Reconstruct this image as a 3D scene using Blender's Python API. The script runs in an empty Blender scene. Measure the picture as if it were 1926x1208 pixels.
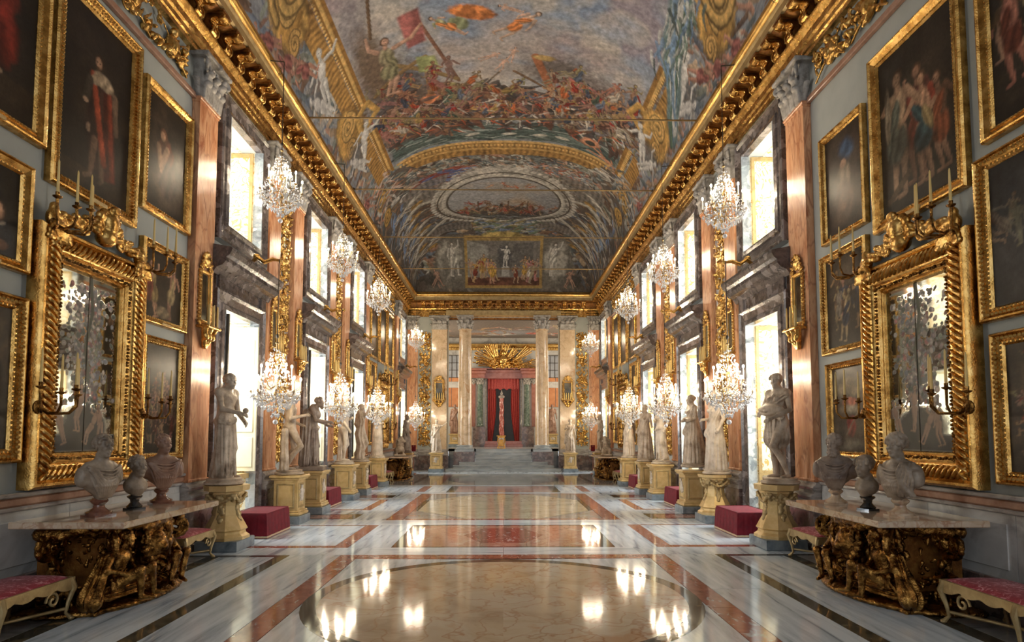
import bpy, math, random
import numpy as np
from math import sin, cos, pi, sqrt, radians, atan2
from mathutils import Vector, Matrix

D = bpy.data
SC = bpy.context.scene
COL = SC.collection
random.seed(7)

# ---------------------------------------------------------------- camera
FPX = 1100.0
cam_d = D.cameras.new('camera')
cam = D.objects.new('camera', cam_d); COL.objects.link(cam)
cam.location = (0, 0, 1.9)
yaw = math.atan(16 / FPX); pitch = radians(3.5)
cam.rotation_euler = (pi / 2 + pitch, 0, -yaw)
cam_d.sensor_width = 36.0; cam_d.sensor_fit = 'HORIZONTAL'
cam_d.lens = 36.0 * FPX / 1926
cam_d.shift_y = (214 - FPX * math.tan(pitch)) / 1926
cam_d.clip_end = 200
SC.camera = cam
# ---------------------------------------------------------------- world, lights, exposure
w = D.worlds.new('sky'); SC.world = w; w.use_nodes = True
w.node_tree.nodes['Background'].inputs[0].default_value = (.90, .94, 1, 1)
w.node_tree.nodes['Background'].inputs[1].default_value = 1.0
SC.view_settings.view_transform = 'Standard'
SC.view_settings.look = 'None'
SC.view_settings.gamma = 1
SC.view_settings.use_curve_mapping = False
SC.view_settings.exposure = 0.4
SC.cycles.max_bounces = 7
SC.cycles.diffuse_bounces = 3
SC.cycles.glossy_bounces = 4
SC.cycles.transmission_bounces = 5
SC.cycles.transparent_max_bounces = 8
SC.cycles.caustics_reflective = False
SC.cycles.caustics_refractive = False
SC.cycles.sample_clamp_indirect = 4
SC.cycles.use_denoising = True


def lamp_area(name, loc, rot, sx, sy, power, col):
    l = D.lights.new(name, 'AREA'); l.shape = 'RECTANGLE'; l.size = sx; l.size_y = sy
    l.energy = power; l.color = col
    o = D.objects.new(name, l); COL.objects.link(o); o.location = loc; o.rotation_euler = rot
    return o


WINY = [11.43, 16.0, 20.5, 29.5]
# daylight outside each real window opening, behind its glazing
for i, wy in enumerate(WINY):
    for sd in (-1, 1):
        pw = (150, 150, 150, 110)[i]
        lamp_area('window_and_fill_light', (sd * 6.75, wy, 6.8), (0, sd * pi / 2 , 0), 2.1, 1.5, pw * .8, (.93, .96, 1))
        lamp_area('window_and_fill_light', (sd * 6.95, wy, 3.3), (0, sd * (pi / 2 - .5), 0), 2.9, 1.4, pw * 2.0, (.84, .93, 1))
# added fill lamps at the windowless side walls of the room beyond the columns
for sd in (-1, 1): lamp_area('window_and_fill_light', (sd * 5.2, 34.6, 5.2), (0, sd * pi / 2, 0), 4.0, 3.0, 200, (1, .84, .64))


# ---------------------------------------------------------------- mesh helpers
def link(o, parent=None):
    COL.objects.link(o)
    if parent: o.parent = parent
    return o


def mesh(name, V, F, mat=None, parent=None, smooth=False, col=None, Q=None):
    me = D.meshes.new(name)
    if Q is not None:
        V = np.asarray(V, np.float32); Q = np.asarray(Q, np.int32)
        me.vertices.add(len(V)); me.vertices.foreach_set('co', V.ravel())
        me.loops.add(Q.size); me.loops.foreach_set('vertex_index', Q.ravel())
        me.polygons.add(len(Q)); me.polygons.foreach_set('loop_start', np.arange(0, Q.size, 4, dtype=np.int32))
        me.update(calc_edges=True)
    else:
        me.from_pydata([tuple(map(float, v)) for v in V], [], F)
    if smooth: me.polygons.foreach_set('use_smooth', np.ones(len(me.polygons), bool))
    if col is not None:
        a = me.color_attributes.new('Col', 'FLOAT_COLOR', 'POINT')
        a.data.foreach_set('color', np.asarray(col, np.float32).ravel())
    if mat: me.materials.append(mat)
    me.update()
    return link(D.objects.new(name, me), parent)


def thing(name, label, cat, loc=(0, 0, 0), rz=0, group=None, parent=None):
    o = D.objects.new(name, None); link(o, parent)
    o.empty_display_size = .1
    o.location = loc; o.rotation_euler = (0, 0, rz)
    tag(o, label, cat, group)
    return o


def tag(o, label=None, cat=None, group=None, kind=None):
    if label: o['label'] = label
    if cat: o['category'] = cat
    if group: o['group'] = group
    if kind: o['kind'] = kind
    return o


def copy_tree(o, parent=None):
    c = o.copy(); link(c)
    c.parent = parent
    for ch in list(o.children): copy_tree(ch, c)
    return c


def dup(o, loc, rz=0, label=None, group=None, sc=None):
    c = copy_tree(o); c.location = loc; c.rotation_euler = (0, 0, rz)
    if sc: c.scale = sc
    if label: c['label'] = label
    if group: c['group'] = group
    return c


class MB:
    def __init__(s): s.V = []; s.F = []

    def add(s, V, F):
        n = len(s.V); s.V += [tuple(v) for v in V]; s.F += [tuple(i + n for i in f) for f in F]
        return s

    def box(s, x0, x1, y0, y1, z0, z1, b=0):
        if b:
            # chamfered box
            V = []; 
            for z, i in ((z0, b), (z0 + b, 0), (z1 - b, 0), (z1, b)):
                V += [(x0 + i, y0 + i, z), (x1 - i, y0 + i, z), (x1 - i, y1 - i, z), (x0 + i, y1 - i, z)]
            F = [(3, 2, 1, 0), (12, 13, 14, 15)]
            for k in range(3):
                for j in range(4): F.append((k * 4 + j, k * 4 + (j + 1) % 4, k * 4 + 4 + (j + 1) % 4, k * 4 + 4 + j))
            return s.add(V, F)
        V = [(x, y, z) for z in (z0, z1) for x, y in ((x0, y0), (x1, y0), (x1, y1), (x0, y1))]
        return s.add(V, [(3, 2, 1, 0), (4, 5, 6, 7), (0, 1, 5, 4), (1, 2, 6, 5), (2, 3, 7, 6), (3, 0, 4, 7)])

    def prism(s, P, f, a, b, caps=True):
        """polygon P (2d), f(u,v,t)->xyz, from t=a to b"""
        n = len(P); V = [f(u, v, a) for u, v in P] + [f(u, v, b) for u, v in P]
        F = [(i, (i + 1) % n, n + (i + 1) % n, n + i) for i in range(n)]
        if caps: F += [tuple(range(n - 1, -1, -1)), tuple(range(n, 2 * n))]
        return s.add(V, F)

    def lathe(s, prof, n=24, c=(0, 0, 0), a0=0, flute=0, nf=0):
        V = []; F = []; m = len(prof)
        for r, z in prof:
            for i in range(n):
                a = 2 * pi * i / n + a0; rr = r * (1 - flute * (i % 2))
                V.append((c[0] + rr * cos(a), c[1] + rr * sin(a), c[2] + z))
        for k in range(m - 1):
            for i in range(n):
                j = (i + 1) % n; F.append((k * n + i, k * n + j, k * n + n + j, k * n + n + i))
        F += [tuple(range(n - 1, -1, -1)), tuple((m - 1) * n + i for i in range(n))]
        return s.add(V, F)

    def tube(s, P, r, n=8, caps=True):
        P = [Vector(p) for p in P]; m = len(P); V = []; F = []
        R = r if hasattr(r, '__len__') else [r] * m
        up = Vector((0, 0, 1)); d0 = (P[1] - P[0]).normalized()
        if abs(d0.dot(up)) > .9: up = Vector((0, 1, 0))
        for k in range(m):
            d = (P[min(k + 1, m - 1)] - P[max(k - 1, 0)])
            d = d.normalized() if d.length > 1e-9 else d0
            u = up - d * up.dot(d)
            u = u.normalized() if u.length > 1e-6 else Vector((1, 0, 0)); v = d.cross(u); up = u
            for i in range(n):
                a = 2 * pi * i / n; V.append(P[k] + (u * cos(a) + v * sin(a)) * R[k])
        for k in range(m - 1):
            for i in range(n):
                j = (i + 1) % n; F.append((k * n + i, k * n + j, k * n + n + j, k * n + n + i))
        if caps: F += [tuple(range(n - 1, -1, -1)), tuple((m - 1) * n + i for i in range(n))]
        return s.add(V, F)

    def ball(s, c, r, n=10, m=6, rot=None):
        r = r if hasattr(r, '__len__') else (r, r, r)
        V = [(0, 0, -1)] + [(cos(2 * pi * i / n) * cos(t), sin(2 * pi * i / n) * cos(t), sin(t)) for t in [pi * (k / m - .5) for k in range(1, m)] for i in range(n)] + [(0, 0, 1)]
        F = [(0, 1 + (i + 1) % n, 1 + i) for i in range(n)]
        for k in range(m - 2):
            for i in range(n):
                j = (i + 1) % n; a = 1 + k * n; F.append((a + i, a + j, a + n + j, a + n + i))
        e = len(V) - 1; a = 1 + (m - 2) * n
        F += [(a + i, a + (i + 1) % n, e) for i in range(n)]
        c = Vector(c)
        W = [Vector((v[0] * r[0], v[1] * r[1], v[2] * r[2])) for v in V]
        if rot: W = [rot @ v for v in W]
        return s.add([v + c for v in W], F)

    def grid(s, f, nu, nv):
        V = [f(i / nu, j / nv) for j in range(nv + 1) for i in range(nu + 1)]
        F = [(j * (nu + 1) + i, j * (nu + 1) + i + 1, (j + 1) * (nu + 1) + i + 1, (j + 1) * (nu + 1) + i) for j in range(nv) for i in range(nu)]
        return s.add(V, F)

    def frame(s, x0, x1, z0, z1, prof):
        """mitred rectangle in the xz plane; prof = [(inset, y)]"""
        m = len(prof); V = []
        for i, y in prof: V += [(x0 + i, y, z0 + i), (x1 - i, y, z0 + i), (x1 - i, y, z1 - i), (x0 + i, y, z1 - i)]
        F = [(k * 4 + j, k * 4 + (j + 1) % 4, k * 4 + 4 + (j + 1) % 4, k * 4 + 4 + j) for k in range(m - 1) for j in range(4)]
        return s.add(V, F)

    def build(s, name, mat, parent=None, smooth=False):
        o = mesh(name, s.V, s.F, mat, parent)
        me = o.data
        if smooth:
            me.polygons.foreach_set('use_smooth', np.ones(len(me.polygons), bool))
            try: me.set_sharp_from_angle(angle=radians(42))
            except Exception: pass
        return o


# ---------------------------------------------------------------- signed distance sculpting
def nets(f, o, h):
    s = f < 0; n = np.array(f.shape) - 1
    c = np.zeros(n, np.int8); off = [(i, j, k) for i in (0, 1) for j in (0, 1) for k in (0, 1)]
    for q in off: c += s[tuple(slice(a, a + m) for a, m in zip(q, n))]
    A = np.argwhere((c > 0) & (c < 8)); idx = np.full(n, -1, np.int32); idx[tuple(A.T)] = np.arange(len(A))
    P = np.zeros((len(A), 3)); W = np.zeros(len(A))
    for ax in range(3):
        for q in off:
            if q[ax]: continue
            r = list(q); r[ax] = 1
            a = A + q; b = A + r
            fa = f[tuple(a.T)]; fb = f[tuple(b.T)]; m = (fa < 0) != (fb < 0)
            t = fa[m] / (fa[m] - fb[m]); p = a[m].astype(float); p[:, ax] += t
            P[m] += p; W[m] += 1
    V = np.array(o) + h * P / W[:, None]
    Qs = []
    for ax in range(3):
        u, v = (ax + 1) % 3, (ax + 2) % 3
        a = [slice(None)] * 3; b = [slice(None)] * 3; a[ax] = slice(0, -1); b[ax] = slice(1, None)
        sa = s[tuple(a)]; sb = s[tuple(b)]
        e = np.argwhere(sa != sb); fl = sa[tuple(e.T)]
        ok = (e[:, u] > 0) & (e[:, v] > 0) & (e[:, u] < n[u]) & (e[:, v] < n[v]); e = e[ok]; fl = fl[ok]
        c1 = e.copy(); c1[:, u] -= 1; c2 = c1.copy(); c2[:, v] -= 1; c3 = e.copy(); c3[:, v] -= 1
        q = np.stack([idx[tuple(x.T)] for x in (e, c1, c2, c3)], 1)
        q[~fl] = q[~fl][:, ::-1]
        Qs.append(q)
    return V, np.concatenate(Qs)


class SDF:
    def __init__(s, lo, hi, h):
        s.h = h; s.lo = np.array(lo, float)
        s.ax = [np.arange(a, b + h, h, dtype=np.float32) for a, b in zip(lo, hi)]
        s.f = np.full([len(a) for a in s.ax], .5, np.float32)

    def _w(s, lo, hi):
        sl = []
        for a, l, h_ in zip(s.ax, lo, hi):
            i0 = int(np.searchsorted(a, l)); i1 = int(np.searchsorted(a, h_))
            if i1 <= i0: return None
            sl.append(slice(i0, i1))
        sl = tuple(sl)
        return sl, s.ax[0][sl[0]][:, None, None], s.ax[1][sl[1]][None, :, None], s.ax[2][sl[2]][None, None, :]

    def _put(s, sl, d, k, sub=False):
        f = s.f[sl]
        if sub:
            s.f[sl] = np.maximum(f, -d); return
        h_ = np.clip(.5 + .5 * (f - d) / k, 0, 1)
        s.f[sl] = f + (d - f) * h_ - k * h_ * (1 - h_)

    def cap(s, a, b, ra, rb=None, k=.03, fold=0, n=9, ph=0., g=(1, 1, 1), sub=False, tw=0):
        rb = ra if rb is None else rb
        a = np.array(a, np.float32); b = np.array(b, np.float32); R = (max(ra, rb) * max(g) + k + fold + 2 * s.h)
        w = s._w(np.minimum(a, b) - R, np.maximum(a, b) + R)
        if w is None: return s
        sl, x, y, z = w; G = np.array(g, np.float32)
        dx, dy, dz = (x - a[0]) / G[0], (y - a[1]) / G[1], (z - a[2]) / G[2]
        v = (b - a) / G; L = float(v @ v) + 1e-9
        t = np.clip((dx * v[0] + dy * v[1] + dz * v[2]) / L, 0, 1)
        qx, qy, qz = dx - t * v[0], dy - t * v[1], dz - t * v[2]
        d = np.sqrt(qx * qx + qy * qy + qz * qz) - (ra + (rb - ra) * t)
        if fold:
            th = np.arctan2(qy, qx) if abs(v[2]) >= max(abs(v[0]), abs(v[1])) else (np.arctan2(qz, qy) if abs(v[0]) > abs(v[1]) else np.arctan2(qz, qx))
            d = d - fold * (np.sin(n * th + ph + tw * t + 1.3 * np.sin(2 * th + ph)) + .4 * np.sin(2.3 * n * th + 2 * ph + 5 * t))
        s._put(sl, d * min(g), k, sub); return s

    def ell(s, c, r, k=.03, sub=False, R=None):
        c = np.array(c, np.float32); m = max(r) + k + 2 * s.h
        w = s._w(c - m, c + m)
        if w is None: return s
        sl, x, y, z = w
        x = x - c[0]; y = y - c[1]; z = z - c[2]
        if R is not None:
            R = np.array(R.transposed()) if hasattr(R, 'transposed') else R
            x, y, z = (R[i][0] * x + R[i][1] * y + R[i][2] * z for i in range(3))
        q = np.sqrt((x / r[0]) ** 2 + (y / r[1]) ** 2 + (z / r[2]) ** 2)
        g = np.sqrt((x / r[0] ** 2) ** 2 + (y / r[1] ** 2) ** 2 + (z / r[2] ** 2) ** 2) + 1e-6
        s._put(sl, q * (q - 1) / g, k, sub); return s

    def box(s, lo, hi, r=.01, k=.01, sub=False):
        lo = np.array(lo, float); hi = np.array(hi, float); c = (lo + hi) / 2; e = (hi - lo) / 2 - r; m = k + r + 2 * s.h
        w = s._w(lo - m, hi + m)
        if w is None: return s
        sl, x, y, z = w
        qx, qy, qz = abs(x - c[0]) - e[0], abs(y - c[1]) - e[1], abs(z - c[2]) - e[2]
        d = np.sqrt(np.maximum(qx, 0) ** 2 + np.maximum(qy, 0) ** 2 + np.maximum(qz, 0) ** 2) + np.minimum(np.maximum(qx, np.maximum(qy, qz)), 0) - r
        s._put(sl, d.astype(np.float32), k, sub); return s

    def chain(s, P, R, k=.02, **kw):
        R = R if hasattr(R, '__len__') else [R] * len(P)
        for i in range(len(P) - 1): s.cap(P[i], P[i + 1], R[i], R[i + 1], k, **kw)
        return s

    def noise(s, amp, fr, seed=0, zr=None):
        x, y, z = s.ax[0][:, None, None], s.ax[1][None, :, None], s.ax[2][None, None, :]
        q = np.sin(x * fr + 1.7 * np.sin(z * fr * .7 + seed)) * np.sin(y * fr * 1.1 + 1.3 * np.sin(x * fr * .6 + seed)) * np.sin(z * fr * .9 + 1.9 * np.sin(y * fr * .8 + seed))
        if zr is not None: q = q * ((z > zr[0]) & (z < zr[1]))
        s.f = (s.f - amp * q).astype(np.float32); return s

    def build(s, name, mat, parent=None, smooth=True):
        s.f[[0, -1]] = .5; s.f[:, [0, -1]] = .5; s.f[:, :, [0, -1]] = .5
        V, Q = nets(s.f, s.lo, s.h); s.f = None
        return mesh(name, V, None, mat, parent, smooth, Q=Q)


def spiral(c, r0, turns, n, ex, ey, a0=0, r1=.15):
    """points of a spiral around c in the plane ex, ey, from radius r0 inwards"""
    c = np.array(c, float); ex = np.array(ex, float); ey = np.array(ey, float)
    return [tuple(c + (ex * cos(a0 + turns * 2 * pi * t) + ey * sin(a0 + turns * 2 * pi * t)) * r0 * (1 - (1 - r1) * t)) for t in [i / n for i in range(n + 1)]]


# ---------------------------------------------------------------- materials
def mat(name, cols, sc=4., rough=.4, metal=0., det=5, stretch=(1, 1, 1), dist=0., world=False, bump=0., bsc=None,
        coat=0., spec=.5, vein=None, attr=None, pos=None, patch=None, emis=0., sheen=0., trans=0., rnd=True, wave=None, rvar=0.):
    m = D.materials.new(name); m.use_nodes = True; nt = m.node_tree; N = nt.nodes; L = nt.links
    b = N['Principled BSDF']

    def nd(t, **kw):
        n = N.new(t)
        for k_, v in kw.items(): n.inputs[k_].default_value = v
        return n
    if world:
        co = N.new('ShaderNodeNewGeometry').outputs['Position']
    else:
        co = N.new('ShaderNodeTexCoord').outputs['Object']
    if rnd:
        oi = N.new('ShaderNodeObjectInfo'); ad = N.new('ShaderNodeVectorMath'); ad.operation = 'MULTIPLY_ADD'
        L.new(oi.outputs['Random'], ad.inputs[0]); ad.inputs[1].default_value = (17.3, 11.7, 23.1); L.new(co, ad.inputs[2]); co = ad.outputs[0]
    mp = N.new('ShaderNodeMapping'); mp.inputs['Scale'].default_value = stretch; L.new(co, mp.inputs[0]); co2 = mp.outputs[0]
    nz = nd('ShaderNodeTexNoise', Scale=sc, Detail=det, Roughness=.6, Distortion=dist); L.new(co2, nz.inputs['Vector'])
    rp = N.new('ShaderNodeValToRGB'); cr = rp.color_ramp; n = len(cols)
    pos = pos or [.32 + .36 * i / max(1, n - 1) for i in range(n)]
    while len(cr.elements) < n: cr.elements.new(.5)
    for e, p, c in zip(cr.elements, pos, cols): e.position = p; e.color = (*c, 1)
    L.new(nz.outputs['Fac'], rp.inputs[0]); out = rp.outputs[0]
    if wave:  # (color, scale, distortion, lo, hi)
        wv = nd('ShaderNodeTexNoise', Scale=wave[1], Detail=6, Distortion=wave[2]); L.new(co2, wv.inputs['Vector'])
        mr = N.new('ShaderNodeMapRange'); mr.inputs[1].default_value = wave[3]; mr.inputs[2].default_value = wave[4]; L.new(wv.outputs['Fac'], mr.inputs[0])
        mx = N.new('ShaderNodeMix'); mx.data_type = 'RGBA'; L.new(mr.outputs[0], mx.inputs[0]); L.new(out, mx.inputs[6]); mx.inputs[7].default_value = (*wave[0], 1); out = mx.outputs[2]
    if patch:  # clasts: (scale, [colors], amount)
        nz3 = nd('ShaderNodeTexNoise', Scale=patch[0] * .8, Detail=3); L.new(co2, nz3.inputs['Vector'])
        md = N.new('ShaderNodeVectorMath'); md.operation = 'MULTIPLY_ADD'; L.new(nz3.outputs['Color'], md.inputs[0]); md.inputs[1].default_value = (.35, .35, .35); L.new(co2, md.inputs[2])
        vo = nd('ShaderNodeTexVoronoi', Scale=patch[0]); L.new(md.outputs[0], vo.inputs['Vector'])
        r2 = N.new('ShaderNodeValToRGB'); r2.color_ramp.interpolation = 'CONSTANT'
        while len(r2.color_ramp.elements) < len(patch[1]): r2.color_ramp.elements.new(.5)
        for i, (e, c) in enumerate(zip(r2.color_ramp.elements, patch[1])): e.position = i / len(patch[1]); e.color = (*c, 1)
        sx = N.new('ShaderNodeSeparateColor'); L.new(vo.outputs['Color'], sx.inputs[0]); L.new(sx.outputs[0], r2.inputs[0])
        mx = N.new('ShaderNodeMix'); mx.data_type = 'RGBA'; mx.inputs[0].default_value = patch[2]; L.new(out, mx.inputs[6]); L.new(r2.outputs[0], mx.inputs[7]); out = mx.outputs[2]
    if vein:  # (color, scale, width, distort)
        nz2 = nd('ShaderNodeTexNoise', Scale=vein[1] * .7, Detail=4); L.new(co2, nz2.inputs['Vector'])
        md = N.new('ShaderNodeVectorMath'); md.operation = 'MULTIPLY_ADD'; L.new(nz2.outputs['Color'], md.inputs[0]); md.inputs[1].default_value = (vein[3],) * 3; L.new(co2, md.inputs[2])
        vo = nd('ShaderNodeTexVoronoi', Scale=vein[1]); vo.feature = 'DISTANCE_TO_EDGE'; L.new(md.outputs[0], vo.inputs['Vector'])
        mr = N.new('ShaderNodeMapRange'); mr.inputs[1].default_value = 0; mr.inputs[2].default_value = vein[2]; mr.inputs[3].default_value = 1; mr.inputs[4].default_value = 0
        L.new(vo.outputs['Distance'], mr.inputs[0])
        ml = N.new('ShaderNodeMath'); ml.operation = 'MULTIPLY'; L.new(mr.outputs[0], ml.inputs[0]); L.new(nz.outputs['Fac'], ml.inputs[1])
        mx = N.new('ShaderNodeMix'); mx.data_type = 'RGBA'; L.new(ml.outputs[0], mx.inputs[0]); L.new(out, mx.inputs[6]); mx.inputs[7].default_value = (*vein[0], 1); out = mx.outputs[2]
    if attr:
        at = N.new('ShaderNodeVertexColor'); at.layer_name = 'Col'
        mx = N.new('ShaderNodeMix'); mx.data_type = 'RGBA'; mx.blend_type = 'MULTIPLY'; mx.inputs[0].default_value = attr; L.new(at.outputs[0], mx.inputs[6]); L.new(out, mx.inputs[7]); out = mx.outputs[2]
        if metal == 'mirror':
            L.new(at.outputs[1], b.inputs['Metallic']); mr = N.new('ShaderNodeMapRange'); mr.inputs[3].default_value = .35; mr.inputs[4].default_value = .03
            L.new(at.outputs[1], mr.inputs[0]); L.new(mr.outputs[0], b.inputs['Roughness'])
    L.new(out, b.inputs['Base Color'])
    if metal != 'mirror':
        b.inputs['Metallic'].default_value = metal; b.inputs['Roughness'].default_value = rough
        if rvar:
            mr = N.new('ShaderNodeMapRange'); mr.inputs[3].default_value = rough - rvar; mr.inputs[4].default_value = rough + rvar; L.new(nz.outputs['Fac'], mr.inputs[0]); L.new(mr.outputs[0], b.inputs['Roughness'])
    b.inputs['Specular IOR Level'].default_value = spec; b.inputs['Coat Weight'].default_value = coat; b.inputs['Coat Roughness'].default_value = .08
    b.inputs['Sheen Weight'].default_value = sheen
    b.inputs['Transmission Weight'].default_value = trans
    if emis: L.new(out, b.inputs['Emission Color']); b.inputs['Emission Strength'].default_value = emis
    if bump:
        nb = nd('ShaderNodeTexNoise', Scale=bsc or sc * 4, Detail=3); L.new(co2, nb.inputs['Vector'])
        bp = N.new('ShaderNodeBump'); bp.inputs['Strength'].default_value = bump; bp.inputs['Distance'].default_value = .02; L.new(nb.outputs['Fac'], bp.inputs['Height']); L.new(bp.outputs[0], b.inputs['Normal'])
    return m


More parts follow.
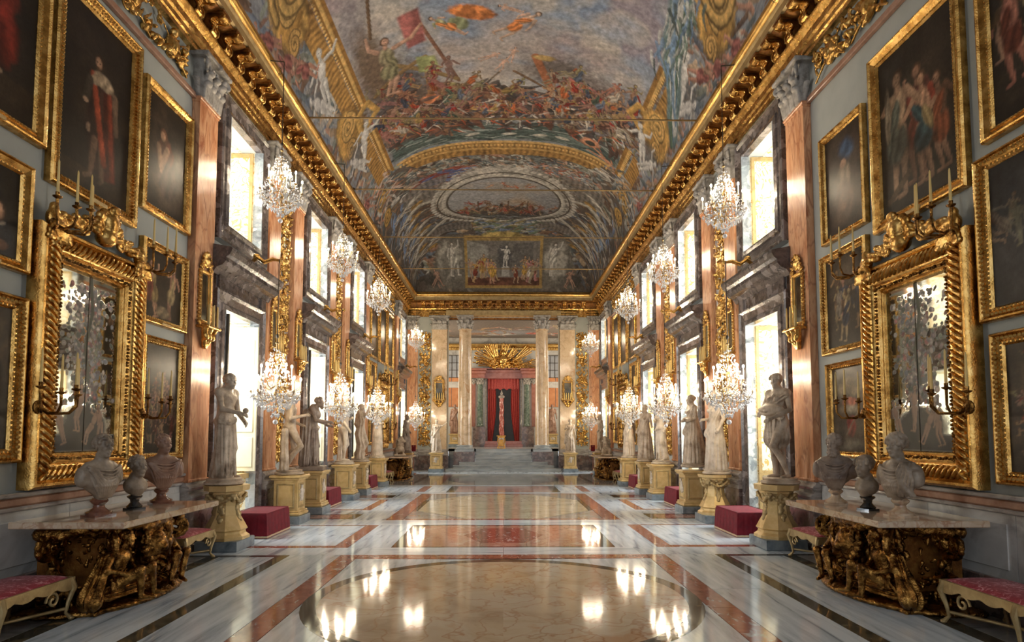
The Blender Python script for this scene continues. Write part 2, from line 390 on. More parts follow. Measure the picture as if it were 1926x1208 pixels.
G1, G2, G3 = (.86, .50, .13), (.95, .62, .20), (.55, .27, .05)
M = dict(
    gold=mat('gold_leaf', [(.35, .18, .045), (.64, .37, .105), (.83, .55, .20)], 7, .27, 1, bump=.18, bsc=55, rvar=.08),
    gold_bright=mat('burnished_gold', [(.52, .30, .08), (.86, .56, .20)], 6, .27, 1, bump=.15, bsc=45),
    gold_dark=mat('aged_dark_gold', [(.03, .014, .004), (.20, .09, .02), (.62, .34, .09)], 11, .24, .95, bump=.5, bsc=60, rvar=.1),
    gold_brown=mat('brown_gilding', [(.14, .05, .012), (.30, .12, .025), (.45, .21, .05)], 7, .4, .6, bump=.3, bsc=30),
    gold_pale=mat('pale_gilt_wood', [(.36, .25, .11), (.58, .43, .21)], 6, .4, .5, bump=.3, bsc=30),
    ped=mat('yellow_gilt_pedestal', [(.58, .38, .14), (.78, .57, .27), (.66, .44, .18)], 3, .4, .35, bump=.1),
    wall=mat('grey_green_damask', [(.43, .445, .405), (.49, .50, .455)], 2.5, .75, 0, bump=.06, bsc=60, world=True, rnd=False),
    dado=mat('pale_veined_marble_dado', [(.50, .49, .46), (.62, .61, .58), (.38, .36, .34)], 1.6, .22, 0, det=8, dist=1.2, coat=.3, world=True, rnd=False),
    jasper=mat('polished_orange_marble', [(.48, .19, .085), (.64, .30, .15), (.76, .42, .23), (.42, .15, .07)], 2.4, .27, 0, det=8, stretch=(2.2, 2.2, .55), dist=.8, coat=.0, spec=.38, vein=((.30, .09, .05), 2.2, .05, .5)),
    giallo=mat('giallo_antico_marble', [(.48, .34, .21), (.66, .48, .30), (.74, .57, .38), (.55, .31, .15)], 2.0, .16, 0, det=8, dist=1.0, coat=.5, vein=((.42, .19, .09), 3.1, .028, 1.5)),
    breccia=mat('violet_grey_breccia', [(.03, .025, .024), (.085, .07, .065), (.17, .14, .13), (.04, .03, .03)], 5, .2, 0, det=9, dist=1.6, coat=.4, patch=(6, [(.04, .035, .035), (.14, .11, .10), (.07, .055, .05), (.30, .26, .25), (.05, .04, .04)], .5), world=True, rnd=False),
    jamb=mat('daylit_breccia', [(.10, .12, .14), (.38, .44, .48), (.72, .76, .78)], 4, .2, 0, det=8, dist=1.5, coat=.3, patch=(5, [(.7, .74, .76), (.3, .36, .4), (.85, .86, .86), (.12, .13, .15)], .5), world=True, rnd=False),  # daylight on the surround's inner return, put into the pale colour
    basegrey=mat('grey_streaked_marble', [(.20, .175, .16), (.38, .34, .31), (.5, .46, .42)], 3, .25, 0, det=8, stretch=(1, 1, 3), dist=1, coat=.3),
    darkbr=mat('dark_breccia_plinth', [(.05, .035, .032), (.15, .10, .09), (.24, .17, .15)], 4, .2, 0, det=8, dist=1, coat=.4, patch=(7, [(.05, .04, .04), (.22, .12, .10), (.12, .10, .09), (.34, .27, .24)], .4), world=True, rnd=False),
    redmould=mat('red_marble_moulding', [(.34, .16, .095), (.52, .30, .20)], 6, .25, 0, coat=.3, world=True, rnd=False),
    capital=mat('grey_stone_capital', [(.20, .175, .15), (.38, .35, .31), (.50, .46, .42)], 8, .55, 0, bump=.15, bsc=60),
    statue=mat('weathered_marble', [(.27, .19, .125), (.50, .39, .28), (.66, .54, .41)], 5, .5, 0, bump=.3, bsc=40),
    statue_pale=mat('pale_carved_marble', [(.42, .33, .24), (.66, .55, .43), (.76, .66, .54)], 5, .5, 0, bump=.3, bsc=40),
    statue_dark=mat('brown_stained_marble', [(.15, .10, .075), (.27, .20, .15), (.38, .30, .23)], 5, .45, 0, bump=.08, bsc=40),
    bust_shaded=mat('shaded_bust_marble', [(.13, .095, .065), (.29, .225, .165), (.42, .34, .26)], 6, .42, 0, bump=.25),  # statue marble darkened: dim near light put into the colour
    bust_brown=mat('red_brown_bust_marble', [(.16, .08, .05), (.27, .15, .10), (.36, .23, .16)], 6, .4, 0, bump=.06),
    socle_red=mat('dark_red_socle_marble', [(.10, .035, .022), (.26, .11, .07)], 8, .12, 0, coat=.5),
    socle_black=mat('black_marble_socle', [(.01, .01, .01), (.03, .03, .03)], 8, .08, 0, coat=.5),
    blueplinth=mat('blue_grey_stone_plinth', [(.10, .13, .15), (.22, .26, .29), (.30, .34, .36)], 6, .3, 0, det=8),
    velvet=mat('crimson_velvet', [(.12, .001, .008), (.21, .003, .014)], 9, .9, 0, bump=.1, sheen=.06),
    braid=mat('cream_braid', [(.62, .42, .24), (.75, .58, .38)], 40, .6),
    damask=mat('rose_damask_upholstery', [(.26, .015, .03), (.34, .025, .045), (.56, .20, .23), (.66, .34, .35)], 11, .6, 0, det=3, dist=2.2, pos=[.36, .54, .59, .74], bump=.2, sheen=.1),
    white=mat('white_streaked_marble', [(.24, .28, .33), (.58, .65, .71), (.76, .83, .88)], 1.5, .10, 0, det=9, stretch=(4.5, .5, 1), dist=.7, world=True, pos=[.30, .44, .60]),
    whitex=mat('white_cross_streaked_marble', [(.24, .28, .33), (.58, .65, .71), (.76, .83, .88)], 1.5, .10, 0, det=9, stretch=(.5, 4.5, 1), dist=.7, world=True, pos=[.30, .44, .60]),
    red=mat('red_breccia_floor', [(.24, .07, .045), (.34, .115, .075), (.43, .17, .115)], 3, .09, 0, det=8, dist=1, world=True, wave=((.60, .56, .54), 3.2, 2.0, .60, .68), stretch=(2, 1.2, 1)),
    green=mat('dark_green_floor_marble', [(.035, .035, .025), (.09, .08, .055), (.14, .12, .08)], 6, .07, 0, det=8, world=True),
    oval=mat('honey_marble_floor', [(.50, .38, .26), (.64, .51, .36), (.70, .60, .46), (.60, .40, .25)], 1.4, .085, 0, det=8, dist=.8, world=True, vein=((.38, .15, .05), 1.9, .05, 1.6)),
    rosso=mat('rose_breccia_floor', [(.40, .19, .12), (.54, .32, .24), (.46, .25, .17), (.60, .46, .38)], 2.2, .07, 0, det=8, dist=1.2, world=True, vein=((.28, .10, .07), 2.5, .05, 1.4)),
    grey=mat('grey_floor_marble', [(.20, .19, .175), (.34, .33, .31), (.42, .41, .39)], 2, .07, 0, det=8, dist=1, stretch=(1, 2, 1), world=True),
    yellowgrey=mat('straw_floor_marble', [(.44, .38, .26), (.58, .51, .36), (.62, .57, .44)], 2, .07, 0, det=8, dist=1, world=True, vein=((.40, .26, .15), 2, .04, .6)),
    step=mat('grey_step_marble', [(.26, .28, .29), (.42, .45, .46), (.56, .58, .58)], 2, .14, 0, det=8, stretch=(.6, 3, 3), dist=.6, world=True),
    tabletop=mat('peach_marble_tabletop', [(.44, .29, .18), (.62, .46, .31), (.68, .55, .41), (.50, .28, .15)], 3, .07, 0, det=8, dist=1.4, coat=.4, vein=((.36, .14, .07), 3, .06, 1.4)),
    shutter=mat('cream_painted_shutter', [(.78, .72, .52), (.86, .82, .66)], 2, .5),
    shutter_shaded=mat('shaded_shutter_leaf', [(.05, .045, .035), (.10, .085, .06)], 3, .6),  # near leaf: same shutter with its shade put into the colour
    candle=mat('yellow_wax_candle', [(.78, .52, .16), (.86, .62, .24)], 4, .5),
    candle_white=mat('cream_wax_candle', [(.80, .70, .5), (.88, .8, .62)], 4, .5),
    iron=mat('dark_iron', [(.05, .04, .03), (.09, .07, .05)], 8, .5, .7),
    bronze=mat('dull_bronze', [(.20, .13, .06), (.34, .23, .1)], 8, .35, .8),
    flame=mat('glowing_candle_bulb', [(1, .80, .55), (1, .84, .6)], 1, .5, emis=300.),
    fresco=mat('fresco_plaster', [(.66, .66, .66), (1.05, 1.05, 1.05)], 9, .8, 0, attr=1., world=True, rnd=False),
    canvas=mat('varnished_oil_paint', [(.66, .58, .50), (1.05, .95, .83)], 22, .36, 0, attr=1., spec=.26, bump=.05, bsc=60),
    mirror=mat('painted_mirror_glass', [(.55, .54, .5), (.8, .79, .75)], 3, metal='mirror', attr=1.),
    darkglass=mat('dim_antique_mirror', [(.16, .15, .12), (.30, .29, .24)], 5, .08, .9),
    curtain=mat('red_gold_brocade', [(.28, .01, .012), (.42, .02, .02), (.55, .12, .04)], 26, .55, 0, det=2, pos=[.4, .55, .68], sheen=.3),
    rosso_sol=mat('red_marble_portal', [(.28, .09, .06), (.40, .16, .12)], 4, .2, 0, coat=.3, det=7),
    verde=mat('green_marble_column', [(.05, .09, .07), (.14, .19, .15), (.3, .33, .28)], 9, .16, 0, coat=.4, det=7),
    twisted=mat('blood_red_column', [(.26, .035, .03), (.42, .10, .08), (.62, .36, .30)], 9, .2, 0, coat=.4),
    orange=mat('orange_marble_panel', [(.50, .18, .07), (.66, .30, .13)], 3, .2, 0, coat=.3, det=7),
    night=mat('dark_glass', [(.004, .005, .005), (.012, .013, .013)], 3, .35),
    pane=mat('grey_window_pane', [(.30, .32, .36), (.42, .44, .48)], 3, .15),
    leather=mat('amber_gilt_wood', [(.62, .30, .06), (.8, .45, .12)], 6, .35, .5),
)


def crystal_mat():
    m = D.materials.new('cut_crystal'); m.use_nodes = True; b = m.node_tree.nodes['Principled BSDF']
    b.inputs['Base Color'].default_value = (.97, .98, 1, 1); b.inputs['Roughness'].default_value = .06
    b.inputs['Transmission Weight'].default_value = .45; b.inputs['IOR'].default_value = 1.5
    return m


def glass_mat():
    m = D.materials.new('window_glass'); m.use_nodes = True; nt = m.node_tree; nt.nodes.clear()
    o = nt.nodes.new('ShaderNodeOutputMaterial'); x = nt.nodes.new('ShaderNodeMixShader'); x.inputs[0].default_value = .06
    t = nt.nodes.new('ShaderNodeBsdfTransparent'); g = nt.nodes.new('ShaderNodeBsdfGlossy'); g.inputs['Roughness'].default_value = .02
    nt.links.new(t.outputs[0], x.inputs[1]); nt.links.new(g.outputs[0], x.inputs[2]); nt.links.new(x.outputs[0], o.inputs[0])
    return m


M['crystal'] = crystal_mat(); M['glass'] = glass_mat()


def grotesque_mat():
    """cream plaster with painted gold scrollwork"""
    m = mat('cream_gold_grotesque', [(.80, .72, .52), (.86, .80, .62)], 2, .55, world=True, rnd=False)
    nt = m.node_tree; N = nt.nodes; L = nt.links; b = N['Principled BSDF']
    src = b.inputs['Base Color'].links[0].from_socket
    g = N.new('ShaderNodeNewGeometry'); sp = N.new('ShaderNodeSeparateXYZ'); L.new(g.outputs['Position'], sp.inputs[0])
    nz = N.new('ShaderNodeTexNoise'); nz.inputs['Scale'].default_value = 2.6; nz.inputs['Detail'].default_value = 1.5; nz.inputs['Distortion'].default_value = 2.4
    L.new(g.outputs['Position'], nz.inputs['Vector'])
    mm = N.new('ShaderNodeMath'); mm.operation = 'MULTIPLY'; mm.inputs[1].default_value = 34; L.new(nz.outputs['Fac'], mm.inputs[0])
    sn = N.new('ShaderNodeMath'); sn.operation = 'SINE'; L.new(mm.outputs[0], sn.inputs[0])
    rp = N.new('ShaderNodeMapRange'); rp.inputs[1].default_value = .55; rp.inputs[2].default_value = .8; L.new(sn.outputs[0], rp.inputs[0])
    mx = N.new('ShaderNodeMix'); mx.data_type = 'RGBA'; L.new(rp.outputs[0], mx.inputs[0]); L.new(src, mx.inputs[6]); mx.inputs[7].default_value = (.62, .40, .12, 1)
    L.new(mx.outputs[2], b.inputs['Base Color'])
    return m


M['grot'] = grotesque_mat()
# ---------------------------------------------------------------- painter: fills a grid of vertex colours with brushwork
class Paint:
    def __init__(s, x0, x1, y0, y1, hx, hy, base, seed=1):
        s.nx = int(round((x1 - x0) / hx)) + 1; s.ny = int(round((y1 - y0) / hy)) + 1
        s.x = np.linspace(x0, x1, s.nx); s.y = np.linspace(y0, y1, s.ny)
        s.X, s.Y = np.meshgrid(s.x, s.y); s.r = np.random.RandomState(seed)
        s.c = np.ones((s.ny, s.nx, 4)); s.c[..., :3] = base; s.c[..., 3] = 0
        s.n1 = s.noise(.35); s.n2 = s.noise(.09)

    def noise(s, L):
        """smooth value noise of feature size L, about -1..1"""
        o = np.zeros((s.ny, s.nx)); a = 1.
        for k in range(3):
            l = L / 2 ** k; gx = max(3, int((s.x[-1] - s.x[0]) / l) + 3); gy = max(3, int((s.y[-1] - s.y[0]) / l) + 3)
            g = s.r.uniform(-1, 1, (gy, gx)); u = (s.x - s.x[0]) / l; v = (s.y - s.y[0]) / l
            i = np.minimum(u.astype(int), gx - 2); j = np.minimum(v.astype(int), gy - 2); fu = u - i; fv = v - j
            fu = fu * fu * (3 - 2 * fu); fv = (fv * fv * (3 - 2 * fv))[:, None]
            J = j[:, None]; I = i[None, :]
            o += a * ((g[J, I] * (1 - fu) + g[J, I + 1] * fu) * (1 - fv) + (g[J + 1, I] * (1 - fu) + g[J + 1, I + 1] * fu) * fv); a *= .55
        return o / 1.3

    def wash(s, c, amt, L=1.2, lo=-.1, hi=.5, box=None, sx=1):
        m = np.clip((s.noise(L) - lo) / (hi - lo), 0, 1) * amt
        if box: m = m * ((s.X > box[0]) & (s.X < box[1]) & (s.Y > box[2]) & (s.Y < box[3]))
        s.c[..., :3] += (np.array(c) - s.c[..., :3]) * m[..., None]

    def _win(s, x0, x1, y0, y1):
        i0, i1 = np.searchsorted(s.x, (x0, x1)); j0, j1 = np.searchsorted(s.y, (y0, y1))
        if i1 <= i0 or j1 <= j0: return None
        return slice(j0, j1), slice(i0, i1)

    def _blend(s, w, m, c, a=None):
        s.c[w][..., :3] += (c - s.c[w][..., :3]) * m[..., None]
        if a is not None: s.c[w][..., 3] += (a - s.c[w][..., 3]) * m

    def ell(s, cx, cy, rx, ry, c, a=0., soft=.25, fold=0, sh=.35, al=None, op=1.):
        R = max(rx, ry) * 1.15; w = s._win(cx - R, cx + R, cy - R, cy + R)
        if w is None: return
        X = s.X[w] - cx; Y = s.Y[w] - cy; ca, sa = cos(a), sin(a)
        u = (X * ca + Y * sa) / rx; v = (-X * sa + Y * ca) / ry
        d = np.sqrt(u * u + v * v) + .12 * s.n2[w]
        m = np.clip((1 - d) / soft, 0, 1) * op
        k = 1 + sh * (-.55 * X / R + .55 * s.up * Y / R - .5 * d * d + .35) + .16 * s.n2[w]
        if fold: k = k + .38 * np.sin(fold * u * 3 + 2.5 * v + 3 * s.n1[w])
        s._blend(w, m, np.array(c)[None, None] * np.clip(k, .15, 2.2)[..., None], al)
    up = 1

    def line(s, x0, y0, x1, y1, r0, c, r1=None, sh=.4, op=1., al=None):
        r1 = r0 if r1 is None else r1; R = max(r0, r1) * 1.3
        w = s._win(min(x0, x1) - R, max(x0, x1) + R, min(y0, y1) - R, max(y0, y1) + R)
        if w is None: return
        X = s.X[w] - x0; Y = s.Y[w] - y0; vx, vy = x1 - x0, y1 - y0; L = vx * vx + vy * vy + 1e-9
        t = np.clip((X * vx + Y * vy) / L, 0, 1); qx = X - t * vx; qy = Y - t * vy; r = r0 + (r1 - r0) * t
        d = np.sqrt(qx * qx + qy * qy) / r; m = np.clip((1.1 - d) / .3, 0, 1) * op
        k = 1 + sh * (-.6 * qx / r + .6 * s.up * qy / r - .3 * d * d) + .14 * s.n2[w]
        s._blend(w, m, np.array(c)[None, None] * np.clip(k, .15, 2.)[..., None], al)

    def path(s, P, r, c, **k):
        for i in range(len(P) - 1): s.line(*P[i], *P[i + 1], r, c, **k)

    def poly(s, P, c, soft=.02, fold=0, fa=0., op=1., tex=.15):
        """convex polygon, counter-clockwise"""
        xs = [p[0] for p in P]; ys = [p[1] for p in P]; w = s._win(min(xs), max(xs), min(ys), max(ys))
        if w is None: return
        X = s.X[w]; Y = s.Y[w]; d = np.full(X.shape, 9.); n = len(P)
        ar = sum(P[i][0] * P[(i + 1) % n][1] - P[(i + 1) % n][0] * P[i][1] for i in range(n)); sg = 1 if ar > 0 else -1
        for i in range(n):
            (ax, ay), (bx, by) = P[i], P[(i + 1) % n]; l = sqrt((bx - ax) ** 2 + (by - ay) ** 2) + 1e-9
            d = np.minimum(d, sg * ((bx - ax) * (Y - ay) - (by - ay) * (X - ax)) / l)
        k = 1 + tex * s.n2[w] + tex * s.n1[w]
        if fold: k = k + .28 * np.sin(fold * (X * cos(fa) + Y * sin(fa)) + 2 * s.n1[w])
        s._blend(w, np.clip(d / soft, 0, 1) * op, np.array(c)[None, None] * np.clip(k, .1, 2)[..., None])

    def scroll(s, cx, cy, r, c, turns=2., a0=0, w=.12, dk=.4):
        P = spiral((cx, cy, 0), r, turns, int(16 * abs(turns)), (1, 0, 0), (0, 1, 0), a0)
        s.path([(p[0], p[1]) for p in P], r * w * 1.7, [v * dk for v in c]); s.path([(p[0], p[1]) for p in P], r * w, c)

    def fig(s, x, y, h, skin=(.6, .38, .26), cl=(.4, .1, .06), cl2=None, lean=0., arms=None, legs=True, hair=(.12, .07, .04), nude=False, pose=None, dark=1.):
        """a painted human figure, feet at x, y"""
        R = s.r; up = s.up; ca, sa = cos(lean), sin(lean)
        T = lambda u, v: (x + h * (u * ca + v * sa), y + up * h * (-u * sa + v * ca))
        sk = [v * dark for v in skin]; cl = [v * dark for v in cl]; cl2 = [v * dark for v in (cl2 or [v * 1.3 for v in cl])]; th = lean * up
        L = lambda a, b, r, c, r1=None: s.line(*T(*a), *T(*b), r * h, c, None if r1 is None else r1 * h)
        sp = R.uniform(.02, .12); k1 = R.uniform(-.05, .12)
        if legs:
            for sd in (-1, 1):
                kx = sd * sp * .8 + k1 * .5; L((sd * .045, .5), (kx, .27), .055, sk, .038); L((kx, .27), (sd * sp - .02, .02), .038, sk, .022); L((sd * sp - .02, .015), (sd * sp + .05, .01), .02, sk)
        if not nude:
            s.ell(*T(.01, .42 if legs else .28), .13 * h, (.17 if legs else .28) * h, cl, -th + R.uniform(-.15, .15), fold=R.uniform(1.5, 3))
        s.ell(*T(0, .68), .105 * h, .17 * h, sk if nude or R.rand() < .4 else cl2, -th, fold=0 if nude else 2)
        if not nude: s.ell(*T(R.uniform(-.06, .06), .62), .06 * h, .17 * h, cl, -th + R.uniform(-.6, .6), fold=2)
        A = arms or [(R.uniform(.12, .26), R.uniform(.5, .95)), (-R.uniform(.12, .26), R.uniform(.5, .95))]
        for sd, (ax, ay) in zip((1, -1), A):
            e = ((sd * .1 + ax) / 2 + sd * .04, (.78 + ay) / 2 - .04); L((sd * .1, .79), e, .035, sk if R.rand() < .6 or nude else cl2, .028); L(e, (ax, ay), .027, sk, .018); s.ell(*T(ax, ay), .022 * h, .022 * h, sk)
        L((0, .82), (0, .87), .03, sk)
        s.ell(*T(.0, .925), .062 * h, .075 * h, hair); s.ell(*T(.008, .915), .045 * h, .058 * h, sk, sh=.7)
        s.ell(*T(.022, .925), .010 * h, .006 * h, [v * .35 for v in sk]); s.ell(*T(-.008, .925), .010 * h, .006 * h, [v * .35 for v in sk]); s.ell(*T(.008, .895), .012 * h, .005 * h, [v * .5 for v in sk])

    def crowd(s, n, x0, x1, y0, y1, h0, h1, cls, skin=(.55, .36, .25), dark=1., lean=.5, **k):
        P = sorted([(s.r.uniform(y0, y1), s.r.uniform(x0, x1)) for _ in range(n)], key=lambda p: -s.up * p[0])
        for y, x in P:
            c = cls[s.r.randint(len(cls))]; c2 = cls[s.r.randint(len(cls))]; v = s.r.uniform(.7, 1.25)
            s.fig(x, y, s.r.uniform(h0, h1), [q * s.r.uniform(.8, 1.2) for q in skin], [q * v for q in c], c2, lean=s.r.uniform(-lean, lean), dark=dark, nude=s.r.rand() < .25, **k)

    def strokes(s, n, x0, x1, y0, y1, l, r, cols, a0=0., da=.4, op=.8):
        for _ in range(n):
            x = s.r.uniform(x0, x1); y = s.r.uniform(y0, y1); a = a0 + s.r.uniform(-da, da); ll = l * s.r.uniform(.4, 1.3); c = np.array(cols[s.r.randint(len(cols))]) * s.r.uniform(.7, 1.3)
            b = a + s.r.uniform(-.5, .5); xm, ym = x + ll * cos(a) / 2, y + ll * sin(a) / 2
            rr = r * s.r.uniform(.5, 1.3); s.line(x, y, xm, ym, rr, c, op=op); s.line(xm, ym, xm + ll * cos(b) / 2, ym + ll * sin(b) / 2, rr, c, rr * .4, op=op)


# ---------------------------------------------------------------- ceiling vault with its fresco
VA, VB, VN, VZ, VY, VC = 4.75, 3.0, 2.5, 9.6, 27.2, 4.0


def arc(a, b):
    t = np.linspace(0, pi / 2, 4001); x = a * np.sin(t) ** (2 / VN); z = b * np.cos(t) ** (2 / VN)
    return np.concatenate([[0], np.cumsum(np.hypot(np.diff(x), np.diff(z)))]), x, z


def build_ceiling():
    S, SX, SZ = arc(VA, VB); E, EX, EZ = arc(VC, VB)
    hs = S[-1]; vend = VY + E[-1]
    p = Paint(-hs, hs, 7.0, vend, .0275, .029, (.36, .37, .39), 11); p.up = -1
    br, go, dg = (.30, .16, .07), (.62, .40, .14), (.36, .20, .06)
    wh, gy = (.66, .64, .60), (.38, .38, .38)
    # side spandrels: swirling brown, grey, white brushwork
    base_cols = [(.24, .15, .10), (.34, .25, .17), (.16, .19, .20), (.46, .44, .40), (.22, .26, .32), (.44, .26, .19), (.30, .32, .27), (.52, .40, .28)]
    for sd in (-1, 1):
        a, b = (-hs, -4.2) if sd < 0 else (4.2, hs)
        p.strokes(900, a, b, 7, 31, .9, .085, base_cols, a0=pi / 2 + sd * .75, da=.7, op=.9)
    p.poly([(-hs, 21.0), (hs, 21.0), (hs, 33), (-hs, 33)], (.17, .14, .12)); p.strokes(1000, -hs, hs, 21.2, 32.5, .8, .11, base_cols + [(.6, .58, .54), (.16, .18, .22), (.12, .10, .09)], a0=.15, da=.9, op=.8); p.strokes(420, -hs, hs, 21.2, 32.5, .5, .05, [(.62, .6, .55), (.08, .07, .06), (.45, .3, .14)], a0=.15, da=1.2, op=.8)
    # ---- the great battle picture, sky above, ships and bodies below
    x0, x1, y0, y1 = -4.3, 4.45, 7.0, 20.7
    p.poly([(x0, y0), (x1, y0), (x1, y1), (x0, y1)], (.40, .43, .48), tex=.1)
    bx = (x0, x1, y0, y1)
    p.wash((.27, .36, .52), .8, 2.2, -.15, .5, bx); p.wash((.56, .50, .46), .85, 1.8, -.1, .45, bx); p.wash((.44, .36, .38), .75, 1.4, .0, .5, bx); p.wash((.64, .60, .54), .7, 1.0, .12, .5, bx)
    p.wash((.30, .28, .31), .6, 1.3, .15, .6, bx)
    for _ in range(150):
        x = p.r.uniform(x0 + .3, x1 - .3); y = p.r.uniform(9, 18)
        p.ell(x, y, p.r.uniform(.4, 1.1), p.r.uniform(.12, .35), [(.58, .54, .50), (.42, .42, .46), (.50, .43, .40), (.34, .42, .55), (.36, .33, .35)][p.r.randint(5)], p.r.uniform(-.35, .35), soft=.9, sh=.15, op=.5)
    p.ell(0, 17.6, 2.4, 1.5, (.66, .60, .52), soft=1.2, op=.75); p.ell(-.2, 18.3, 1.6, .8, (.68, .58, .44), soft=1.2, op=.6)
    # sea
    p.poly([(x0, 19.3), (x1, 19.3), (x1, 20.7), (x0, 20.7)], (.12, .16, .15), soft=.3)
    p.strokes(200, x0, x1, 19.4, 20.6, 1.1, .05, [(.10, .15, .14), (.22, .28, .26), (.36, .40, .38), (.07, .10, .10)], a0=0, da=.25)
    # dark smoke and rigging over the hulls
    for cx, cy, rx, ry, c in ((-3.2, 17.2, 1.2, 2.0, (.15, .12, .11)), (3.1, 17.6, 1.3, 1.2, (.20, .16, .15)), (1.6, 16.5, 1.1, .7, (.22, .19, .18)), (-2.2, 17.9, 1.6, .9, (.22, .17, .14)), (-3.7, 15.4, .55, 1.6, (.28, .20, .14)), (2.6, 18.6, 1.7, .8, (.18, .12, .10)), (-2.6, 19.0, 1.9, .7, (.17, .10, .09))):
        p.ell(cx, cy, rx * 1.15, ry * 1.15, [v * .75 for v in c], soft=.55, sh=.2, op=.95)
    for a, b, r, c in (((-2.2, 14.3), (-1.35, 17.0), .06, (.30, .16, .11)), ((.9, 15.9), (1.75, 18.2), .13, (.44, .19, .10)), ((.3, 16.6), (2.1, 18.0), .05, (.26, .17, .11)), ((-3.1, 12.2), (-3.5, 14.4), .05, (.2, .13, .08)), ((3.6, 17.4), (3.0, 18.9), .11, (.26, .2, .17)), ((.45, 17.9), (2.2, 19.0), .08, (.10, .10, .08)), ((-3.3, 15.6), (-1.4, 16.9), .09, (.34, .24, .12)), ((-3.9, 16.6), (-2.2, 15.7), .08, (.30, .2, .1)), ((-2.2, 16.4), (-2.3, 18.6), .11, (.36, .22, .1)), ((-.9, 17.7), (-.1, 16.6), .03, (.25, .18, .12))):
        p.line(*a, *b, r, c)
    # flags and drapes
    p.poly([(-2.75, 14.0), (-2.1, 13.8), (-2.05, 15.1), (-2.65, 15.3)], (.46, .18, .17), fold=9, soft=.08)
    p.poly([(1.9, 16.6), (3.4, 17.2), (3.1, 17.9), (1.9, 17.9)], (.62, .24, .22), fold=7, fa=1, soft=.1)
    p.poly([(-2.5, 15.6), (-1.9, 15.7), (-1.8, 16.4), (-2.5, 16.4)], (.42, .46, .22), fold=8, soft=.08)
    p.poly([(-1.7, 16.9), (-.9, 17.4), (-1.2, 18.0), (-1.8, 17.9)], (.60, .54, .26), fold=8, fa=.6, soft=.1)
    p.ell(-2.25, 17.9, .5, .45, (.64, .27, .14), fold=2.5); p.ell(-.8, 14.2, .7, .3, (.70, .28, .10), .2, fold=2.5); p.ell(-1.2, 14.6, .35, .3, (.30, .33, .20), fold=2)
    p.ell(1.15, 15.95, .35, .14, (.50, .36, .16), .1)
    p.strokes(260, x0 + .1, x1 - .1, 17.3, 19.6, .7, .13, [(.10, .06, .05), (.20, .10, .07), (.14, .12, .12), (.28, .16, .10), (.08, .07, .07)], a0=.3, da=1.3, op=.85)
    reds = [(.46, .08, .05), (.60, .20, .08), (.20, .10, .08), (.10, .12, .18), (.56, .40, .16), (.30, .14, .10), (.62, .56, .48), (.14, .20, .16), (.40, .06, .05), (.18, .22, .30)]
    p.crowd(85, -4.1, 4.1, 17.7, 19.5, .65, 1.15, reds, (.50, .32, .22), lean=1.1, dark=.75)
    p.crowd(46, -4.1, -1.2, 16.9, 19.5, .8, 1.3, reds, (.48, .30, .21), lean=1.0, dark=.7)
    p.crowd(40, 1.2, 4.1, 17.0, 19.6, .8, 1.3, reds, (.52, .34, .24), lean=1.0, dark=.75)
    p.strokes(160, x0 + .1, x1 - .1, 17.9, 20.0, .5, .035, [(.66, .62, .56), (.12, .08, .06), (.55, .16, .08), (.1, .1, .12)], a0=.4, da=1.4)
    p.fig(-3.4, 16.9, 2.4, (.56, .36, .27), (.28, .26, .16), (.34, .30, .2), .1, arms=[(.42, 1.08), (-.2, 1.05)])
    p.fig(-.2, 15.1, 1.5, (.60, .44, .34), (.66, .27, .10), (.7, .5, .4), .9); p.fig(-1.0, 15.0, 1.2, (.6, .42, .33), (.7, .3, .12), (.4, .4, .25), -.9)
    for x, y in ((-.7, 16.1), (-.2, 16.6), (.15, 16.2), (.5, 14.2), (-1.0, 13.6)): p.fig(x, y, .7, (.66, .46, .36), (.6, .4, .35), None, p.r.uniform(-1.3, 1.3), nude=True)
    p.fig(3.1, 20.3, 1.3, (.60, .32, .20), reds[0], None, 1.9, nude=True)
    p.ell(3.1, 19.95, .42, .3, (.62, .32, .2)); p.ell(3.1, 19.98, .22, .15, (.08, .08, .07))
    for x in (-1.1, .2, 1.3, 2.1): p.ell(x, 20.2, .3, .1, (.6, .58, .52), p.r.uniform(-.3, .3))
    # gold borders of the picture, moulded in paint
    for sd, bx in ((-1, -4.36), (1, 4.5)):
        if sd > 0: segs = ((7, 12.2), (14.6, 16.9), (18.9, 20.9))
        else: segs = ((7, 16.6), (17.9, 20.9))
        for a, b in segs:
            p.poly([(bx - .20, a), (bx + .15, a), (bx + .15, b), (bx - .2, b)], dg)
            p.poly([(bx + sd * .02 - .07, a), (bx + sd * .02 + .05, a), (bx + sd * .02 + .05, b), (bx + sd * .02 - .07, b)], (.74, .50, .2))
            p.poly([(bx + sd * .5 - .28, a), (bx + sd * .5 + .28, a), (bx + sd * .5 + .28, b), (bx + sd * .5 - .28, b)], (.46, .27, .09), fold=34, fa=pi / 2)
            for k in range(int((b - a) / .12)): p.ell(bx - .05 + sd * .13, a + .12 * k, .05, .045, (.8, .56, .24))
    # transverse gilded arch band
    p.poly([(-4.0, 20.7), (4.0, 20.7), (3.4, 21.75), (-3.4, 21.75)], (.42, .25, .09), fold=26, fa=0)
    p.poly([(-4.1, 20.68), (4.1, 20.68), (4.05, 20.86), (-4.05, 20.86)], (.72, .50, .22)); p.poly([(-3.8, 21.2), (3.8, 21.2), (3.7, 21.34), (-3.7, 21.34)], (.66, .44, .18))
    for k in range(60): p.ell(-3.95 + k * .134, 21.02, .05, .1, (.70, .48, .2))
